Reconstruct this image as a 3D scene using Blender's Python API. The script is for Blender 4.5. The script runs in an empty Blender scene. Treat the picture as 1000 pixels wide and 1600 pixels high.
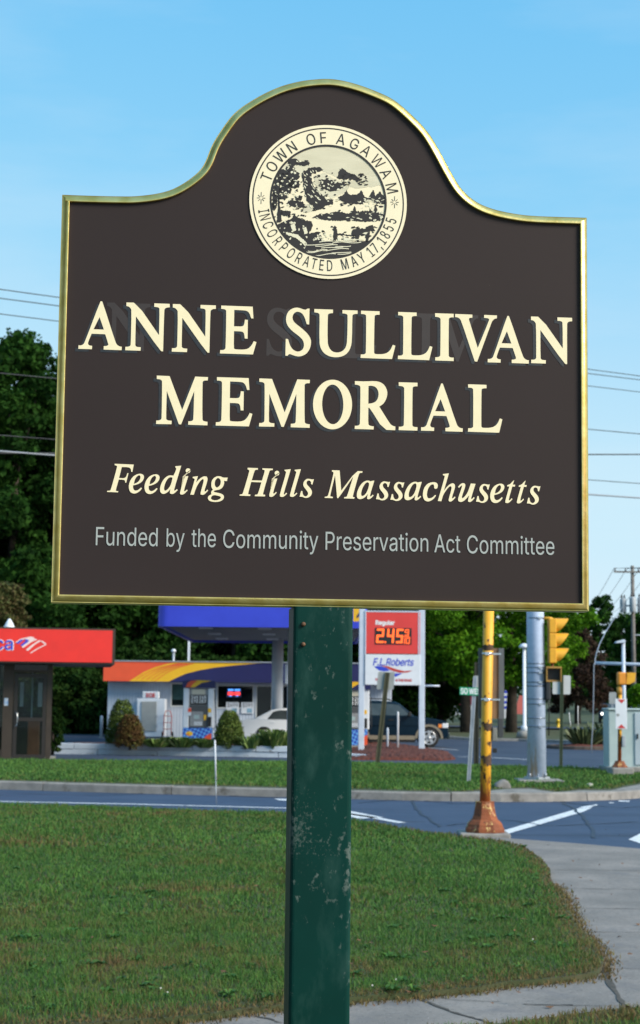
import bpy, bmesh, math, random
import numpy as np
from mathutils import Vector, Matrix
from mathutils.geometry import tessellate_polygon
R = math.radians
rnd = random.Random(7)
rng = np.random.default_rng(11)
sc = bpy.context.scene
col = sc.collection

# ------------------------------------------------------------------ camera
EYE = 1.7
FPX, HOR, ROLL = 2500.0, 1098.0, R(0.6)
_p = math.atan((HOR - 800) / FPX)
_F = Vector((0, math.cos(_p), math.sin(_p)))
_R0 = Vector((1, 0, 0)); _U0 = Vector((0, -math.sin(_p), math.cos(_p)))
_R = _R0 * math.cos(ROLL) + _U0 * math.sin(ROLL)
_U = -_R0 * math.sin(ROLL) + _U0 * math.cos(ROLL)
CAM = Vector((0, 0, EYE))
cam = bpy.data.cameras.new('camera'); camo = bpy.data.objects.new('camera', cam); col.objects.link(camo)
cam.sensor_fit = 'VERTICAL'; cam.sensor_height = 36.0; cam.lens = FPX / 1600 * 36.0
cam.clip_start = 0.05; cam.clip_end = 3000
m = Matrix((_R, _U, -_F)).transposed().to_4x4(); m.translation = CAM
camo.matrix_world = m
cam.dof.use_dof = True; cam.dof.focus_distance = 2.82; cam.dof.aperture_fstop = 14.5
sc.camera = camo

# ------------------------------------------------------------------ light
SUN_EL, SUN_AZ = R(34), R(120)
w = bpy.data.worlds.new("World"); sc.world = w; w.use_nodes = True
nt = w.node_tree; nt.nodes.clear()
out = nt.nodes.new('ShaderNodeOutputWorld'); bg = nt.nodes.new('ShaderNodeBackground')
sky = nt.nodes.new('ShaderNodeTexSky'); sky.sky_type = 'NISHITA'; sky.sun_disc = False
sky.sun_elevation = SUN_EL; sky.sun_rotation = SUN_AZ
sky.altitude = 50; sky.air_density = 1.0; sky.dust_density = 0.4; sky.ozone_density = 1.5
k1 = nt.nodes.new('ShaderNodeVectorMath'); k1.operation = 'SCALE'; k1.inputs['Scale'].default_value = .06
cv = nt.nodes.new('ShaderNodeRGBCurve')          # film response of the sky colours
SKY_CURVE = [[(0, 0), (.05, .036), (.091, .080), (.151, .158), (.25, .20), (.5, .26), (1, .95)],
             [(0, 0), (.08, .138), (.148, .198), (.242, .252), (.4, .276), (.55, .30), (1, .90)],
             [(0, 0), (.17, .27), (.248, .297), (.33, .306), (.56, .315), (1, .80)]]
for ci, pts in enumerate(SKY_CURVE):
    c = cv.mapping.curves[ci]
    c.points[0].location = pts[0]; c.points[1].location = pts[-1]
    for q in pts[1:-1]: c.points.new(*q)
    for q in c.points: q.handle_type = 'AUTO_CLAMPED'
cv.mapping.update()
k2 = nt.nodes.new('ShaderNodeVectorMath'); k2.operation = 'SCALE'; k2.inputs['Scale'].default_value = 1 / .06
nt.links.new(sky.outputs[0], k1.inputs[0]); nt.links.new(k1.outputs[0], cv.inputs['Color']); nt.links.new(cv.outputs[0], k2.inputs[0])
tcw = nt.nodes.new('ShaderNodeTexCoord'); mpw = nt.nodes.new('ShaderNodeMapping'); mpw.inputs['Scale'].default_value = (2.2, 2.2, 9); mpw.inputs['Location'].default_value = (.6, 0, .2)
nw = nt.nodes.new('ShaderNodeTexNoise'); nw.inputs['Scale'].default_value = 1.4; nw.inputs['Detail'].default_value = 6; nw.inputs['Roughness'].default_value = .55
rw = nt.nodes.new('ShaderNodeMapRange'); rw.inputs[1].default_value = .48; rw.inputs[2].default_value = .8; rw.inputs[3].default_value = 0; rw.inputs[4].default_value = .24
mw = nt.nodes.new('ShaderNodeMix'); mw.data_type = 'RGBA'; mw.inputs[7].default_value = (4.6, 5.0, 5.2, 1)          # thin high haze
nt.links.new(tcw.outputs['Generated'], mpw.inputs[0]); nt.links.new(mpw.outputs[0], nw.inputs['Vector']); nt.links.new(nw.outputs['Fac'], rw.inputs[0]); nt.links.new(rw.outputs[0], mw.inputs[0])
nt.links.new(k2.outputs[0], mw.inputs[6]); nt.links.new(mw.outputs[2], bg.inputs[0]); nt.links.new(bg.outputs[0], out.inputs[0])
bg.inputs[1].default_value = 0.14
sl = bpy.data.lights.new('sun', 'SUN'); sl.energy = 3.7; sl.angle = R(25); sl.color = (1.0, 0.91, 0.77)
slo = bpy.data.objects.new('sun', sl); col.objects.link(slo)
sdir = Vector((math.sin(SUN_AZ) * math.cos(SUN_EL), math.cos(SUN_AZ) * math.cos(SUN_EL), math.sin(SUN_EL)))
slo.rotation_euler = sdir.to_track_quat('Z', 'Y').to_euler(); slo.location = (0, 0, 40)
sc.view_settings.view_transform = 'Standard'; sc.view_settings.look = 'None'
sc.view_settings.exposure = 0.45; sc.view_settings.gamma = 1.0
sc.cycles.max_bounces = 6; sc.cycles.transparent_max_bounces = 8
sc.cycles.use_denoising = True

# ------------------------------------------------------------------ photo geometry helpers
def ray(px, py):
    return _F * FPX + _R * (px - 500) + _U * (800 - py)
def at(px, py, Y):
    d = ray(px, py); return CAM + d * (Y / d.y)
def ground(px, py, z=0.0):
    d = ray(px, py); return CAM + d * ((z - EYE) / d.z)

# ------------------------------------------------------------------ materials
MAT = {}
def mat(name, c, rough=0.6, metal=0.0, var=0.0, scale=8.0, bump=0.0, c2=None, spec=None, emit=None, detail=4.0, tint=None, thr=None, trans=None, coat=None):
    """procedural material: base colour with noise towards c2 (or +-var), optional bump, per-face 'tint' attribute"""
    if name in MAT: return MAT[name]
    M = bpy.data.materials.new(name); M.use_nodes = True; t = M.node_tree; b = t.nodes['Principled BSDF']
    b.inputs['Roughness'].default_value = rough; b.inputs['Metallic'].default_value = metal
    if spec is not None: b.inputs['Specular IOR Level'].default_value = spec
    if coat: b.inputs['Coat Weight'].default_value = coat; b.inputs['Coat Roughness'].default_value = 0.08
    c = (*c, 1)
    if c2 is None:
        k = max(0.0, 1 - var); c2 = tuple(x * k for x in c[:3])
    c2 = (*c2, 1)
    tc = t.nodes.new('ShaderNodeTexCoord'); n = t.nodes.new('ShaderNodeTexNoise')
    n.inputs['Scale'].default_value = scale; n.inputs['Detail'].default_value = detail
    t.links.new(tc.outputs['Object'], n.inputs['Vector'])
    r = t.nodes.new('ShaderNodeValToRGB')
    lo, hi = thr or (0.35, 0.65)
    r.color_ramp.elements[0].position = lo; r.color_ramp.elements[0].color = c
    r.color_ramp.elements[1].position = hi; r.color_ramp.elements[1].color = c2
    t.links.new(n.outputs['Fac'], r.inputs['Fac'])
    src = r.outputs['Color']
    if tint:
        a = t.nodes.new('ShaderNodeAttribute'); a.attribute_name = 'tint'
        rr = t.nodes.new('ShaderNodeValToRGB'); es = rr.color_ramp.elements
        es[0].color = (*tint[0], 1); es[1].color = (*tint[-1], 1)
        for i, q in enumerate(tint[1:-1]):
            e = es.new((i + 1) / (len(tint) - 1)); e.color = (*q, 1)
        t.links.new(a.outputs['Fac'], rr.inputs['Fac']); src = rr.outputs['Color']
    t.links.new(src, b.inputs['Base Color'])
    if bump:
        bp = t.nodes.new('ShaderNodeBump'); bp.inputs['Strength'].default_value = bump; bp.inputs['Distance'].default_value = 0.02
        n2 = t.nodes.new('ShaderNodeTexNoise'); n2.inputs['Scale'].default_value = scale * 4; n2.inputs['Detail'].default_value = 6
        t.links.new(tc.outputs['Object'], n2.inputs['Vector'])
        t.links.new(n2.outputs['Fac'], bp.inputs['Height']); t.links.new(bp.outputs['Normal'], b.inputs['Normal'])
    if emit: b.inputs['Emission Color'].default_value = (*emit[:3], 1); b.inputs['Emission Strength'].default_value = emit[3]
    if trans:
        tr = t.nodes.new('ShaderNodeBsdfTranslucent'); mx = t.nodes.new('ShaderNodeMixShader'); mx.inputs[0].default_value = trans
        t.links.new(src, tr.inputs['Color']); o = t.nodes['Material Output']
        t.links.new(b.outputs[0], mx.inputs[1]); t.links.new(tr.outputs[0], mx.inputs[2]); t.links.new(mx.outputs[0], o.inputs['Surface'])
    MAT[name] = M; return M

def layer(M, c2, scale=6.0, thr=(0.5, 0.56), seedv=0.0, stretch=(1, 1, 1), rough=None, zfade=None, coord='Object', cluster=None):
    """worn patches (rust, stains, dirt) with a shape of their own laid over a material's base colour"""
    t = M.node_tree; b = t.nodes['Principled BSDF']
    old = b.inputs['Base Color'].links[0].from_socket
    tc = t.nodes.new('ShaderNodeTexCoord'); mp = t.nodes.new('ShaderNodeMapping'); mp.inputs['Scale'].default_value = stretch
    mp.inputs['Location'].default_value = (seedv, seedv * 1.7, seedv * .3)
    n = t.nodes.new('ShaderNodeTexNoise'); n.inputs['Scale'].default_value = scale; n.inputs['Detail'].default_value = 8; n.inputs['Roughness'].default_value = .62
    t.links.new(tc.outputs[coord], mp.inputs['Vector']); t.links.new(mp.outputs[0], n.inputs['Vector'])
    fac = n.outputs['Fac']
    if zfade:
        sp = t.nodes.new('ShaderNodeSeparateXYZ'); t.links.new(tc.outputs['Object'], sp.inputs[0])
        mr = t.nodes.new('ShaderNodeMapRange'); mr.inputs[1].default_value = zfade[0]; mr.inputs[2].default_value = zfade[1]
        mr.inputs[3].default_value = zfade[2]; mr.inputs[4].default_value = zfade[3]
        t.links.new(sp.outputs['Z'], mr.inputs[0])
        ad = t.nodes.new('ShaderNodeMath'); ad.operation = 'ADD'; t.links.new(fac, ad.inputs[0]); t.links.new(mr.outputs[0], ad.inputs[1]); fac = ad.outputs[0]
    if cluster:      # (scale, gain): patches gather where a broad second noise is high
        n3 = t.nodes.new('ShaderNodeTexNoise'); n3.inputs['Scale'].default_value = cluster[0]; n3.inputs['Detail'].default_value = 3; t.links.new(mp.outputs[0], n3.inputs['Vector'])
        ma = t.nodes.new('ShaderNodeMath'); ma.operation = 'MULTIPLY_ADD'; ma.inputs[1].default_value = cluster[1]; t.links.new(n3.outputs['Fac'], ma.inputs[0]); t.links.new(fac, ma.inputs[2]); fac = ma.outputs[0]
    mr2 = t.nodes.new('ShaderNodeMapRange'); mr2.inputs[1].default_value = thr[0]; mr2.inputs[2].default_value = thr[1]
    t.links.new(fac, mr2.inputs[0])
    mx = t.nodes.new('ShaderNodeMix'); mx.data_type = 'RGBA'
    t.links.new(mr2.outputs[0], mx.inputs[0]); t.links.new(old, mx.inputs[6]); mx.inputs[7].default_value = (*c2, 1)
    t.links.new(mx.outputs[2], b.inputs['Base Color'])
    return M

# ------------------------------------------------------------------ mesh helpers
class MB:
    """collects simple shapes into one mesh"""
    def __init__(s): s.v = []; s.f = []; s.mi = []; s.sm = []; s.cur = 0; s.smooth = False
    def add(s, vs, fs, smooth=None):
        o = len(s.v); s.v += [tuple(v) for v in vs]
        for f in fs:
            s.f.append([i + o for i in f]); s.mi.append(s.cur); s.sm.append(s.smooth if smooth is None else smooth)
        return s
    def box(s, x0, x1, y0, y1, z0, z1):
        v = [(x, y, z) for z in (z0, z1) for y in (y0, y1) for x in (x0, x1)]
        return s.add(v, [(0, 2, 3, 1), (4, 5, 7, 6), (0, 1, 5, 4), (2, 6, 7, 3), (0, 4, 6, 2), (1, 3, 7, 5)], False)
    def cbox(s, c, d):
        return s.box(c[0] - d[0] / 2, c[0] + d[0] / 2, c[1] - d[1] / 2, c[1] + d[1] / 2, c[2] - d[2] / 2, c[2] + d[2] / 2)
    def tube(s, pts, rad, n=10, caps=True):
        pts = [Vector(p) for p in pts]; k = len(pts)
        rads = rad if isinstance(rad, (list, tuple)) else [rad] * k
        vs = []; fs = []; prev = None
        for i, p in enumerate(pts):
            d = (pts[min(i + 1, k - 1)] - pts[max(i - 1, 0)]).normalized()
            if prev is None:
                a = Vector((1, 0, 0)) if abs(d.x) < .9 else Vector((0, 1, 0)); u = d.cross(a).normalized()
            else: u = (prev - d * prev.dot(d)).normalized()
            prev = u; q = d.cross(u)
            for j in range(n):
                t = 2 * math.pi * j / n; vs.append(p + (u * math.cos(t) + q * math.sin(t)) * rads[i])
        for i in range(k - 1):
            for j in range(n):
                fs.append((i * n + j, i * n + (j + 1) % n, (i + 1) * n + (j + 1) % n, (i + 1) * n + j))
        s.add(vs, fs, True)
        if caps: s.add(vs[:n][::-1], [tuple(range(n))], False); s.add(vs[-n:], [tuple(range(n))], False)
        return s
    def lathe(s, prof, n=24, c=(0, 0, 0), axis='z', smooth=True):
        vs = []; fs = []
        for r, h in prof:
            for j in range(n):
                t = 2 * math.pi * j / n; a, b = r * math.cos(t), r * math.sin(t)
                if axis == 'z': vs.append((c[0] + a, c[1] + b, c[2] + h))
                elif axis == 'y': vs.append((c[0] + a, c[1] + h, c[2] + b))
                else: vs.append((c[0] + h, c[1] + a, c[2] + b))
        for i in range(len(prof) - 1):
            for j in range(n):
                fs.append((i * n + j, i * n + (j + 1) % n, (i + 1) * n + (j + 1) % n, (i + 1) * n + j))
        k = (len(prof) - 1) * n
        fs.append(tuple(range(n))[::-1]); fs.append(tuple(range(k, k + n)))
        return s.add(vs, fs, smooth)
    def prism(s, poly, d0, d1, axis='y', holes=(), smooth=False):
        """polygon in a plane extruded along an axis; axis y: poly=(x,z); axis z: poly=(x,y); axis x: poly=(y,z)"""
        def P(a, b, d): return (a, d, b) if axis == 'y' else (a, b, d) if axis == 'z' else (d, a, b)
        loops = [list(poly)] + [list(h) for h in holes]
        tri = tessellate_polygon([[Vector((a, b, 0)) for a, b in l] for l in loops])
        flat = [q for l in loops for q in l]; n = len(flat)
        s.add([P(a, b, d0) for a, b in flat] + [P(a, b, d1) for a, b in flat],
              [t for t in tri] + [tuple(i + n for i in t) for t in tri], False)
        for l in loops:
            k = len(l); s.add([P(a, b, d0) for a, b in l] + [P(a, b, d1) for a, b in l],
                              [(i, (i + 1) % k, k + (i + 1) % k, k + i) for i in range(k)], smooth)
        return s
    def flat(s, loops, z=0.0, fn=None):
        tri = tessellate_polygon([[Vector((a, b, 0)) for a, b in l] for l in loops])
        flat = [q for l in loops for q in l]
        return s.add([fn(a, b) if fn else (a, b, z) for a, b in flat], list(tri), False)
    def build(s, name, mats, parent=None, loc=(0, 0, 0), bevel=0, rz=0.0, fixn=True):
        me = bpy.data.meshes.new(name); me.from_pydata(s.v, [], s.f)
        for M in (mats if isinstance(mats, (list, tuple)) else [mats]): me.materials.append(M)
        me.polygons.foreach_set('material_index', s.mi); me.polygons.foreach_set('use_smooth', s.sm)
        if fixn:
            bm = bmesh.new(); bm.from_mesh(me)
            bmesh.ops.remove_doubles(bm, verts=bm.verts, dist=1e-6)
            bmesh.ops.recalc_face_normals(bm, faces=bm.faces); bm.to_mesh(me); bm.free()
        me.update()
        o = bpy.data.objects.new(name, me); col.objects.link(o); o.location = loc; o.rotation_euler.z = rz
        if parent: o.parent = parent
        if bevel:
            b = o.modifiers.new('bevel', 'BEVEL'); b.width = bevel; b.segments = 2; b.limit_method = 'ANGLE'; b.angle_limit = R(35)
        return o

def thing(name, label, cat, loc=(0, 0, 0), rz=0.0, group=None):
    o = bpy.data.objects.new(name, None); col.objects.link(o); o.location = loc; o.rotation_euler.z = rz
    o['label'] = label; o['category'] = cat
    if group: o['group'] = group
    o.empty_display_size = .2
    return o
def tag(o, label, cat, group=None, kind=None):
    o['label'] = label; o['category'] = cat
    if group: o['group'] = group
    if kind: o['kind'] = kind
    return o
def setting(o, label=None, kind='structure', cat=None):
    o['kind'] = kind
    if label: o['label'] = label
    o['category'] = cat or o.name.split('.')[0].replace('_', ' ')
    return o
def copy_tree(o, parent=None):
    c = o.copy(); col.objects.link(c); c.parent = parent
    for ch in list(o.children): copy_tree(ch, c)
    return c

def numpy_mesh(name, V, Q, material, parent=None, tint=None, smooth=False):
    """V (n,3), Q (m,k) -> object with per-face tint attribute"""
    me = bpy.data.meshes.new(name); k = Q.shape[1]
    me.vertices.add(len(V)); me.vertices.foreach_set('co', V.astype(np.float32).ravel())
    me.loops.add(Q.size); me.loops.foreach_set('vertex_index', Q.astype(np.int32).ravel())
    me.polygons.add(len(Q)); me.polygons.foreach_set('loop_start', np.arange(0, Q.size, k, dtype=np.int32))
    me.materials.append(material)
    if smooth: me.polygons.foreach_set('use_smooth', np.ones(len(Q), dtype=bool))
    if tint is not None:
        a = me.attributes.new('tint', 'FLOAT', 'FACE'); a.data.foreach_set('value', tint.astype(np.float32))
    me.update(calc_edges=True)
    o = bpy.data.objects.new(name, me); col.objects.link(o)
    if parent: o.parent = parent
    return o

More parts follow.
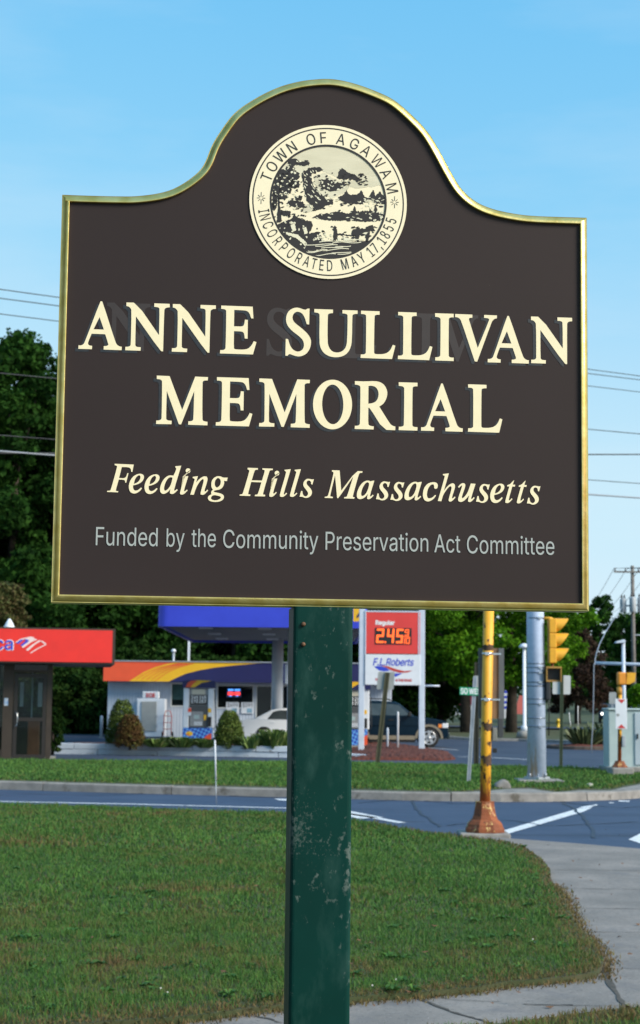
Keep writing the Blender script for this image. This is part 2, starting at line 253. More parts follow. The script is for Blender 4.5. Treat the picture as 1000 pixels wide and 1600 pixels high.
# plain sans capitals, small letters and figures as outlines: character, advance, loops of x y (cap height 509)
SANS = {}
for _l in """$ 447 202 -74 202 583 244 583 244 -74/224 -9 202 -8 182 -6 162 -2 144 3 128 9 112 17 98 26 85 36 74 48 64 60 56 74 49 88 44 103 40 120 38 137 104 137 106 125 109 115 112 105 117 96 123 88 130 80 138 74 147 68 156 63 166 59 224 49 237 50 250 51 263 53 275 56 286 60 296 65 306 71 315 77 323 84 329 92 335 100 340 109 343 119 345 129 346 139 345 149 343 157 341 165 337 172 332 179 296 205 245 222 184 239 160 247 138 256 118 266 101 277 86 289 74 303 64 318 57 335 53 353 52 372 53 389 56 405 60 420 67 434 75 448 85 460 96 471 109 481 122 490 138 498 154 504 171 509 189 513 208 515 227 516 247 515 266 513 283 509 300 504 316 498 331 490 344 481 357 471 367 461 377 449 385 436 392 422 396 408 399 393 401 378 337 378 335 393 330 406 323 418 313 428 302 437 289 445 275 451 259 455 243 458 225 459 212 458 200 457 188 455 178 452 167 448 158 443 149 438 141 432 135 425 129 418 124 411 120 402 117 394 116 385 115 376 116 366 118 356 121 348 125 340 131 334 169 308 212 293 264 279 312 264 359 238 395 198 399 187 403 177 406 165 408 152 408 139 407 122 405 107 400 92 394 77 386 64 377 51 366 39 353 28 339 19 323 11 306 4 288 -2 268 -6 246 -8
, 188 38 -119 68 71 137 71 84 -119
. 188 95 -4 88 -4 81 -2 75 0 69 4 63 9 58 14 54 20 52 27 50 34 50 41 50 48 52 55 54 62 58 68 63 73 69 78 75 82 81 85 88 86 95 87 103 86 110 85 116 82 122 78 128 73 132 68 136 62 139 55 140 48 141 41 140 34 139 27 136 20 132 14 128 9 122 4 116 0 110 -2 103 -4
0 453 227 -7 205 -6 184 -2 165 4 147 13 130 24 115 38 101 53 89 71 78 91 69 113 61 138 55 164 51 192 49 222 48 254 49 286 51 316 55 344 61 370 69 395 78 417 89 437 101 455 115 471 130 484 147 496 165 504 184 511 205 514 227 516 249 514 269 511 288 504 306 496 323 484 338 471 352 455 364 437 375 417 384 395 392 370 398 344 402 316 404 286 405 254 404 222 402 192 398 164 392 138 384 113 375 91 364 71 352 53 339 38 323 24 307 13 289 4 269 -2 249 -6/227 50 241 50 255 53 267 58 279 65 290 74 300 84 309 97 317 111 324 126 330 144 335 163 339 183 342 205 343 229 344 254 343 279 342 303 339 325 335 346 330 365 324 382 317 398 309 412 300 425 290 435 279 444 267 451 255 456 241 459 227 460 212 459 198 456 186 451 174 444 163 435 153 425 144 412 136 398 129 382 123 365 118 346 114 325 111 303 110 279 109 254 110 229 111 205 114 183 118 163 123 144 129 126 136 111 144 97 153 84 163 74 174 65 186 58 198 53 212 50
1 453 76 0 76 55 391 55 391 0/276 509 276 0 212 0 212 448 209 448 86 358 86 427 198 509
2 453 64 0 64 47 234 229 282 282 311 327 320 371 320 382 318 392 316 402 312 410 308 419 302 426 296 433 289 439 282 444 273 449 224 460 212 459 201 458 191 455 181 452 172 447 164 442 156 436 150 429 144 422 139 413 135 404 131 395 129 384 127 373 127 362 66 362 66 380 69 397 73 413 79 428 86 442 95 456 105 468 117 478 129 488 143 496 158 503 174 509 190 512 207 515 225 516 243 515 260 513 276 509 291 503 306 497 319 488 332 479 343 469 352 458 361 445 368 432 374 418 378 403 380 388 381 372 371 318 336 259 267 180 153 60 153 57 389 57 389 0
3 453 218 -7 200 -6 182 -4 165 -1 148 4 133 10 118 17 104 25 92 35 80 46 70 57 62 70 55 84 49 99 46 115 44 132 109 132 111 122 113 112 117 103 121 95 126 87 133 80 140 74 148 68 156 63 165 59 219 50 275 61 285 66 293 71 301 78 308 85 315 93 320 102 324 111 327 122 329 133 329 145 329 156 327 166 324 177 321 187 316 196 310 205 303 213 295 221 285 228 275 234 263 239 249 242 235 245 219 247 201 248 157 248 157 299 288 448 288 452 70 452 70 509 372 509 372 461 211 278 211 289 233 290 254 290 273 287 291 282 308 276 324 268 338 258 350 248 361 236 371 222 379 208 385 193 389 178 392 162 393 145 392 127 389 111 385 95 379 80 370 66 361 53 350 41 337 30 324 21 309 12 292 6 275 0 257 -4 238 -6
4 453 40 105 40 158 247 509 311 509 109 166 109 163 413 163 413 105/282 0 282 121 282 146 282 318 343 318 343 0
5 453 221 -7 203 -6 186 -4 170 0 155 5 140 11 126 19 114 28 102 37 92 48 83 60 75 73 69 86 64 100 61 115 60 130 122 130 124 121 126 113 129 104 133 96 138 89 173 60 221 50 233 50 245 52 256 55 266 59 276 64 285 71 294 78 301 86 308 95 314 104 319 115 323 126 326 137 327 149 328 162 327 175 325 187 323 199 319 210 314 221 307 231 301 240 293 248 284 256 275 262 264 267 254 272 242 275 230 276 218 277 167 268 128 246 67 253 96 509 366 509 366 452 151 452 134 301 136 301 178 325 229 334 243 333 256 332 269 329 282 325 294 321 305 315 316 309 326 302 336 294 345 285 353 276 361 266 368 255 374 243 379 231 383 218 387 205 389 192 390 178 391 163 390 144 387 126 383 108 377 91 369 76 359 61 349 48 337 35 323 25 309 15 293 7 276 1 259 -3 240 -6
6 453 226 -7 208 -6 190 -3 173 1 157 7 142 15 128 24 115 35 104 47 94 60 84 74 77 90 71 107 67 124 64 143 64 162 64 177 66 192 69 207 74 223 80 239 137 340 252 509 322 509 151 261 145 261 165 288 196 307 235 314 253 313 270 311 286 307 302 302 316 295 329 286 341 277 352 266 361 253 370 240 377 225 382 210 386 193 388 176 389 157 388 138 385 121 381 104 375 88 368 73 359 58 348 45 337 34 324 23 310 14 295 7 279 1 262 -3 245 -6/226 48 238 49 249 51 259 54 269 58 279 63 287 69 295 76 302 83 309 92 314 101 319 111 323 122 325 133 327 145 327 157 327 170 325 181 323 193 319 203 314 213 309 223 302 231 295 239 287 246 279 251 269 256 259 260 249 263 238 265 226 265 215 265 204 263 193 260 183 257 174 252 165 246 157 239 150 231 144 223 138 214 133 204 130 193 127 182 125 171 125 158 125 146 127 134 130 123 133 112 138 102 144 92 150 83 157 76 165 69 174 63 183 58 193 54 204 51 215 49
7 453 97 0 323 448 323 452 62 452 62 509 391 509 391 449 165 0
8 453 226 -7 206 -6 187 -4 169 0 152 5 136 11 121 19 107 28 95 38 84 50 74 62 66 75 60 89 55 104 53 119 52 135 52 148 54 160 57 172 60 184 65 195 71 206 77 216 84 225 92 233 101 241 110 248 120 254 131 258 141 262 153 265 153 267 138 272 125 278 113 286 102 296 93 308 85 321 78 335 74 349 71 364 70 380 71 396 74 410 78 424 83 437 90 450 99 462 109 472 120 482 132 490 146 498 160 504 176 509 192 513 209 515 226 516 244 515 261 513 277 509 292 504 306 498 319 490 332 482 343 472 353 462 361 450 369 437 374 424 378 410 381 396 382 380 381 364 378 349 374 335 367 321 359 308 350 296 339 286 327 278 314 272 300 267 300 265 311 262 322 258 332 254 342 248 351 241 360 233 368 225 375 216 382 206 387 195 392 184 396 172 399 160 400 148 401 135 400 119 397 104 393 89 387 75 378 62 369 50 358 38 346 28 332 19 317 11 301 5 284 0 265 -4 246 -6/226 49 240 50 252 51 264 53 275 56 285 60 294 65 303 71 310 77 317 84 323 91 328 100 332 109 334 118 336 128 337 139 336 150 334 160 331 170 327 180 322 189 316 197 309 204 301 211 292 217 283 223 273 227 262 231 250 233 239 235 226 235 214 235 202 233 190 231 179 227 169 223 160 217 151 211 143 204 136 197 130 189 125 180 121 170 118 160 116 150 115 139 116 128 118 118 120 109 124 100 129 91 135 84 142 77 149 71 158 65 167 60 178 56 189 53 201 51 213 50/226 290 274 300 282 305 289 310 296 316 302 323 307 330 311 339 315 347 317 356 319 366 319 376 319 386 317 395 315 404 312 412 308 420 303 427 297 434 290 440 283 445 275 449 226 460 177 449 169 445 162 440 155 434 150 427 145 420 140 412 137 404 135 395 133 386 133 376 133 366 135 356 137 347 140 339 145 330 150 323 156 316 162 310 170 305 178 300
9 453 226 516 245 515 262 512 279 508 295 502 310 494 324 485 337 474 349 462 359 449 368 434 375 419 381 402 386 384 388 366 389 347 388 332 386 317 383 302 378 286 373 270 315 168 200 0 130 0 301 248 307 248 287 221 257 202 218 195 200 195 183 198 167 202 151 207 137 214 124 222 112 232 101 243 91 255 83 269 76 283 71 299 67 316 64 333 64 352 64 370 67 388 71 405 77 421 85 436 94 450 104 463 116 475 128 485 143 494 158 502 174 508 190 512 208 515/226 460 215 460 204 458 193 455 184 451 174 446 165 440 157 433 150 425 144 417 138 407 134 397 130 387 127 375 126 364 125 352 126 339 127 327 130 316 134 306 138 295 144 286 150 278 157 270 165 263 174 257 184 252 193 248 204 246 215 244 226 243 238 244 249 246 259 248 269 252 279 257 287 263 295 270 302 277 309 286 314 295 319 305 323 315 325 327 327 338 327 350 327 363 325 375 323 386 319 397 314 407 309 417 303 425 295 433 287 440 279 446 269 451 259 455 249 458 238 460
A 480 16 0 201 509 276 509 463 0 395 0 287 302 264 372 232 478 245 478 213 371 191 302 85 0/110 142 110 199 370 199 370 142
B 456 60 0 60 509 241 509 261 508 280 506 298 502 314 497 329 491 342 483 354 474 364 464 373 454 381 442 387 429 392 416 395 403 397 389 398 374 398 361 396 350 394 339 391 329 387 320 356 286 315 267 315 262 325 261 334 259 344 255 354 251 363 245 372 239 381 231 389 223 396 214 402 203 408 192 412 179 415 166 417 152 418 136 417 121 415 107 411 93 407 79 400 67 392 55 383 44 372 34 359 26 344 18 328 11 311 6 291 3 270 1 247 0/125 57 245 57 267 58 287 61 304 65 318 72 330 80 339 89 346 100 351 111 354 123 355 137 355 147 353 157 351 166 347 175 342 184 337 192 330 200 323 206 315 213 306 218 296 223 285 226 273 229 261 230 248 231 125 231/125 285 238 285 288 296 297 301 304 306 311 312 318 319 323 326 328 334 331 343 334 352 335 362 336 372 335 385 332 397 328 409 321 419 313 429 302 437 290 443 275 448 259 451 240 452 125 452
C 510 267 -7 242 -6 217 -2 194 5 171 13 150 25 131 39 113 55 97 73 82 93 70 115 59 140 51 166 45 193 41 223 40 254 41 285 45 315 51 343 59 369 70 393 82 415 97 436 113 454 131 470 150 484 171 495 194 504 217 510 242 514 267 516 340 504 354 499 367 494 379 487 391 479 402 471 413 462 423 452 432 442 440 430 448 418 455 406 461 392 466 378 470 364 473 348 408 348 389 395 357 428 315 449 267 456 249 455 231 452 215 447 199 441 184 432 169 422 156 410 145 396 134 381 125 364 117 345 111 325 107 303 104 279 103 254 104 229 107 206 111 184 117 163 125 145 134 127 145 112 157 98 170 87 184 76 199 68 215 61 232 57 249 54 267 53 315 60 357 81 389 114 408 160 473 160 470 145 466 131 461 117 455 103 448 91 440 79 432 67 423 57 413 47 402 38 391 30 379 22 367 15 354 10 341 5 327 0 312 -3 298 -5 283 -6
D 502 219 0 96 0 96 57 215 57 239 58 261 61 282 66 301 72 318 81 333 91 347 103 360 117 370 132 379 149 386 168 392 187 396 209 398 231 399 255 398 279 396 302 392 323 386 342 379 361 370 377 360 392 348 406 335 418 320 428 303 437 285 443 265 448 244 451 221 452 93 452 93 509 225 509 254 507 281 504 307 498 331 489 353 478 373 465 391 450 407 432 421 413 433 391 444 367 451 342 457 315 460 286 462 255 460 224 457 195 451 168 443 142 433 119 421 97 406 77 390 60 371 44 351 31 328 20 303 11 277 5 249 1/125 509 125 0 60 0 60 509
E 419 60 0 60 509 372 509 372 452 125 452 125 286 355 286 355 229 125 229 125 57 375 57 375 0
F 410 60 0 60 509 369 509 369 452 125 452 125 278 346 278 346 221 125 221 125 0
G 520 269 -7 242 -6 217 -2 193 5 171 14 149 25 130 39 112 55 96 73 82 93 69 116 59 140 51 166 45 194 41 223 40 254 41 285 45 315 51 343 59 369 69 393 82 415 96 436 112 454 129 470 149 484 170 495 192 504 215 510 239 514 265 516 281 515 296 514 311 511 326 508 340 504 354 498 367 492 380 485 392 478 403 469 414 460 424 450 433 439 441 428 449 416 456 404 462 391 467 377 471 363 474 349 408 349 387 393 356 427 315 448 265 456 247 455 230 452 214 447 198 441 183 432 169 422 156 410 145 397 134 381 125 364 117 345 111 325 107 303 104 279 103 254 104 229 107 206 111 184 117 163 125 145 134 128 145 112 157 99 170 87 184 76 200 68 216 61 233 57 250 54 269 53 285 54 301 56 317 59 331 65 345 71 357 79 369 88 379 99 388 110 396 123 403 137 408 152 412 168 414 185 415 202 434 199 283 199 283 256 478 256 478 200 477 176 474 152 468 131 461 110 451 91 439 73 426 57 411 43 395 30 377 19 357 10 337 2 315 -3 292 -6
H 517 60 0 60 509 125 509 125 289 392 289 392 509 457 509 457 0 392 0 392 232 125 232 125 0
I 300 31 0 31 57 118 57 118 452 31 452 31 509 269 509 269 452 183 452 183 57 269 57 269 0
L 393 60 0 60 509 125 509 125 57 361 57 361 0
M 628 60 0 60 509 152 509 277 187 287 159 299 123 311 84 322 49 307 49 318 83 330 121 342 158 352 187 476 509 568 509 568 0 504 0 504 291 504 327 505 369 506 413 507 457 513 457 498 409 482 363 467 322 456 291 342 0 286 0 170 291 159 321 145 361 129 408 112 457 119 457 120 416 121 372 122 328 122 291 122 0
N 523 60 0 60 509 136 509 343 183 363 151 388 107 414 55 405 54 401 108 399 157 399 195 399 509 463 509 463 0 387 0 202 290 177 331 148 381 108 452 119 454 122 384 124 328 125 291 125 0
O 533 267 -7 241 -6 217 -2 194 5 171 13 150 25 131 39 113 55 97 73 82 93 70 115 59 140 51 166 45 193 41 223 40 254 41 285 45 315 51 343 59 369 70 393 82 415 97 436 113 454 131 470 150 484 171 495 194 504 217 510 241 514 267 516 293 514 317 510 340 504 363 495 384 484 403 470 421 454 437 436 451 415 464 393 474 369 482 343 488 315 492 285 493 254 492 223 488 193 482 166 474 140 464 115 451 93 437 73 421 55 403 39 384 25 363 13 340 5 317 -2 293 -6/267 53 285 54 302 57 318 61 334 68 349 76 364 86 377 98 388 112 399 127 408 144 416 163 422 183 427 205 429 229 430 254 429 279 427 303 422 325 416 346 408 365 399 382 388 397 377 411 364 423 349 433 334 441 318 447 302 452 285 455 267 456 249 455 232 452 215 447 199 441 184 433 170 422 157 411 145 397 135 381 125 364 117 345 111 325 107 303 104 279 103 254 104 229 107 205 111 183 117 163 125 144 135 127 145 112 157 98 170 86 184 76 199 68 215 61 232 57 249 54
P 445 60 0 60 509 235 509 258 508 279 505 298 501 316 495 332 487 347 478 360 468 371 456 381 444 390 430 397 415 402 399 406 383 408 365 409 348 408 330 406 313 402 296 397 280 390 265 381 251 371 239 360 227 347 216 332 207 316 199 298 193 279 189 258 187 235 186 109 186 109 242 233 242 248 243 262 245 275 247 287 251 297 256 306 262 315 269 322 276 328 284 333 294 337 303 340 314 343 325 344 336 344 348 344 359 343 371 340 382 337 392 333 402 328 411 322 419 315 426 306 433 297 439 286 443 275 447 262 450 248 451 232 452 125 452 125 0
R 449 60 0 60 509 236 509 259 508 280 505 299 501 317 496 333 489 348 480 361 470 372 459 382 447 390 433 397 419 403 403 406 387 409 370 409 352 409 334 406 317 403 301 397 286 390 271 382 258 372 246 361 235 348 226 333 217 317 210 299 205 279 201 258 198 236 198 96 198 96 255 234 255 249 256 263 257 276 259 287 263 298 267 307 272 315 278 322 285 329 292 334 300 338 309 341 319 343 329 345 340 345 352 345 364 343 375 341 386 338 395 334 405 329 413 322 421 315 428 307 434 298 440 287 444 275 448 262 450 248 452 233 452 125 452 125 0/353 0 230 229 303 229 428 0
S 447 224 -9 202 -8 182 -6 162 -2 144 3 128 9 112 17 98 26 85 36 74 48 64 60 56 74 49 88 44 103 40 120 38 137 104 137 106 125 109 115 112 105 117 96 123 88 130 80 138 74 147 68 156 63 166 59 224 49 237 50 250 51 263 53 275 56 286 60 296 65 306 71 315 77 323 84 329 92 335 100 340 109 343 119 345 129 346 139 345 149 343 157 341 165 337 172 332 179 296 205 245 222 184 239 160 247 138 256 118 266 101 277 86 289 74 303 64 318 57 335 53 353 52 372 53 389 56 405 60 420 67 434 75 448 85 460 96 471 109 481 122 490 138 498 154 504 171 509 189 513 208 515 227 516 247 515 266 513 283 509 300 504 316 498 331 490 344 481 357 471 367 461 377 449 385 436 392 422 396 408 399 393 401 378 337 378 335 393 330 406 323 418 313 428 302 437 289 445 275 451 259 455 243 458 225 459 212 458 200 457 188 455 178 452 167 448 158 443 149 438 141 432 135 425 129 418 124 411 120 402 117 394 116 385 115 376 116 366 118 356 121 348 125 340 131 334 169 308 212 293 264 279 312 264 359 238 395 198 399 187 403 177 406 165 408 152 408 139 407 122 405 107 400 92 394 77 386 64 377 51 366 39 353 28 339 19 323 11 306 4 288 -2 268 -6 246 -8
T 449 32 452 32 509 417 509 417 452 257 452 257 0 193 0 193 452
W 686 155 0 16 509 82 509 163 196 175 145 187 94 197 40 189 40 200 94 211 145 224 196 306 509 380 509 462 196 474 145 486 94 497 40 488 40 499 94 510 145 523 196 603 509 670 509 530 0 455 0 368 323 351 391 336 475 350 475 335 395 318 323 230 0
Y 472 203 0 203 208 16 509 91 509 192 344 222 292 250 230 224 230 251 293 280 344 381 509 455 509 268 208 268 0
a 389 160 -9 146 -8 132 -6 119 -4 106 0 94 5 83 11 73 18 63 26 55 35 48 45 41 55 37 67 33 80 31 93 30 108 31 120 32 132 35 143 39 152 43 161 49 169 55 176 62 182 69 188 78 193 125 211 178 220 234 227 265 235 269 238 272 241 274 245 275 249 276 255 276 257 267 297 240 322 196 331 149 322 118 301 100 274 41 291 47 304 53 317 61 328 69 337 79 346 88 354 99 360 110 366 121 371 133 375 194 384 239 379 286 360 294 354 302 347 310 339 316 330 322 320 327 309 331 297 334 283 336 268 337 251 337 0 277 0 277 52 272 52 252 25 215 1/170 45 184 46 196 48 207 50 218 54 228 59 237 64 245 71 252 78 258 85 263 93 268 102 271 111 274 119 275 129 276 138 276 190 259 182 231 176 200 171 175 168 134 159 103 139 99 134 96 128 94 121 92 113 92 105 102 72 130 52
b 424 229 -8 216 -8 204 -6 192 -4 182 -1 172 4 138 31 118 59 112 59 112 0 53 0 53 509 114 509 114 319 118 319 137 346 171 373 181 377 191 380 203 383 215 384 229 384 248 383 265 381 282 376 298 369 313 361 327 350 339 338 351 325 361 309 370 293 377 274 383 255 387 234 389 212 390 189 389 165 387 143 383 122 377 103 370 84 361 68 351 52 340 39 327 27 313 16 298 7 282 1 266 -4 248 -7/220 47 234 48 247 50 258 54 269 59 279 66 289 74 297 83 304 93 310 104 316 117 320 130 324 144 326 158 328 174 328 189 328 205 326 220 324 234 320 248 316 261 311 273 304 284 297 294 289 303 280 311 270 318 259 323 247 327 234 329 220 330 207 329 194 327 182 323 171 318 161 312 152 304 144 296 137 286 130 275 125 263 121 250 117 236 115 221 113 206 113 189 113 173 115 157 117 142 121 128 125 115 131 103 137 92 144 82 152 73 162 65 172 58 183 53 194 50 207 47
c 396 207 -8 187 -7 168 -4 150 1 133 8 117 16 102 27 88 39 76 53 65 68 56 85 48 103 42 123 38 143 35 165 34 187 35 211 38 233 42 253 48 273 56 291 65 308 76 323 88 337 102 349 117 360 133 369 150 376 168 380 187 383 207 384 260 377 305 356 340 322 362 277 303 262 290 289 270 311 242 325 207 330 193 329 179 327 167 323 155 317 145 310 136 302 127 292 120 282 114 271 108 258 104 245 101 231 98 217 97 203 96 187 97 173 98 158 101 144 104 131 108 117 114 105 120 94 127 83 136 74 145 66 155 59 167 53 179 50 193 47 207 46 243 52 271 66 292 89 304 117 363 102 341 56 306 21 261 -1
d 424 195 -8 177 -7 159 -4 142 1 126 7 111 16 98 27 85 39 74 52 63 68 55 84 47 103 42 122 37 143 35 165 34 189 35 212 37 234 42 255 47 274 55 293 64 309 74 325 85 338 98 350 112 361 127 369 143 376 159 381 177 383 196 384 209 384 222 383 233 380 244 377 253 373 287 346 306 319 311 319 311 509 372 509 372 0 313 0 313 59 307 59 287 31 252 4 243 -1 233 -4 221 -6 209 -8/205 47 218 47 230 50 242 53 253 58 263 65 272 73 280 82 288 92 294 103 299 115 304 128 307 142 310 157 311 173 312 189 311 206 310 221 307 236 304 250 300 263 294 275 288 286 281 296 273 304 263 312 253 318 242 323 231 327 218 329 205 330 191 329 178 327 166 323 155 318 145 311 135 303 127 294 120 284 114 273 108 261 104 248 101 234 98 220 97 205 96 189 97 174 98 158 101 144 104 130 109 117 114 104 120 93 128 83 136 74 145 66 155 59 166 54 178 50 191 48
e 404 212 -8 191 -7 170 -4 151 1 133 8 117 16 102 27 88 39 76 53 65 68 56 85 48 103 42 122 38 143 35 164 34 187 35 210 38 231 42 252 48 271 55 290 64 307 75 322 87 336 100 349 115 359 131 368 148 375 166 380 185 383 205 384 266 374 277 369 289 364 299 357 309 349 319 341 328 331 337 321 344 309 351 296 357 282 362 267 366 250 369 233 371 214 371 194 371 169 75 169 75 221 338 221 310 202 309 217 308 231 305 244 302 257 298 269 292 280 286 290 279 299 271 307 263 314 253 320 242 324 231 328 218 329 205 330 192 329 179 327 167 324 156 319 146 313 137 306 129 298 121 290 115 280 109 270 104 259 101 247 98 235 96 223 96 211 96 178 97 161 98 146 101 132 105 118 110 106 117 95 124 85 132 76 141 68 151 61 162 56 173 52 186 49 199 47 212 46 254 53 285 73 306 105 365 91 361 79 356 68 350 58 343 48 335 39 326 31 316 23 306 16 295 10 283 4 270 0 256 -4 242 -6 227 -8
f 254 228 379 228 327 6 327 6 379/81 0 81 432 81 444 83 456 86 467 90 477 96 486 102 494 109 502 117 508 126 514 135 519 187 530 222 527 243 521 227 468 215 472 195 474 184 473 175 472 167 469 160 465 154 460 150 454 146 447 144 438 142 429 142 419 142 0
g 425 207 -151 191 -150 175 -149 160 -147 147 -144 134 -140 82 -110 51 -69 101 -41 122 -66 154 -88 207 -97 225 -96 241 -94 256 -89 270 -83 282 -75 293 -65 301 -53 307 -40 310 -24 311 -6 311 68 306 68 287 41 252 16 243 12 233 9 221 7 209 5 195 5 177 6 160 8 143 13 128 19 113 27 99 36 86 47 74 60 64 74 55 90 48 108 42 126 38 147 35 168 34 191 35 214 37 236 42 256 47 275 55 293 64 310 74 325 86 338 98 350 112 361 127 369 143 376 160 381 178 383 196 384 210 384 222 383 234 380 244 377 253 373 288 346 308 319 313 319 313 379 372 379 372 -9 372 -28 369 -46 364 -62 358 -77 350 -90 341 -102 330 -112 318 -121 305 -129 291 -136 275 -141 259 -145 242 -148 225 -150/205 59 218 60 231 62 243 65 254 69 264 75 273 82 281 90 288 99 294 110 300 121 304 133 308 147 310 161 312 176 312 193 312 208 310 223 308 238 305 251 300 264 295 276 288 286 281 296 273 305 264 312 254 319 243 323 231 327 218 329 205 330 191 329 178 327 166 323 155 318 145 312 136 304 128 295 120 285 114 274 109 262 104 250 101 236 98 222 97 208 96 193 97 177 98 162 101 148 104 135 109 123 114 111 121 101 128 91 136 83 145 76 156 70 167 65 178 62 191 60
h 410 114 227 114 0 53 0 53 509 114 509 114 287 102 287 110 307 119 324 129 339 140 352 152 362 165 370 180 376 195 381 211 384 227 384 242 384 257 382 270 379 283 374 295 369 306 362 316 353 326 344 334 333 341 321 347 307 351 293 354 276 356 259 357 240 357 0 296 0 296 235 295 252 292 268 288 281 281 294 273 304 263 313 252 320 239 325 225 328 210 329 199 329 189 327 179 325 170 322 161 317 152 312 145 306 138 299 132 291 126 283 122 273 118 263 116 252 114 240
i 167 53 0 53 379 114 379 114 0/84 443 77 443 71 445 65 447 59 450 54 455 49 460 46 465 43 471 42 477 41 483 42 490 43 496 46 502 49 507 54 512 59 516 65 519 71 522 77 523 84 524 91 523 97 522 103 519 109 516 114 512 118 507 122 502 124 496 126 490 126 483 126 477 124 471 122 465 118 460 114 455 109 450 103 447 97 445 91 443
k 381 110 137 110 212 121 212 284 379 360 379 184 199 177 199/53 0 53 509 114 509 114 0/294 0 148 186 191 229 372 0
l 189 139 -2 123 -1 108 1 95 6 83 12 74 20 66 30 60 41 56 54 53 68 53 84 53 509 114 509 114 99 120 62 123 59 127 56 133 54 139 52 146 52 160 53 170 54 181 3 162 -1
m 610 53 0 53 379 112 379 112 295 108 295 111 307 115 318 120 328 126 337 132 346 172 376 219 386 235 385 250 382 264 377 276 370 287 361 297 350 305 338 312 325 317 310 321 295 312 295 316 306 320 316 325 326 330 335 337 343 381 375 437 386 450 386 462 384 474 381 486 377 497 372 508 365 517 358 526 349 534 339 541 328 546 316 551 303 554 288 556 272 557 255 557 0 496 0 496 254 495 269 492 283 487 295 481 305 473 313 463 319 453 324 442 328 431 330 419 330 409 330 399 329 390 327 382 324 374 320 345 290 335 247 335 0 274 0 274 260 273 272 271 283 267 293 261 303 253 311 244 318 234 323 224 327 212 330 199 330 158 320 150 316 143 310 137 304 131 297 126 289 121 281 118 271 116 261 114 250 114 238 114 0
n 410 114 227 114 0 53 0 53 379 112 379 112 287 102 287 110 307 119 324 129 339 140 352 152 362 165 370 180 376 195 381 211 384 227 384 242 384 257 382 270 379 283 374 295 369 306 362 316 353 325 344 333 333 341 321 347 307 351 293 354 276 356 259 357 240 357 0 296 0 296 235 295 252 292 268 288 281 281 294 273 304 263 313 252 320 239 325 225 328 210 329 199 329 189 327 179 325 170 322 161 317 152 312 145 306 138 299 132 291 126 283 122 273 118 263 116 252 114 240
o 415 207 -8 187 -7 168 -4 150 1 133 8 117 16 102 27 88 39 76 53 65 68 56 85 48 103 42 123 38 143 35 165 34 187 35 211 38 233 42 253 48 273 56 291 65 308 76 323 88 337 102 349 117 360 133 369 150 376 168 380 187 383 207 384 228 383 247 380 265 376 282 369 299 360 314 349 327 337 339 323 350 308 359 291 367 273 373 253 378 233 380 211 381 187 380 165 378 143 373 123 367 103 359 85 350 68 339 53 327 39 314 27 299 16 282 8 265 1 247 -4 228 -7/207 46 222 47 236 50 248 53 260 59 270 66 280 74 288 83 295 94 302 105 307 117 311 131 315 144 317 158 319 173 319 187 319 202 317 217 315 231 311 245 307 258 302 271 295 282 288 292 280 302 270 310 260 317 248 323 236 327 222 329 207 330 193 329 179 327 167 323 155 317 145 310 136 302 127 292 120 282 114 271 108 258 104 245 101 231 98 217 97 203 96 187 97 173 98 158 101 144 104 131 108 117 114 105 120 94 127 83 136 74 145 66 155 59 167 53 179 50 193 47
r 259 53 0 53 379 112 379 112 321 115 321 120 332 126 342 134 351 142 360 152 367 163 374 175 378 187 382 200 384 213 385 229 384 243 384 243 322 230 324 207 326 196 325 186 324 177 322 168 319 159 315 151 310 144 304 137 298 131 291 126 284 121 275 118 267 116 257 114 247 114 237 114 0
s 365 182 -8 167 -8 152 -6 138 -4 125 -1 112 3 100 9 89 15 79 21 70 29 62 38 54 47 48 58 43 69 39 81 36 94 94 107 98 95 102 84 108 75 116 67 124 60 134 55 144 51 156 48 168 46 181 45 196 46 210 48 223 51 234 56 244 62 253 69 260 77 264 85 267 94 268 103 267 110 266 118 263 124 259 130 254 136 248 141 241 145 232 149 223 152 212 155 149 170 130 175 112 182 97 190 83 198 72 208 63 219 56 231 51 244 48 258 47 274 48 287 50 299 53 310 58 321 65 332 73 341 82 350 92 357 103 364 115 370 128 375 142 379 156 382 171 384 187 384 202 384 216 383 230 380 242 377 254 372 265 367 274 361 283 355 292 347 299 339 324 290 268 277 265 286 261 294 256 301 250 309 243 316 234 322 225 326 214 330 201 332 187 333 174 332 162 330 151 327 140 322 131 317 123 310 117 303 112 295 109 286 109 277 109 269 111 262 114 255 118 249 124 243 172 223 229 209 249 204 267 197 282 190 295 181 306 171 315 161 322 149 327 136 330 122 331 107 330 93 328 81 324 69 319 58 312 47 304 37 295 28 284 20 273 13 260 6 246 1 231 -3 216 -6 199 -8
t 227 204 379 204 327 6 327 6 379/65 471 126 471 126 98 126 88 128 80 130 73 132 66 136 61 141 57 146 54 153 52 161 50 170 50 185 51 202 54 213 2 192 -3 168 -4 150 -3 133 0 117 5 104 12 92 21 82 32 75 45 69 59 66 75 65 93
u 410 182 -5 167 -4 153 -3 140 1 127 5 115 11 104 18 94 26 84 36 76 47 69 59 63 72 59 87 55 103 53 120 53 139 53 379 114 379 114 144 115 127 117 112 122 98 129 86 137 75 147 66 158 59 171 54 185 51 200 50 211 51 221 52 231 54 240 58 249 62 257 67 265 73 272 80 278 88 283 97 288 106 291 117 294 128 296 140 296 153 296 379 357 379 357 0 298 0 298 92 307 92 300 72 291 54 281 39 269 27 257 17 244 9 230 3 215 -2 199 -4
v 389 163 0 17 379 84 379 165 155 187 87 206 21 184 21 203 87 224 155 305 379 371 379 226 0
y 389 47 -139 61 -86 71 -87 104 -89 130 -74 151 -36 163 -1 17 379 84 379 165 155 187 87 206 21 184 21 202 87 224 155 305 379 371 379 204 -58 177 -107 139 -136 91 -145 65 -143""".split('\n'):
    _c, _a, _r = _l.split(' ', 2)
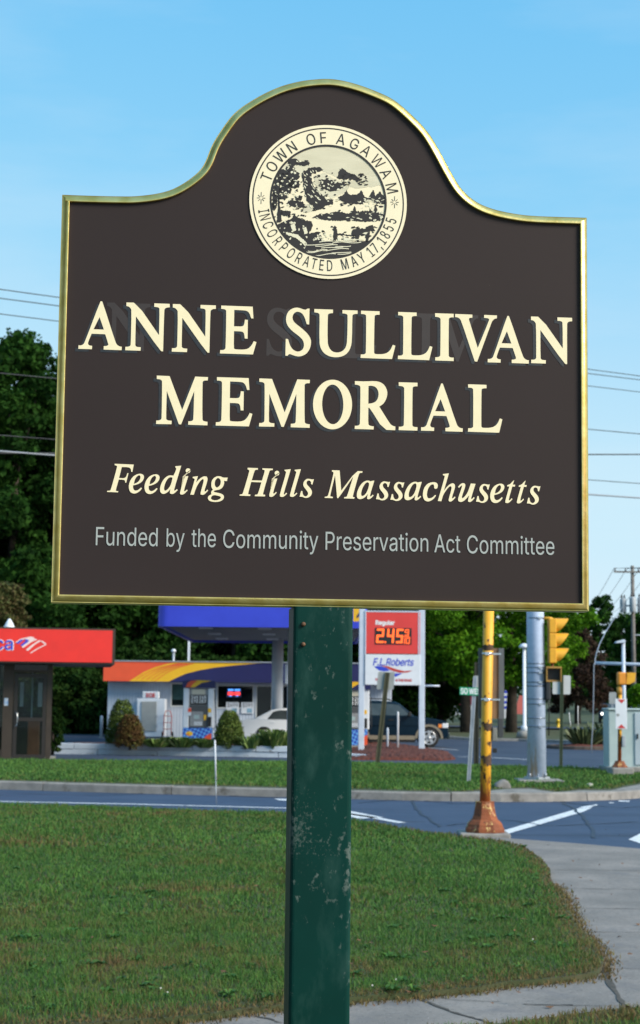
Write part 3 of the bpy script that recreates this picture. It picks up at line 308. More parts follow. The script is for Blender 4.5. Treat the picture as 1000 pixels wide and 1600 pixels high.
    SANS[_c] = (int(_a), [[(int(q[i]), int(q[i + 1])) for i in range(0, len(q), 2)] for q in [list(map(int, t.split())) for t in _r.split('/')]])
from mathutils.geometry import delaunay_2d_cdt
_GC = {}
def sans_glyph(ch):
    """fill a glyph whose contours may overlap: triangulate all of it, keep what the contours wind around"""
    if ch not in _GC:
        loops = SANS[ch][1]; P = []; E = []
        for l in loops:
            o = len(P); P += [Vector(q) for q in l]; E += [(o + i, o + (i + 1) % len(l)) for i in range(len(l))]
        v, _, f, *_r = delaunay_2d_cdt(P, E, [], 0, 1e-4)
        def wind(x, y):
            w_ = 0
            for l in loops:
                for i in range(len(l)):
                    (x0, y0), (x1, y1) = l[i - 1], l[i]
                    if (y0 <= y) != (y1 <= y):
                        if x0 + (y - y0) / (y1 - y0) * (x1 - x0) > x: w_ += 1 if y1 > y0 else -1
            return w_
        F = [t for t in f if wind(sum(v[i].x for i in t) / 3 + 1e-3, sum(v[i].y for i in t) / 3 + 1.3e-3)]
        _GC[ch] = ([(q.x, q.y) for q in v], [tuple(t) for t in F])
    return _GC[ch]
def text_loops(s, shear=0.0, spacing=1.0):
    V, F, x = [], [], 0.0
    for ch in s:
        if ch == ' ': x += 150 * spacing; continue
        gv, gf = sans_glyph(ch); o = len(V)
        V += [((x + a + shear * b) / 1000, b / 1000) for a, b in gv]; F += [tuple(o + i for i in t) for t in gf]
        x += SANS[ch][0] * spacing
    return V, F
CAPH = 0.509
def text_into(mb, s, fit, fn, shear=0.0, spacing=1.0, bold=0.0):
    """fit=(x0,x1,baseline,capheight) in the plane, fn maps plane (a,b) to 3D. bold repeats the glyphs a hair apart"""
    v, f = text_loops(s, shear, spacing)
    xs = [a for a, b in v]; lo, hi = min(xs), max(xs); x0, x1, bl, ch = fit
    kx = (x1 - x0) / (hi - lo); ky = ch / CAPH
    k = 0
    for dx, dy in ([(0, 0)] if not bold else [(-bold, 0), (bold, 0), (0, bold), (0, -bold)]):
        mb.add([fn(x0 + (a - lo) * kx + dx, bl + b * ky + dy, k) if k else fn(x0 + (a - lo) * kx + dx, bl + b * ky + dy) for a, b in v], f, False)
        k += 1
def smooth_loop(pts, n=6, closed=False):
    """Catmull-Rom through the points"""
    P = [Vector((*p, 0)) if len(p) == 2 else Vector(p) for p in pts]; k = len(P); out = []
    rng_ = range(k if closed else k - 1)
    for i in rng_:
        p0 = P[(i - 1) % k] if closed or i else P[i]; p1 = P[i]; p2 = P[(i + 1) % k]
        p3 = P[(i + 2) % k] if closed or i + 2 < k else p2
        for j in range(n):
            t = j / n
            out.append(.5 * ((2 * p1) + (p2 - p0) * t + (2 * p0 - 5 * p1 + 4 * p2 - p3) * t * t + (3 * p1 - p0 - 3 * p2 + p3) * t ** 3))
    if not closed: out.append(P[-1])
    return [(q.x, q.y) for q in out]

# ------------------------------------------------------------------ colours
CREAM = (0.90, 0.83, 0.62)
M_face = mat('sign_brown', (0.031, 0.0215, 0.0212), .6, var=.08, scale=3, spec=.2, detail=8)
layer(M_face, (.30, .28, .24), scale=95, thr=(.775, .79), seedv=3.1)
M_cream = mat('cream_vinyl', (0.92, 0.81, 0.54), .45, var=.04, scale=60)
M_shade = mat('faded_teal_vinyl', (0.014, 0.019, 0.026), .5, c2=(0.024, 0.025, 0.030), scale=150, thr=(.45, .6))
M_greyvinyl = mat('grey_vinyl', (0.40, 0.43, 0.42), .45, var=.05, scale=50)
M_black = mat('black_ink', (0.016, 0.012, 0.011), .5)
M_gold = mat('gold_leaf', (0.82, 0.65, 0.25), .30, metal=.86, c2=(0.66, 0.48, 0.13), scale=35, bump=.03, thr=(.35, .7))
layer(M_gold, (.8, .7, .42), scale=120, thr=(.70, .74), seedv=1.0)
M_post = mat('dark_green_enamel', (0.001, 0.036, 0.029), .45, var=.25, scale=5, spec=.14)
layer(M_post, (0.016, 0.058, 0.049), scale=14, thr=(.52, .72), seedv=4.3, stretch=(1.4, 1.4, .6))
layer(M_post, (0.085, 0.120, 0.108), scale=85, thr=(1.19, 1.29), seedv=1.3, stretch=(1, 1, .7), cluster=(5.5, 1.0))
layer(M_post, (0.060, 0.092, 0.082), scale=170, thr=(1.15, 1.28), seedv=5.3, stretch=(1, 1, .8), cluster=(7, 1.0))
layer(M_post, (0.10, 0.045, 0.018), scale=16, thr=(.72, .75), seedv=8.3)

# ------------------------------------------------------------------ the memorial sign
YAW = R(5.87)
SC = Vector((0.0112, 2.8, EYE + 0.5275))
SX = Vector((math.cos(YAW), math.sin(YAW), 0)); SN = Vector((-math.sin(YAW), math.cos(YAW), 0))
def S(px, py):
    d = ray(px, py); t = (SC - CAM).dot(SN) / d.dot(SN); q = CAM + d * t - SC
    return (q.dot(SX), q.z)
ZC = SC.z
sign = thing('memorial_sign', 'large brown memorial sign with gold edge and cream lettering on a green square post', 'sign', (SC.x, SC.y, 0), YAW)
top_px = [(97, 304), (137, 305.5), (181, 306.5), (212, 306.3), (247, 302), (273.6, 293.6), (300, 277), (317.6, 258.4), (330.8, 227.6), (344, 205.6), (366, 177), (396.8, 155), (432, 137.4), (462.8, 128.2), (491, 124), (520, 123.5),
          (550.8, 129.5), (586, 141.8), (616.8, 157), (647.6, 183.6), (669.6, 207.8), (687, 236), (704.8, 269), (722, 296), (744, 315), (770.8, 326.5), (806, 334), (841, 337.5), (917, 340)]
tp = smooth_loop([S(*p) for p in top_px], 5)
outl = tp + [S(920.5, 955.5), S(79.5, 941.5)]            # clockwise seen from the front
def inset(loop, d):
    n = len(loop); o = []
    for i in range(n):
        a, b, c = Vector(loop[i - 1]), Vector(loop[i]), Vector(loop[(i + 1) % n])
        e1 = (b - a).normalized(); e2 = (c - b).normalized()
        n1 = Vector((e1.y, -e1.x)); n2 = Vector((e2.y, -e2.x)); mm = (n1 + n2); mm = mm / max(1e-6, mm.length_squared) * 2
        o.append(tuple(b + mm * d))
    return o
FWID = 0.0140
mb = MB()
inner = inset(outl, FWID * .6)
mb.prism([(a, b + ZC) for a, b in inner], 0.0, 0.034, 'y')
mb.build('panel', M_face, sign)
mb = MB(); mb.smooth = True
prof = [(1.0, .0005), (1.0, -.0070), (.975, -.0090), (.94, -.0098), (.88, -.0100), (.80, -.0097), (.68, -.0089), (.54, -.0075), (.40, -.0057), (.26, -.0036), (.16, -.0018), (.12, -.0010), (.07, -.0014), (.02, -.0002), (.0, .003), (.0, .010), (-.02, .017), (.0, .024), (.0, .036), (.3, .043), (.6, .043), (1.0, .036), (1.0, .0345)]
rings = [[(a, y * .6 if y < 0 else y, b + ZC) for a, b in inset(outl, FWID * t)] for t, y in prof]
n = len(outl); vs = [q for r in rings for q in r]; fs = []
for i in range(len(rings) - 1):
    for j in range(n): fs.append((i * n + j, i * n + (j + 1) % n, (i + 1) * n + (j + 1) % n, (i + 1) * n + j))
mb.add(vs, fs, True)
fr = mb.build('frame', M_gold, sign)
es = fr.modifiers.new('edges', 'EDGE_SPLIT'); es.split_angle = R(40)

def soft(loop, lim=58):
    """round the shallow corners of a traced outline, keep the sharp ones"""
    n = len(loop); o = []
    for i in range(n):
        a, b, c = Vector(loop[i - 1]), Vector(loop[i]), Vector(loop[(i + 1) % n])
        u, v = b - a, c - b
        if u.length < 1e-9 or v.length < 1e-9: continue
        if abs(u.angle_signed(v)) < R(lim):
            o.append(tuple(b - u * .25)); o.append(tuple(b + v * .25))
        else: o.append(tuple(b))
    return o
def ell(cx, cy, rx, ry, n=28, rot=0):
    return [(cx + rx * math.cos(t) * math.cos(rot) - ry * math.sin(t) * math.sin(rot), cy + rx * math.cos(t) * math.sin(rot) + ry * math.sin(t) * math.cos(rot)) for t in [2 * math.pi * i / n for i in range(n)]]
# serif letters: outlines (outer loop, holes) in pixels of an enlarged view with its own origin and scale
GL = {
 'A': ((110, 460, 5), [[(62,426),(64,398),(80,400),(98,394),(112,376),(233,57),(242,54),(251,57),(352,375),(366,397),(385,408),(402,410),(400,437),(260,432),(261,405),(285,404),(297,395),(294,380),(272,312),(166,308),(138,375),(138,390),(148,400),(170,403),(168,429)], [(228,178),(262,276),(181,273)]]),
 'N': ((110, 460, 5), [[(438,64),(516,66),(692,320),(697,115),(690,104),(676,100),(655,98),(656,71),(776,75),(776,102),(752,104),(738,112),(733,125),(724,446),(704,444),(512,172),(506,395),(511,406),(522,412),(550,414),(548,441),(428,437),(430,410),(455,410),(468,402),(472,390),(478,125),(470,108),(455,95),(438,92)]]),
 'E': ((300, 460, 5), [[(228,88),(474,97),(480,189),(462,188),(450,150),(435,133),(415,126),(330,122),(328,250),(390,252),(403,245),(410,225),(413,198),(436,200),(434,347),(412,346),(408,310),(400,296),(385,290),(328,288),(326,420),(334,430),(400,433),(440,425),(465,400),(482,366),(503,374),(476,470),(218,462),(220,436),(245,436),(258,428),(263,415),(268,135),(264,122),(252,116),(228,114)]]),
 'S': ((300, 460, 5), [[(918,112),(915,236),(896,234),(880,180),(860,148),(830,135),(805,140),(788,160),(783,190),(800,222),(860,268),(905,310),(928,350),(930,388),(918,432),(890,468),(850,485),(815,485),(780,472),(762,466),(752,472),(745,481),(729,479),(732,348),(750,350),(765,400),(785,430),(815,448),(845,446),(868,427),(876,395),(868,360),(840,330),(780,285),(745,245),(733,205),(738,160),(760,125),(795,106),(830,104),(870,118),(888,122),(900,112)]]),
 'U': ((490, 470, 5), [[(5,65),(151,70),(151,97),(130,98),(115,104),(110,115),(108,320),(118,365),(145,398),(185,407),(225,396),(252,365),(262,315),(266,115),(260,106),(245,101),(225,99),(225,73),(343,77),(343,103),(320,104),(305,110),(302,122),(299,310),(290,365),(265,410),(225,435),(180,443),(130,438),(85,415),(55,375),(44,325),(47,112),(42,100),(28,94),(5,91)]]),
 'L': ((490, 470, 5), [[(370,78),(515,83),(515,110),(493,110),(478,115),(475,128),(471,402),(475,414),(490,418),(540,418),(575,408),(600,385),(618,345),(638,352),(612,456),(366,447),(368,420),(392,420),(405,413),(408,402),(411,120),(405,110),(392,105),(370,104)]]),
 'I': ((590, 585, 5), [[(164,62),(311,66),(311,94),(290,94),(276,99),(272,110),(270,395),(274,406),(288,412),(311,413),(310,440),(164,436),(165,410),(188,409),(202,402),(205,390),(208,112),(204,100),(190,93),(165,90)]]),
 'V': ((690, 475, 4.762), [[(100,75),(228,80),(228,103),(208,104),(202,112),(205,125),(268,328),(352,125),(352,112),(342,106),(315,104),(316,82),(411,86),(410,108),(395,110),(380,122),(370,140),(264,430),(246,428),(145,125),(132,108),(118,100),(100,98)]]),
 'M': ((235, 575, 5), [[(50,60),(150,64),(248,328),(350,68),(450,72),(448,98),(425,98),(410,104),(407,118),(405,400),(412,414),(428,419),(446,421),(445,449),(295,444),(296,417),(320,416),(332,410),(336,395),(342,182),(240,441),(222,440),(128,180),(122,395),(127,405),(140,411),(166,413),(165,440),(44,438),(46,411),(70,410),(84,402),(88,390),(92,110),(88,97),(75,89),(50,87)]]),
 'O': ((400, 575, 5), [ell(597.5,286,152.5,194,44), ell(599,285,83,155,40,R(-1))]),
 'R': ((590, 585, 5), [[(-178,53),(-100,56),(-20,52),(25,62),(58,90),(75,130),(75,165),(62,205),(40,235),(12,252),(95,385),(115,402),(138,408),(137,437),(45,433),(-62,262),(-73,262),(-74,385),(-68,398),(-52,404),(-30,407),(-32,431),(-180,427),(-178,402),(-155,402),(-142,394),(-138,382),(-134,105),(-138,92),(-150,84),(-178,80)], [(-72,92),(-50,88),(-15,98),(5,130),(8,165),(-5,205),(-35,225),(-73,230)]]),
 'F': ((160, 715, 5), [[(97,49),(245,55),(234,113),(225,112),(222,86),(205,76),(152,74),(130,160),(172,162),(186,150),(195,122),(204,122),(186,197),(177,195),(178,182),(168,174),(128,172),(104,255),(108,262),(124,263),(122,272),(36,269),(38,260),(58,259),(66,252),(116,72),(112,64),(95,59)]]),
 'e': ((160, 715, 5), [[(205,232),(212,190),(235,152),(265,132),(298,125),(320,134),(327,155),(315,183),(288,204),(255,215),(240,217),(239,236),(246,254),(262,260),(282,252),(302,234),(309,241),(290,265),(262,281),(235,281),(214,266)], [(246,206),(275,195),(294,172),(299,148),(288,137),(268,148),(252,175)]]),
 'd': ((160, 715, 5), [[(570,68),(616,64),(560,248),(562,259),(570,257),(582,246),(588,254),(565,278),(545,287),(528,281),(527,265),(532,246),(508,273),(480,286),(460,280),(449,260),(452,225),(468,185),(495,152),(525,138),(555,142),(578,92),(574,80),(569,76)], [(548,158),(530,152),(510,165),(490,200),(480,240),(485,258),(498,258),(520,238),(538,205)]]),
 'i': ((160, 715, 5), [[(627,150),(671,144),(668,155),(637,254),(640,264),(648,262),(660,250),(666,257),(640,284),(622,291),(607,286),(606,268),(640,166),(627,162)], ell(669,103,19,19,16)]),
 'n': ((160, 715, 5), [[(706,151),(746,145),(740,168),(732,195),(760,165),(790,146),(815,149),(823,168),(815,200),(797,257),(800,266),(808,263),(820,250),(826,258),(800,286),(782,293),(767,288),(767,272),(786,205),(792,180),(788,168),(778,170),(755,195),(732,235),(714,291),(686,290),(722,172),(718,164),(705,161)]]),
 'g': ((160, 715, 5), [[(850,222),(852,185),(870,158),(898,145),(925,147),(940,157),(979,157),(972,185),(950,182),(952,200),(942,230),(920,249),(890,255),(877,257),(868,264),(874,270),(920,279),(945,291),(951,312),(940,332),(910,346),(870,348),(835,339),(822,320),(828,300),(853,286),(848,278),(852,262),(864,250),(855,240)], [(895,236),(880,225),(876,200),(884,172),(902,159),(920,168),(926,190),(918,220)], [(870,292),(850,305),(848,322),(865,334),(895,334),(922,322),(926,308),(910,300)]]),
 'H': ((360, 715, 5), [[(135,80),(215,83),(214,95),(196,96),(188,104),(166,178),(246,180),(268,108),(266,98),(250,95),(250,84),(332,87),(330,98),(312,99),(304,107),(254,280),(256,289),(272,291),(270,304),(190,302),(192,291),(208,289),(216,282),(242,194),(162,191),(138,280),(140,287),(156,289),(154,301),(72,298),(73,289),(90,287),(98,278),(148,108),(146,98),(134,93)]]),
 'l': ((360, 715, 5), [[(423,96),(471,91),(466,110),(416,279),(418,290),(426,286),(436,274),(443,281),(420,304),(402,309),(387,304),(385,288),(436,118),(432,108),(423,105)]]),
 's': ((360, 715, 5), [[(652,169),(640,211),(630,208),(630,190),(615,178),(600,182),(593,198),(600,215),(625,240),(638,265),(634,292),(612,312),(585,317),(562,307),(550,306),(540,306),(552,261),(562,262),(564,285),(575,302),(592,304),(606,292),(606,272),(590,250),(572,228),(567,205),(578,180),(600,165),(622,168),(640,172)]]),
 'Mi': ((500, 725, 5.556), [[(103,54),(170,57),(184,232),(314,61),(369,64),(366,77),(346,78),(336,90),(284,278),(286,287),(300,290),(296,302),(207,299),(209,289),(228,286),(236,276),(288,110),(160,297),(148,297),(130,100),(88,270),(90,282),(112,286),(110,297),(40,295),(41,285),(62,282),(72,270),(118,80),(114,70),(103,67)]]),
 'a': ((500, 725, 5.556), [[(471,145),(432,275),(436,283),(444,280),(458,266),(465,275),(440,300),(420,308),(408,301),(410,280),(416,260),(390,290),(360,305),(335,305),(319,290),(319,255),(332,215),(358,172),(390,148),(420,143),(440,152),(448,147)], [(428,172),(415,158),(395,165),(372,200),(356,245),(358,275),(372,280),(395,262),(415,225)]]),
 'c': ((670, 730, 5.556), [[(-54,240),(-45,185),(-15,145),(25,130),(60,131),(78,148),(76,180),(60,190),(46,182),(46,165),(40,150),(20,150),(-5,180),(-18,225),(-15,262),(0,273),(30,265),(55,240),(62,248),(40,278),(5,298),(-25,297),(-46,278)]]),
 'h': ((670, 730, 5.556), [[(122,60),(173,54),(166,80),(130,205),(165,160),(200,138),(222,145),(228,165),(222,195),(200,260),(203,272),(212,268),(224,255),(231,263),(205,292),(185,301),(171,293),(172,275),(194,200),(198,175),(190,165),(175,170),(150,200),(124,240),(108,296),(77,294),(138,85),(136,74),(122,71)]]),
 'u': ((670, 730, 5.556), [[(252,172),(275,145),(300,137),(316,147),(316,170),(285,256),(288,270),(302,265),(335,225),(364,142),(405,145),(366,266),(369,279),(378,273),(390,260),(397,268),(372,297),(352,305),(339,297),(342,275),(350,244),(315,285),(285,303),(262,301),(252,285),(256,262),(286,175),(288,160),(278,162),(262,180)]]),
 't': ((670, 730, 5.556), [[(740,113),(728,152),(749,153),(746,169),(724,168),(692,279),(696,290),(706,285),(718,270),(725,278),(700,305),(680,314),(663,308),(664,288),(698,168),(679,168),(681,156),(705,148),(722,128)]]),
}
def glyph(ch):
    (ox, oy, k), loops = GL[ch]
    return [[S(ox + x / k, oy + y / k) for x, y in soft(l)] for l in loops]
def zpt(o, x, y): return S(o[0] + x / o[2], o[1] + y / o[2])
C1, C2, C3, C4 = (110, 460, 5), (300, 460, 5), (490, 470, 5), (690, 475, 4.762)
C5, C6, C7 = (235, 575, 5), (400, 575, 5), (590, 585, 5)
I1, I2, I3, I4 = (160, 715, 5), (360, 715, 5), (500, 725, 5.556), (670, 730, 5.556)
# letter, (reference point on the traced letter), (where that point stands)
TITLE = [('A', None), ('N', None), ('N', (C1, 438, 64), (C1, 800, 76)), ('E', None), ('S', None), ('U', None), ('L', None), ('L', (C3, 370, 78), (C3, 660, 88)),
         ('I', (C7, 164, 62), (C3, 948, 98)), ('V', None), ('A', (C1, 242, 54), (C4, 494, 89)), ('N', (C1, 438, 64), (C4, 664, 94)),
         ('M', None), ('E', (C2, 228, 88), (C5, 520, 72)), ('M', (C5, 50, 60), (C6, 26, 82)), ('O', None), ('R', None), ('I', None), ('A', (C1, 242, 54), (C7, 502, 71)), ('L', (C3, 370, 78), (C7, 706, 78))]
PLACE = [('F', None), ('e', None), ('e', (I1, 205, 232), (I1, 327, 236)), ('d', None), ('i', None), ('n', None), ('g', None),
         ('H', None), ('i', (I1, 669, 103), (I2, 364, 122)), ('l', None), ('l', (I2, 471, 91), (I2, 550, 91)), ('s', None),
         ('Mi', None), ('a', None), ('s', (I2, 540, 306), (I3, 485, 306)), ('s', (I2, 540, 306), (I3, 610, 311)), ('a', (I3, 319, 270), (I3, 732, 280)), ('c', None),
         ('h', None), ('u', None), ('s', (I2, 540, 306), (I4, 409, 300)), ('e', (I1, 205, 232), (I4, 530, 258)), ('t', None), ('t', (I4, 740, 113), (I4, 840, 116)), ('s', (I2, 540, 306), (I4, 850, 315))]
def line(mb, spec, y, dx=0, dz=0, limit=99):
    for g in spec[:limit]:
        loops = glyph(g[0]); ox = oz = 0
        if g[1]:
            a, b = zpt(*g[1]), zpt(*g[2]); ox, oz = b[0] - a[0], b[1] - a[1]
        loops = [[(p + ox + dx, q + oz + dz + ZC) for p, q in l] for l in loops]
        tri = tessellate_polygon([[Vector((a, b, 0)) for a, b in l] for l in loops]); fl = [q for l in loops for q in l]
        mb.add([(a, y, b) for a, b in fl], list(tri), False)
UP = MB()
line(UP, TITLE, -.0010); UP.build('title_lettering', M_cream, sign, fixn=False)
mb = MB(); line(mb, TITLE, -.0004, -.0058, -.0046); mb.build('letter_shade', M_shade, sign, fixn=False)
M_ghost = mat('ghost_of_old_letters', (0.0325, 0.0235, 0.0235), .6, var=.1, scale=60)
mb = MB(); line(mb, [TITLE[i] for i in (1, 4, 6, 8, 9)], -.0002, -.034, -.001); gh = mb.build('faded_lettering', M_ghost, sign, fixn=False)
mb = MB(); line(mb, PLACE, -.0010); mb.build('place_lettering', M_cream, sign, fixn=False)
mb = MB()
for wd, x0, x1, yl, yr in [('Funded', 149.5, 246, 852, 853.5), ('by', 260, 288, 854, 854.5), ('the', 299, 337, 854.5, 855), ('Community', 348.5, 497, 856, 858.5), ('Preservation', 508.5, 669, 859, 862), ('Act', 678.5, 719, 863, 863.5), ('Committee', 729.5, 866, 864.5, 867)]:
    a0, b0 = S(x0, yl); a1, b1 = S(x1, yr)
    v, f = text_loops(wd); lo = min(x for x, _ in v); hi = max(x for x, _ in v); ky = .0318 / CAPH * (28.3 / 28.3)
    mb.add([(a0 + (x - lo) / (hi - lo) * (a1 - a0), -.001, ZC + b0 + (b1 - b0) * (x - lo) / (hi - lo) + y * ky) for x, y in v], f, False)
mb.build('funding_lettering', M_greyvinyl, sign, fixn=False)

# --- town seal
q0 = S(513, 315.5); RPX = 1 / ((S(635, 316)[0] - S(389.5, 316)[0]) / 245.5) ; PXM = 1 / RPX
def C(r, n=72, a0=0.0): return [(q0[0] + r * PXM * math.cos(a0 + 2 * math.pi * i / n), q0[1] + ZC + r * PXM * math.sin(a0 + 2 * math.pi * i / n)) for i in range(n)]
def disc(loops, y, M, name, par):
    mb = MB()
    for ls in loops:
        tri = tessellate_polygon([[Vector((a, b, 0)) for a, b in l] for l in ls]); fl = [q for l in ls for q in l]
        mb.add([(a, y, b) for a, b in fl], list(tri), False)
    return mb.build(name, M, par, fixn=False)
M_seal = mat('seal_cream', (0.92, 0.82, 0.58), .45, var=.03, scale=60)
seal = disc([[C(122.8, 96)]], -.0012, M_seal, 'town_seal', sign)
# engraved sky: fine wavy olive lines
M_hatch = mat('engraved_sky', (0.92, 0.82, 0.58), .5)
_t = M_hatch.node_tree; _b = _t.nodes['Principled BSDF']
_tc = _t.nodes.new('ShaderNodeTexCoord'); _w = _t.nodes.new('ShaderNodeTexWave'); _w.wave_type = 'BANDS'; _w.bands_direction = 'Z'
_w.inputs['Scale'].default_value = 190; _w.inputs['Distortion'].default_value = 3.0; _w.inputs['Detail Scale'].default_value = .6
_mp = _t.nodes.new('ShaderNodeMapping'); _mp.inputs['Scale'].default_value = (.18, 1, 1)
_t.links.new(_tc.outputs['Object'], _mp.inputs[0]); _t.links.new(_mp.outputs[0], _w.inputs['Vector'])
_n = _t.nodes.new('ShaderNodeTexNoise'); _n.inputs['Scale'].default_value = 34; _t.links.new(_mp.outputs[0], _n.inputs['Vector'])
_mm = _t.nodes.new('ShaderNodeMath'); _mm.operation = 'SUBTRACT'; _t.links.new(_w.outputs['Fac'], _mm.inputs[0])
_m2 = _t.nodes.new('ShaderNodeMath'); _m2.operation = 'MULTIPLY'; _m2.inputs[1].default_value = 1.15; _t.links.new(_n.outputs['Fac'], _m2.inputs[0]); _t.links.new(_m2.outputs[0], _mm.inputs[1])
_r = _t.nodes.new('ShaderNodeValToRGB'); _r.color_ramp.elements[0].position = -.0; _r.color_ramp.elements[0].color = (0.88, 0.82, 0.62, 1); _r.color_ramp.elements[1].position = .22; _r.color_ramp.elements[1].color = (0.34, 0.31, 0.19, 1)
_t.links.new(_mm.outputs[0], _r.inputs[0]); _t.links.new(_r.outputs[0], _b.inputs['Base Color'])
def E5(x, y): a, b = S(410 + x / 4.762, 220 + y / 4.762); return (a, b + ZC)
def rough(loop, amp=5, sub=3):
    o = []; n = len(loop)
    for i in range(n):
        a, b = loop[i], loop[(i + 1) % n]; L = math.hypot(b[0] - a[0], b[1] - a[1]); k = max(1, int(L / (7 if sub > 2 else 14)))
        for j in range(k):
            t = j / k; o.append((a[0] + (b[0] - a[0]) * t + rnd.uniform(-amp, amp), a[1] + (b[1] - a[1]) * t + rnd.uniform(-amp, amp)))
    return o
hatch = [[(110, 250), (200, 130), (330, 55), (490, 26), (640, 50), (770, 120), (860, 225), (895, 330), (800, 345), (700, 300), (600, 215), (560, 275), (440, 225), (320, 225), (240, 300)],
         [(380, 260), (460, 240), (560, 300), (650, 330), (630, 380), (540, 420), (450, 415), (400, 360)], [(290, 470), (380, 480), (370, 530), (300, 540)], [(620, 300), (740, 300), (790, 345), (700, 360), (630, 335)]]
disc([[[E5(*p) for p in rough(h, 4)]] for h in hatch], -.0014, M_hatch, 'engraved_sky', seal)
dark = [[(60, 760), (120, 690), (90, 640), (150, 605), (215, 585), (238, 545), (262, 572), (300, 590), (368, 602), (372, 640), (348, 692), (432, 678), (440, 745), (522, 748), (600, 752), (700, 750), (800, 740), (900, 690), (850, 800), (740, 880), (490, 905), (250, 870), (120, 800)],
        [(658, 690), (672, 660), (720, 655), (765, 655), (788, 632), (818, 628), (834, 668), (820, 680), (803, 668), (795, 700), (788, 752), (772, 752), (762, 705), (722, 708), (716, 752), (702, 752), (690, 708), (668, 712)],
        [(528, 640), (540, 632), (552, 645), (556, 690), (600, 696), (690, 706), (690, 715), (560, 702), (548, 752), (524, 752), (530, 690)],
        [(370, 572), (430, 545), (500, 540), (560, 528), (640, 545), (668, 530), (688, 485), (706, 540), (740, 528), (780, 522), (818, 540), (842, 478), (864, 540), (906, 550), (890, 590), (840, 602), (740, 604), (640, 592), (560, 598), (460, 590)],
        [(560, 425), (608, 400), (625, 365), (642, 402), (700, 405), (738, 370), (755, 410), (785, 432), (825, 368), (842, 412), (872, 380), (920, 430), (918, 475), (840, 468), (800, 440), (740, 475), (680, 470), (620, 465), (570, 442)],
        [(310, 236), (345, 205), (420, 196), (456, 220), (400, 236), (362, 252), (372, 322), (402, 372), (440, 402), (472, 432), (526, 440), (526, 476), (470, 482), (440, 512), (402, 516), (370, 482), (330, 452), (325, 380), (318, 300), (330, 270)],
        [(415, 290), (480, 288), (560, 312), (632, 330), (600, 348), (560, 372), (500, 382), (440, 352)],
        [(553, 278), (575, 215), (592, 208), (640, 236), (700, 260), (732, 292), (700, 302), (650, 284), (600, 292)],
        [(108, 340), (130, 335), (128, 460), (142, 590), (104, 620), (116, 480)], [(200, 440), (300, 455), (318, 480), (290, 500), (230, 495), (180, 470)], [(290, 240), (302, 235), (318, 330), (330, 420), (318, 420), (304, 330)]]
bl = []
for h in dark: bl.append([[E5(*p) for p in rough(h, 4)]])
lp = []
for cx, cy, rx, ry in [(232, 158, 38, 30), (300, 172, 52, 20), (205, 205, 34, 26), (150, 245, 42, 34), (222, 262, 56, 40), (120, 300, 34, 34), (180, 312, 58, 36), (104, 362, 34, 36), (172, 372, 50, 30), (92, 420, 22, 40), (150, 420, 44, 22), (88, 480, 22, 44), (170, 540, 40, 20), (235, 330, 40, 30), (270, 430, 30, 20)]:
    lp.append([[E5(*p) for p in rough(ell(cx, cy, rx, ry, 10), 7)]])
for i in range(300):
    cx, cy = rnd.choice([(rnd.uniform(70, 330), rnd.uniform(140, 560)), (rnd.uniform(70, 330), rnd.uniform(480, 640)), (rnd.uniform(300, 520), rnd.uniform(230, 520)), (rnd.uniform(520, 900), rnd.uniform(400, 600)), (rnd.uniform(380, 860), rnd.uniform(640, 740)), (rnd.uniform(540, 780), rnd.uniform(250, 330))])
    if (cx - 490) ** 2 + (cy - 452) ** 2 > 415 ** 2: continue
    lp.append([[E5(*p) for p in rough(ell(cx, cy, rnd.uniform(5, 17), rnd.uniform(3, 7), 7, rnd.uniform(-.5, .5)), 2.5)]])
disc(bl, -.0016, M_black, 'engraved_land', seal); disc(lp, -.00175, M_black, 'engraved_tree', seal)
light = []
for i in range(150):
    cx, cy = rnd.choice([(rnd.uniform(75, 290), rnd.uniform(150, 520)), (rnd.uniform(75, 280), rnd.uniform(230, 420)), (rnd.uniform(720, 890), rnd.uniform(430, 600)), (rnd.uniform(380, 520), rnd.uniform(690, 740)), (rnd.uniform(400, 620), rnd.uniform(280, 370)), (rnd.uniform(110, 340), rnd.uniform(600, 800))])
    light.append([[E5(*p) for p in rough(ell(cx, cy, rnd.uniform(4, 11), rnd.uniform(3, 8), 7, rnd.uniform(0, 3)), 2.5)]])
for i in range(70):
    cx, cy = rnd.choice([(rnd.uniform(310, 400), rnd.uniform(215, 420)), (rnd.uniform(340, 520), rnd.uniform(380, 500)), (rnd.uniform(540, 900), rnd.uniform(420, 470)), (rnd.uniform(400, 880), rnd.uniform(545, 590))])
    light.append([[E5(*p) for p in rough(ell(cx, cy, rnd.uniform(6, 16), rnd.uniform(2, 4.5), 7, rnd.uniform(.5, 1.1) if cx < 480 else rnd.uniform(-.3, .3)), 2)]])
light += [[[E5(*p) for p in rough(q, 3)]] for q in ([(210, 600), (240, 610), (250, 670), (225, 675), (210, 640)], [(170, 680), (260, 700), (330, 760), (320, 790), (260, 730), (180, 700)], [(300, 650), (325, 640), (335, 690), (310, 695)], [(560, 705), (585, 750), (560, 752)], [(600, 720), (685, 735), (650, 750), (610, 745)], [(735, 690), (790, 680), (770, 700)])]
for i in range(15):
    y = 745 + i * 7.5; x = rnd.uniform(300, 560); L = rnd.uniform(120, 260); a = rnd.uniform(-6, 6)
    if i in (3, 8): continue
    light.append([[E5(x + L * t, y + a * math.sin(t * 6) - 8 * t) for t in [k / 8 for k in range(9)]] + [E5(x + L * t, y + 5.5 + a * math.sin(t * 6) - 8 * t) for t in [k / 8 for k in range(8, -1, -1)]]])
disc(light, -.0019, mat('engraved_light', (0.78, 0.74, 0.55), .5), 'engraved_print', seal)
disc([[C(123, 96), C(91, 90)]], -.0022, M_seal, 'seal_ring', seal)
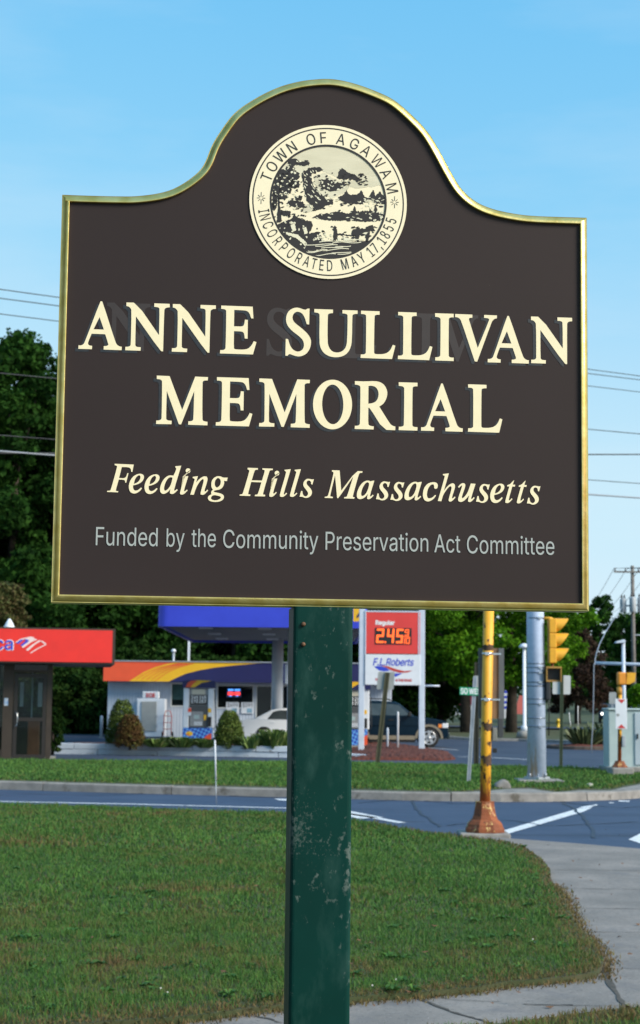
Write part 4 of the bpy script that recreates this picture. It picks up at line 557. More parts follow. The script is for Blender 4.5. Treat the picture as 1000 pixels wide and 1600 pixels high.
disc([[C(118.5, 96), C(116.5, 96)], [C(91.5, 96), C(88.5, 96)]], -.0024, M_black, 'ring_line', seal)
mb = MB()
def arc_char(ch, ang, r, h, wd, flip):
    v, f = text_loops(ch); lo = min(x for x, _ in v); hi = max(x for x, _ in v); k = h / CAPH; kx = k * wd; cx = (lo + hi) / 2
    if (hi - lo) * kx > h * 1.0 * wd / .75: kx *= .92
    A = R(ang); o = []
    for x, y in v:
        lx = (x - cx) * kx; ly = y * k
        if flip: rr = r - ly; tx, tz = math.sin(A), -math.cos(A); tx, tz = -tx * -1, tz * -1; tx, tz = -math.sin(A), math.cos(A)
        else: rr = r + ly; tx, tz = math.sin(A), -math.cos(A)
        o.append((q0[0] + PXM * (rr * math.cos(A) + tx * lx), -.0027, ZC + q0[1] + PXM * (rr * math.sin(A) + tz * lx)))
    mb.add(o, f, False)
for ch, a in zip('TOWNOFAGAWAM', (160, 149.5, 137, 124.5, 106, 95, 79.5, 67, 55.2, 41.5, 28.5, 14.5)): arc_char(ch, a, 94, 17.5, .86, False)
for ch, a in zip('INCORPORATEDMAY17,1855', (191, 196.5, 204, 212, 220.3, 228, 236, 244, 251.3, 258, 264.7, 271.7, 285, 293.5, 301, 310.5, 316, 320, 325, 331, 338, 345)): arc_char(ch, a, 110.5, 17, .60, True)
for px, py in ((408, 310), (616.3, 316.5)):
    cx, cz = S(px, py)
    for k in range(8):
        t = k * math.pi / 4; L0, L1, h = 2.2, (9.5 if k % 2 == 0 and (k // 2) % 2 else 6.5), .42
        d = Vector((math.cos(t), math.sin(t))); nn = Vector((-d.y, d.x)) * h
        mb.add([(cx + PXM * q.x, -.0027, ZC + cz + PXM * q.y) for q in (d * L0 + nn, d * L1 + nn, d * L1 - nn, d * L0 - nn)], [(0, 1, 2, 3)], False)
mb.build('seal_lettering', M_black, seal, fixn=False)
# --- post: square steel tube, rounded edges
mb = MB(); pw = .0525
pc = S(505, 960)[0]
rr = .008; poly = []
for sx, sy, a0 in ((1, 1, 0), (-1, 1, 90), (-1, -1, 180), (1, -1, 270)):
    for j in range(5):
        t = R(a0 + 90 * j / 4); poly.append((pc + sx * (pw - rr) + rr * math.cos(t), pw + sy * (pw - rr) + rr * math.sin(t) - .004))
mb.prism(poly, -.3, ZC + S(501, 948)[1] - .0005, 'z')
mb.build('post', M_post, sign)
mb = MB()
mb.prism([(a, b + ZC) for a, b in inset(outl, FWID * .8)], .0345, .040, 'y'); mb.build('back_panel', M_face, sign)
mb = MB()
for z in (ZC - .392, ZC - .427):
    mb = MB(); mb.lathe([(.004, 0), (.004, -.004), (.002, -.006)], 8, (pc - .035, -.0042, z), 'y')
    mb.build('bolt', mat('rusty_bolt', (.16, .08, .04), .7, var=.4, scale=200), sign)
# ------------------------------------------------------------------ ground, roads, kerbs
def G2(px, py, z=0.0): q = ground(px, py, z); return (q.x, q.y)
def hill(x, y):
    s = max(0.0, y - 92.0); return -0.03 + 0.0125 * s * min(1, s / 30)
M_soil = mat('rough_grass_ground', (0.030, 0.052, 0.016), .95, c2=(0.055, 0.062, 0.026), scale=.6, bump=.4)
V = []; Q = []; nx, ny = 60, 70
ys = [-12 + 112 * (j / 35) if j <= 35 else 100 + 1500 * ((j - 35) / 34) ** 2 for j in range(ny)]
for y in ys:
    for i in range(nx):
        x = (-1 + 2 * i / (nx - 1)); x = x * (70 + max(0, y) * .9)
        V.append((x, y, hill(x, y)))
for j in range(ny - 1):
    for i in range(nx - 1): Q.append((j * nx + i, j * nx + i + 1, (j + 1) * nx + i + 1, (j + 1) * nx + i))
g = numpy_mesh('ground', np.array(V), np.array(Q), M_soil, smooth=True); setting(g)
M_asph = mat('asphalt', (0.034, 0.054, 0.104), .65, c2=(0.044, 0.066, 0.120), scale=1.2, bump=.3, spec=.3)
layer(M_asph, (0.065, 0.082, 0.125), scale=90, thr=(.60, .72), seedv=9)
layer(M_asph, (0.022, 0.030, 0.052), scale=1.0, thr=(.56, .68), stretch=(.12, 1.6, 1), seedv=2)
layer(M_asph, (0.016, 0.020, 0.034), scale=.5, thr=(.645, .655), stretch=(.5, 2, 1), seedv=6)
M_asph2 = mat('old_asphalt', (0.034, 0.046, 0.078), .7, c2=(0.050, 0.063, 0.098), scale=.5, bump=.25, spec=.3)
M_conc = mat('sidewalk_concrete', (0.26, 0.24, 0.228), .9, c2=(0.185, 0.175, 0.168), scale=1.6, bump=.6, spec=.2)
layer(M_conc, (0.13, 0.125, 0.125), scale=45, thr=(.54, .68), seedv=2)
layer(M_conc, (0.36, 0.36, 0.36), scale=60, thr=(.60, .70), seedv=8)
layer(M_conc, (0.17, 0.165, 0.17), scale=2.3, thr=(.56, .7), seedv=5)
M_kerb = mat('kerb_concrete', (0.27, 0.255, 0.24), .85, c2=(0.19, 0.18, 0.17), scale=5, bump=.3)
layer(M_kerb, (0.10, 0.09, 0.075), scale=2.5, thr=(.58, .66), seedv=2)
M_white = mat('road_paint', (0.74, 0.76, 0.80), .6, c2=(0.58, 0.60, 0.64), scale=9, thr=(.4, .7))
layer(M_white, (0.07, 0.08, 0.11), scale=16, thr=(.585, .65), seedv=4)
def sheet(name, poly, z, M, kind='structure', fn=None):
    mb = MB(); mb.flat([poly], fn=fn or (lambda a, b: (a, b, z))); o = mb.build(name, M, fixn=False)
    o.data.update(); 
    if o.data.polygons[0].normal.z < 0: o.data.flip_normals()
    return setting(o, kind=kind)
# the near road and the paved lots beyond it are one sheet of asphalt
sheet('road', [(-60, 12), (60, 12), (60, 43.6), (-60, 43.6)], 0.0, M_asph)
sheet('parking_lot', [(-60, 43.6), (60, 43.6), (60, 77.0), (24, 78), (16, 77.6), (-60, 86)], 0.0, M_asph2)
# a side road climbing away on the right
def road_strip(name, cl, wd, M, dz=.04):
    V = []; Q = []
    for i, (x, y) in enumerate(cl):
        a = Vector(cl[max(i - 1, 0)]); b = Vector(cl[min(i + 1, len(cl) - 1)]); d = (b - a).normalized(); nn = Vector((d.y, -d.x))
        for s in (-1, 1): V.append((x + nn.x * wd * s / 2, y + nn.y * wd * s / 2, hill(x, y) + dz))
    for i in range(len(cl) - 1): Q.append((2 * i, 2 * i + 1, 2 * i + 3, 2 * i + 2))
    return setting(numpy_mesh(name, np.array(V), np.array(Q), M, smooth=True))
cl = smooth_loop([(27, 62), (25.5, 80), (25, 100), (28, 125), (34, 160), (46, 230), (60, 320)], 5)
road_strip('side_road', cl, 10.5, M_asph2, .045)
road_strip('cross_road', smooth_loop([(3, 112), (12, 111.5), (21, 109), (27, 105)], 4), 7, M_asph2, .06)
# sidewalk beside the lawn
SWZ = .03
sw = [G2(735, 1307.5), G2(800, 1314), (G2(900, 1321.5)), G2(1000, 1330), (G2(1400, 1368)), (9, 3), (9, -3), (-7, -3), (-7, 4.5), (-2, 7.5), (.5, 9.6), (2.0, 13), (1.6, 18.5)]
sheet('sidewalk', sw, SWZ, M_conc)
M_crack = mat('dark_joint', (0.048, 0.045, 0.040), .95, c2=(.09, .08, .07), scale=20)
mb = MB()
def crack(pts, wd, z=SWZ + .004, jit=.01):
    W_ = smooth_loop([G2(*p, SWZ) for p in pts], 6)
    L = [(x + rnd.uniform(-jit, jit), y + rnd.uniform(-jit, jit)) for x, y in W_]
    vs = []
    for i, (x, y) in enumerate(L):
        a = Vector(L[max(i - 1, 0)]); b = Vector(L[min(i + 1, len(L) - 1)]); d = (b - a).normalized(); nn = Vector((d.y, -d.x)) * wd * .34 * rnd.uniform(.4, 1.6)
        vs += [(x + nn.x, y + nn.y, z), (x - nn.x, y - nn.y, z)]
    mb.add(vs, [(2 * i, 2 * i + 1, 2 * i + 3, 2 * i + 2) for i in range(len(L) - 1)], False)
for yl, yr in ((1359, 1361), (1387, 1391), (1418, 1421), (1456, 1457.5), (1513.5, 1514)):
    crack([(820, yl), (920, (yl + yr) / 2), (1040, yr)], .018, jit=.004)
crack([(935, 1500), (950, 1530), (968, 1560), (984, 1583)], .05, jit=.006)
crack([(560, 1538), (640, 1556), (690, 1575), (735, 1590), (770, 1600)], .030)
crack([(640, 1545), (700, 1562), (780, 1565)], .012); crack([(820, 1569), (900, 1572), (985, 1572)], .012)
crack([(820, 1570), (890, 1571), (890, 1571)], .02); crack([(330, 1580), (410, 1590), (440, 1599)], .02)
setting(mb.build('pavement_joints', M_crack, fixn=False), kind='structure')
# lawn
LZ = .065
lawn_px = [(0, 1256.5), (100, 1259), (200, 1262), (330, 1267), (450, 1271), (550, 1281), (600, 1289), (640, 1297), (690, 1303), (730, 1308), (760, 1311), (790, 1314), (818, 1321), (832, 1331), (845, 1343), (855, 1358), (865, 1376), (878, 1396), (888, 1416), (897, 1436), (908, 1452), (924, 1471), (938, 1486), (943, 1497), (940, 1508), (926, 1518), (905, 1524), (860, 1530), (800, 1535), (740, 1541), (700, 1545), (650, 1550), (600, 1553), (545, 1560), (450, 1569), (390, 1575), (330, 1582), (260, 1588), (180, 1595), (60, 1604), (-80, 1616)]
lawn = [G2(x, y, LZ) for x, y in lawn_px]
lawn = [(a + rnd.uniform(-.03, .03), b + rnd.uniform(-.04, .04)) for a, b in lawn]
lawn = lawn + [(-3.4, 6.6), (-5.5, 5.0), (-9, 2.5), (-30, 2.5), (-30, 26.9), (-6, 26.9)]
M_turf = mat('turf_soil', (0.036, 0.055, 0.017), .95, c2=(0.055, 0.060, 0.025), scale=1.2, bump=.5)
layer(M_turf, (0.075, 0.060, 0.032), scale=1.5, thr=(.56, .68), seedv=3)
def slab(name, poly, z0, z1, M):
    mb = MB(); mb.prism(poly, z0, z1, 'z'); return setting(mb.build(name, M))
slab('lawn', lawn, -.05, LZ, M_turf)
lawn2 = [G2(x, y, LZ) for x, y in [(430, 1640), (560, 1622), (700, 1607), (780, 1599), (870, 1588), (940, 1578), (1000, 1573), (1120, 1566)]] + [(5.5, 9.2), (5.5, -2.5), (-6, -2.5), (-6, 3.5), (-3, 5.5), (-1.2, 7.0)]
slab('near_lawn', lawn2, -.05, LZ, M_turf)
# bare brown thatch along the trimmed lawn edge
def inside(poly, X, Y):
    c = np.zeros(len(X), bool); n = len(poly); j = n - 1
    for i in range(n):
        xi, yi = poly[i]; xj, yj = poly[j]
        with np.errstate(divide='ignore', invalid='ignore'):
            k = ((yi > Y) != (yj > Y)) & (X < (xj - xi) * (Y - yi) / (yj - yi + 1e-12) + xi)
        c ^= k; j = i
    return c
def edge_dist(poly, X, Y, seg=None):
    d = np.full(len(X), 1e9); n = len(poly)
    for i in (seg if seg is not None else range(n)):
        ax, ay = poly[i]; bx, by = poly[(i + 1) % n]; L2 = (bx - ax) ** 2 + (by - ay) ** 2 + 1e-12
        t = np.clip(((X - ax) * (bx - ax) + (Y - ay) * (by - ay)) / L2, 0, 1)
        d = np.minimum(d, np.hypot(X - ax - t * (bx - ax), Y - ay - t * (by - ay)))
    return d
def vnoise(X, Y, s, seed):
    """smooth value noise in numpy"""
    r = np.random.default_rng(seed).random((64, 64)); x = X / s; y = Y / s
    xi = np.floor(x).astype(int); yi = np.floor(y).astype(int); fx = x - xi; fy = y - yi; fx = fx * fx * (3 - 2 * fx); fy = fy * fy * (3 - 2 * fy)
    q = lambda a, b: r[a % 64, b % 64]
    return (q(xi, yi) * (1 - fx) + q(xi + 1, yi) * fx) * (1 - fy) + (q(xi, yi + 1) * (1 - fx) + q(xi + 1, yi + 1) * fx) * fy
M_grass = mat('grass_blades', (.05, .1, .02), .7, tint=[(0.19, 0.112, 0.052), (0.135, 0.145, 0.046), (0.092, 0.172, 0.032), (0.072, 0.182, 0.034), (0.042, 0.118, 0.030), (0.112, 0.235, 0.044)], trans=.25, spec=.25)
def blades(name, X, Y, z, h, wd, tint, lean=.55, label=None):
    n = len(X); az = rng.random(n) * 2 * np.pi; ln = rng.random(n) * lean; h = h * (0.5 + rng.random(n) * .9)
    fx, fy = np.cos(az), np.sin(az); sx, sy = -fy, fx; tw = rng.random(n) * np.pi; sx, sy = np.cos(tw), np.sin(tw)
    wd = wd * (.6 + .8 * rng.random(n))
    b0 = np.stack([X - sx * wd, Y - sy * wd, z + 0 * X], 1); b1 = np.stack([X + sx * wd, Y + sy * wd, z + 0 * X], 1)
    mx = X + fx * ln * h * .4; my = Y + fy * ln * h * .4
    m0 = np.stack([mx - sx * wd * .8, my - sy * wd * .8, z + h * .55], 1); m1 = np.stack([mx + sx * wd * .8, my + sy * wd * .8, z + h * .55], 1)
    t0 = np.stack([X + fx * ln * h - sx * wd * .15, Y + fy * ln * h - sy * wd * .15, z + h * (1 - .35 * ln)], 1); t1 = np.stack([X + fx * ln * h + sx * wd * .15, Y + fy * ln * h + sy * wd * .15, z + h * (1 - .35 * ln)], 1)
    V = np.stack([b0, b1, m0, m1, t0, t1], 1).reshape(-1, 3)
    o = np.arange(n)[:, None] * 6
    Q = np.concatenate([o + np.array([0, 1, 3, 2]), o + np.array([2, 3, 5, 4])], 1).reshape(-1, 4)
    ob = numpy_mesh(name, V, Q, M_grass, tint=np.repeat(np.clip(tint, 0, 1), 2))
    return setting(ob, label, 'stuff', 'grass')
def scatter(poly, n, fn=None):
    P = np.array(poly); lo = P.min(0); hi = P.max(0)
    X = lo[0] + rng.random(n) * (hi[0] - lo[0]); Y = lo[1] + rng.random(n) * (hi[1] - lo[1])
    if fn is not None: k = fn(X, Y); X, Y = X[k], Y[k]
    k = inside(poly, X, Y); return X[k], Y[k]
def turf_tint(X, Y, ed, seed):
    n1 = vnoise(X, Y, 1.3, seed); n2 = vnoise(X, Y, .32, seed + 1); n3 = vnoise(X, Y, 4.0, seed + 2)
    t = .46 + .5 * (n1 - .5) + .55 * (n2 - .5) + .5 * (n3 - .5) + .2 * (vnoise(X, Y, .12, seed + 4) - .5) + .17 + rng.normal(0, .15, len(X))
    dry = (vnoise(X, Y, .8, seed + 5) * .6 + vnoise(X, Y, 2.6, seed + 6) * .5) > .70
    t = np.where(dry & (rng.random(len(X)) < .32), t * .42, t)
    t = np.where(rng.random(len(X)) < .06, rng.random(len(X)) * .22, t)
    if ed is not None:
        w_ = np.clip(1.15 - ed / (.08 + .30 * vnoise(X, Y, .4, seed + 3)), 0, 1); t = np.where(rng.random(len(X)) < w_ * .85, rng.random(len(X)) * .2, t)
    return t

def strip(poly, lo, hi, dens, k=.26, pad=1.2):
    xm = k * hi + pad; n = int(dens * (hi - lo) * 2 * xm)
    X = (rng.random(n) * 2 - 1) * xm; Y = lo + rng.random(n) * (hi - lo)
    q = (np.abs(X) < k * Y + pad); X, Y = X[q], Y[q]; q = inside(poly, X, Y); return X[q], Y[q]
def turf(name, poly, bands, z, seed, edge_segs=None, label=None, shift=0.0, lean=1.25):
    A = [[], [], [], []]
    for lo, hi, dens, h, wd in bands:
        X, Y = strip(poly, lo, hi, dens)
        cl_ = .55 + .8 * vnoise(X, Y, .16, seed + 9) * (.5 + vnoise(X, Y, 1.1, seed + 8))
        A[0].append(X); A[1].append(Y); A[2].append(h * cl_); A[3].append(np.full(len(X), wd))
    X, Y, h, wd = [np.concatenate(a) for a in A]
    ed = edge_dist(poly, X, Y, edge_segs) if edge_segs is not None else None
    t = turf_tint(X, Y, ed, seed) + shift
    if ed is not None: h = h * np.clip(.6 + ed / .30, 0, 1.1)
    return blades(name, X, Y, z, h, wd, t, lean, label)
turf('lawn_grass', lawn, [(7.4, 12.5, 5000, .036, .0021), (12.5, 18, 2400, .040, .0036), (18, 28, 1100, .046, .0058)], LZ, 5, range(6, 42), 'short mown grass of the big lawn behind the green post')
turf('corner_grass', lawn2, [(7.0, 9.6, 3800, .055, .0028)], LZ, 25, range(0, 8), 'grass at the near edge of the pavement, bottom right corner')
# scraps of thatch and clippings fallen on the pavement along the lawn edge
P_ = []
for i in range(16, 42):
    a, b = lawn[i], lawn[i + 1]; L = math.hypot(b[0] - a[0], b[1] - a[1])
    for j in range(int(L * 260)):
        t = rnd.random(); P_.append((a[0] + (b[0] - a[0]) * t + abs(rnd.gauss(0, .05)) * (1 if i < 26 else .3) , a[1] + (b[1] - a[1]) * t - abs(rnd.gauss(0, .06))))
P_ = np.array(P_)
blades('dead_thatch', P_[:, 0], P_[:, 1], SWZ + .002, np.full(len(P_), .028), np.full(len(P_), .004), rng.random(len(P_)) * .15, 1.6, 'dry brown thatch along the trimmed lawn edge')
P_ = []
for i in range(24, 42):
    a, b = lawn[i], lawn[i + 1]; L = math.hypot(b[0] - a[0], b[1] - a[1])
    for j in range(int(L * 700)):
        t = rnd.random(); P_.append((a[0] + (b[0] - a[0]) * t - (abs(rnd.gauss(0, .06)) if i < 28 else 0), a[1] + (b[1] - a[1]) * t + abs(rnd.gauss(0, .10))))
P_ = np.array(P_)
blades('dead_thatch', P_[:, 0], P_[:, 1], LZ - .02, np.full(len(P_), .042), np.full(len(P_), .003), rng.random(len(P_)) * .22, 1.6, 'matted brown thatch at the front edge of the lawn')
# low broad-leaved weeds and a few clover heads in the lawn
WV = []; WQ = []; WT = []; FV = []; FQ = []
for i in range(150):
    px, py = rnd.uniform(-60, 900), 1270 + 320 * rnd.random() ** .8; q = ground(px, py, LZ); r = rnd.uniform(.03, .075)
    if not inside(lawn, np.array([q.x]), np.array([q.y]))[0]: continue
    t0 = rnd.uniform(.55, 1.0); m_ = rnd.randint(6, 12)
    for k in range(m_):
        a = 6.283 * k / m_ + rnd.uniform(-.3, .3); L = r * rnd.uniform(.6, 1.2); wd = L * .28; c_, s_ = math.cos(a), math.sin(a); o = len(WV); hh = LZ + rnd.uniform(.02, .045)
        WV += [(q.x, q.y, LZ + .012), (q.x + c_ * L * .5 - s_ * wd, q.y + s_ * L * .5 + c_ * wd, hh), (q.x + c_ * L, q.y + s_ * L, hh - .01), (q.x + c_ * L * .5 + s_ * wd, q.y + s_ * L * .5 - c_ * wd, hh)]
        WQ.append((o, o + 1, o + 2, o + 3)); WT.append(t0 + rnd.uniform(-.15, .1))
    if i % 24 == 0:
        for k in range(rnd.randint(1, 2)):
            x, y, z, s = q.x + rnd.uniform(-.12, .12), q.y + rnd.uniform(-.12, .12), LZ + rnd.uniform(.03, .045), .0045; o = len(FV)
            FV += [(x - s, y, z - s), (x + s, y, z - s), (x + s, y, z + s), (x - s, y, z + s)]; FQ.append((o, o + 1, o + 2, o + 3))
setting(numpy_mesh('lawn_weeds', np.array(WV), np.array(WQ), M_grass, tint=np.array(WT)), 'low broad leaved weeds growing among the lawn grass', 'stuff', 'weeds')
setting(numpy_mesh('clover_flowers', np.array(FV), np.array(FQ), mat('clover_white', (.7, .7, .66), .8)), 'tiny white clover heads in the lawn', 'stuff', 'flowers')
# fallen leaves on the lawn and pavement
M_leaf = mat('dead_leaf', (.18, .085, .035), .8, var=.4, scale=30)
LV = []; LQ = []
for i in range(110):
    px, py = rnd.uniform(0, 1000), rnd.uniform(1262, 1590); q = ground(px, py, LZ)
    if i % 9 == 0: q = ground(rnd.uniform(850, 1000), rnd.uniform(1345, 1580), SWZ)
    r = rnd.uniform(.012, .03); a = rnd.uniform(0, 6.3); zz = q.z + (.035 if q.z > .05 else .008); o = len(LV)
    for k in range(4): LV.append((q.x + r * (1, .5, 1, .5)[k] * math.cos(a + k * 1.57), q.y + r * (1, .5, 1, .5)[k] * math.sin(a + k * 1.57), zz + rnd.uniform(-.006, .008)))
    LQ.append((o, o + 1, o + 2, o + 3))
setting(numpy_mesh('fallen_leaves', np.array(LV), np.array(LQ), M_leaf), 'small dead leaves scattered over the lawn and pavement', 'stuff', 'leaves')
# verge across the road: kerb, grass strip, concrete corner
KZ = .15
kerb_px = [(-500, 1209.5), (-200, 1216.5), (0, 1221), (200, 1226.5), (450, 1232.5), (600, 1236.5), (700, 1238.5), (800, 1239.5), (880, 1239), (950, 1237), (1000, 1234.5), (1100, 1224), (1250, 1205)]
kl = smooth_loop([G2(x, y, KZ) for x, y in kerb_px], 10)
mb = MB(); acc = 0; L0 = []
def kerb_run(mb, pts, w0=.16, top=KZ, seg=2.6, gap=.02):
    """kerb stones along a line, set end to end with a narrow joint; the road side is the line itself"""
    D = [0]
    for i in range(1, len(pts)): D.append(D[-1] + math.hypot(pts[i][0] - pts[i - 1][0], pts[i][1] - pts[i - 1][1]))
    def atd(s):
        for i in range(1, len(D)):
            if s <= D[i] or i == len(D) - 1:
                t = (s - D[i - 1]) / max(1e-6, D[i] - D[i - 1]); a, b = Vector(pts[i - 1]), Vector(pts[i]); d = (b - a).normalized()
                return a + (b - a) * t, Vector((-d.y, d.x))
    s = 0
    while s < D[-1] - .2:
        e = min(s + seg, D[-1]); vs = []; dz = rnd.uniform(-.012, .008); k = 4
        for j in range(k):
            p, nn = atd(s + gap / 2 + (e - s - gap) * j / (k - 1)); z = top + dz
            for q, zz in ((p - nn * .025, -.05), (p, z - .025), (p + nn * .025, z), (p + nn * w0, z), (p + nn * w0, -.05)): vs.append((q.x, q.y, zz))
        fs = [(j * 5 + m_, j * 5 + (m_ + 1) % 5, (j + 1) * 5 + (m_ + 1) % 5, (j + 1) * 5 + m_) for j in range(k - 1) for m_ in range(5)] + [(0, 1, 2, 3, 4), tuple(range(len(vs) - 5, len(vs)))]
        mb.add(vs, fs, False); s = e
kerb_run(mb, kl); setting(mb.build('kerb', M_kerb), kind='structure')
back_px = [(-500, 1180), (-200, 1184.5), (0, 1187.5), (200, 1189.5), (450, 1191), (600, 1193), (700, 1195), (800, 1197.5), (900, 1200.5), (960, 1204), (1100, 1207), (1300, 1200)]
bl_ = [G2(x, y, .13) for x, y in back_px]
kin = [(x, y + .15) for x, y in kl]
verge = kin + bl_[::-1]
VZ = .13
sheet('verge', verge, VZ, M_turf)
vg = [G2(x, y, VZ) for x, y in [(-500, 1206), (0, 1219), (200, 1224), (450, 1230), (600, 1234), (722, 1237), (765, 1234), (790, 1231.5), (826, 1230.5), (870, 1237), (905, 1233), (955, 1233), (975, 1228), (1010, 1222), (1150, 1214)]] + bl_[::-1]
turf('verge_grass', vg, [(26, 50, 420, .060, .010)], VZ, 45, range(0, 14), 'strip of mown grass between the road and the parking lots', shift=.14)
sheet('concrete_corner', [G2(x, y, VZ + .006) for x, y in [(700, 1238.4), (800, 1239.2), (880, 1238.7), (950, 1236.6), (1000, 1234), (1100, 1223.5), (1150, 1217), (1010, 1224), (975, 1230), (955, 1235), (905, 1235), (870, 1238), (826, 1232), (790, 1233), (765, 1235.5), (722, 1237.8)]], VZ + .006, M_kerb)
# far kerbs and grass
mb = MB()
fk = smooth_loop([G2(x, y, .12) for x, y in [(690, 1149), (720, 1152), (760, 1153.5), (800, 1154), (840, 1155), (880, 1156.5), (905, 1157.5)]], 5)
kerb_run(mb, fk, .3, .12); setting(mb.build('far_kerb', M_kerb), kind='structure')
fg = [(x, y + .25) for x, y in fk] + [(22, 84), (21, 104), (3, 104), (3, 84)]
sheet('far_lawn', fg, .10, M_turf)
mb = MB()   # painted markings
def stripe(pts, wd, z=.004):
    W_ = [Vector(G2(*p, 0)) for p in pts]; vs = []
    for i, p in enumerate(W_):
        a = W_[max(i - 1, 0)]; b = W_[min(i + 1, len(W_) - 1)]; d = (b - a).normalized(); nn = Vector((d.y, -d.x)) * wd / 2
        vs += [(p.x + nn.x, p.y + nn.y, z), (p.x - nn.x, p.y - nn.y, z)]
    mb.add(vs, [(2 * i, 2 * i + 1, 2 * i + 3, 2 * i + 2) for i in range(len(W_) - 1)], False)
def quad_px(q): mb.add([(*G2(*p), .004) for p in q], [tuple(range(len(q)))], False)
stripe([(-600, 1238), (-200, 1248), (0, 1252.5), (200, 1256.5), (450, 1263), (520, 1268), (580, 1277), (628, 1286)], .15)
quad_px([(545, 1267), (599, 1277.5), (560, 1279.5), (545, 1275.5)])
quad_px([(782, 1299.5), (905, 1263), (926, 1261.5), (912, 1268.5), (792, 1303.5)])
quad_px([(905, 1261.5), (932, 1257), (934, 1258.5), (915, 1263)])
quad_px([(982, 1312), (1030, 1288), (1046, 1290), (1000, 1318)])
quad_px([(428, 1248.2), (470, 1249.5), (470, 1252.4), (436, 1250.6)])
quad_px([(967, 1251), (984, 1251.3), (983, 1253), (966, 1252.6)]); quad_px([(952, 1254), (960, 1254.3), (958, 1255.3), (951, 1255)])
stripe([(716, 1182.5), (770, 1184), (826, 1187)], .16)
stripe([(575, 1165), (640, 1166), (716, 1172)], .12)
RM = mb; mb = MB()
for pts, wd in (([(560, 1255), (640, 1250), (720, 1256), (830, 1250), (960, 1262), (1040, 1258)], .05), ([(700, 1290), (790, 1282), (860, 1290), (1000, 1284)], .045), ([(30, 1240), (150, 1243), (260, 1240), (440, 1247)], .06), ([(640, 1247), (655, 1268), (690, 1292)], .05), ([(880, 1253), (915, 1280), (930, 1310)], .05)):
    W_ = smooth_loop(pts, 8); W_ = [(x + rnd.uniform(-4, 4), y + rnd.uniform(-.5, .5)) for x, y in W_]; stripe(W_, wd * 1.0, .006)
setting(mb.build('road_crack', mat('crack_sealer', (.024, .034, .062), .6, var=.3, scale=6), fixn=False)); mb = RM
setting(mb.build('road_marking', M_white, fixn=False), kind='structure')
# small rocks and the litter on the verge
M_rock = mat('grey_rock', (.22, .21, .20), .9, c2=(.13, .125, .12), scale=6, bump=.5)
def rock(px, py, w_, h_, d_, label, M=M_rock):
    q = ground(px, py, VZ); bm = bmesh.new(); bmesh.ops.create_icosphere(bm, subdivisions=3, radius=1)
    for v in bm.verts:
        k = 1 + .16 * math.sin(v.co.x * 3.1 + 1) * math.cos(v.co.y * 2.7) + rnd.uniform(-.03, .03)
        v.co = Vector((v.co.x * w_ / 2 * k, v.co.y * d_ / 2 * k, max(-.3, v.co.z) * h_ * k))
    me = bpy.data.meshes.new('rock'); bm.to_mesh(me); bm.free(); me.materials.append(M)
    for p in me.polygons: p.use_smooth = True
    o = bpy.data.objects.new('rock', me); col.objects.link(o); o.location = q; return tag(o, label, 'rock')
rock(784, 1231, .40, .14, .35, 'grey rock in the grass between the yellow pole and the big grey pole')
rock(921, 1229, .20, .06, .2, 'small pale stone in the grass right of the big grey pole', mat('pale_stone', (.45, .43, .38), .9, var=.2, scale=20))
# ------------------------------------------------------------------ shared materials
def P(px, py, Y): return at(px, py, Y)
def X(px, Y, py=1100): return at(px, py, Y).x
def Z(py, Y, px=500): return at(px, py, Y).z
M_wh = mat('white_paint', (0.72, 0.76, 0.82), .5, c2=(0.64, 0.68, 0.74), scale=3)
M_whgloss = mat('white_car_paint', (0.84, 0.87, 0.92), .25, coat=.6)
M_palepost = mat('pale_blue_grey_paint', (0.56, 0.63, 0.74), .45, c2=(0.50, 0.57, 0.68), scale=4)
M_galv = mat('galvanised_steel', (0.42, 0.46, 0.52), .5, metal=.35, c2=(0.34, 0.38, 0.43), scale=7)
M_dkbrown = mat('bronze_aluminium', (0.055, 0.042, 0.032), .45, metal=.2, var=.2, scale=3)
M_dark = mat('black_plastic', (0.015, 0.015, 0.016), .5)
M_rubber = mat('tyre_rubber', (0.018, 0.018, 0.019), .85, var=.2, scale=20)
M_chrome = mat('bright_metal', (0.62, 0.63, 0.65), .25, metal=1.0)
M_alloy = mat('alloy_rim', (0.55, 0.56, 0.58), .35, metal=.6)
M_red = mat('red_panel', (0.78, 0.030, 0.022), .45, c2=(0.70, 0.028, 0.022), scale=2)
M_blue = mat('blue_fascia', (0.030, 0.050, 0.52), .45, c2=(0.035, 0.060, 0.58), scale=1.5)
M_navy = mat('navy_panel', (0.018, 0.020, 0.10), .45, var=.1, scale=2)
M_yel = mat('yellow_panel', (0.85, 0.48, 0.02), .45, var=.08, scale=2)
M_orange = mat('orange_red_panel', (0.80, 0.10, 0.035), .45, var=.08, scale=2)
M_concrete = mat('weathered_concrete', (0.30, 0.29, 0.27), .9, c2=(0.22, 0.21, 0.20), scale=6, bump=.3)
M_signgreen = mat('street_sign_green', (0.01, 0.32, 0.17), .45)
M_signback = mat('aluminium_sign_back', (0.38, 0.40, 0.40), .5, metal=.3, c2=(0.32, 0.34, 0.34), scale=5)
M_ltr_white = mat('white_lettering', (0.82, 0.84, 0.86), .5)
M_ltr_blue = mat('blue_lettering', (0.03, 0.06, 0.55), .5)
M_ltr_red = mat('red_lettering', (0.55, 0.03, 0.03), .5)
M_yelpole = mat('yellow_signal_paint', (0.80, 0.40, 0.022), .5, c2=(0.70, 0.34, 0.02), scale=6)
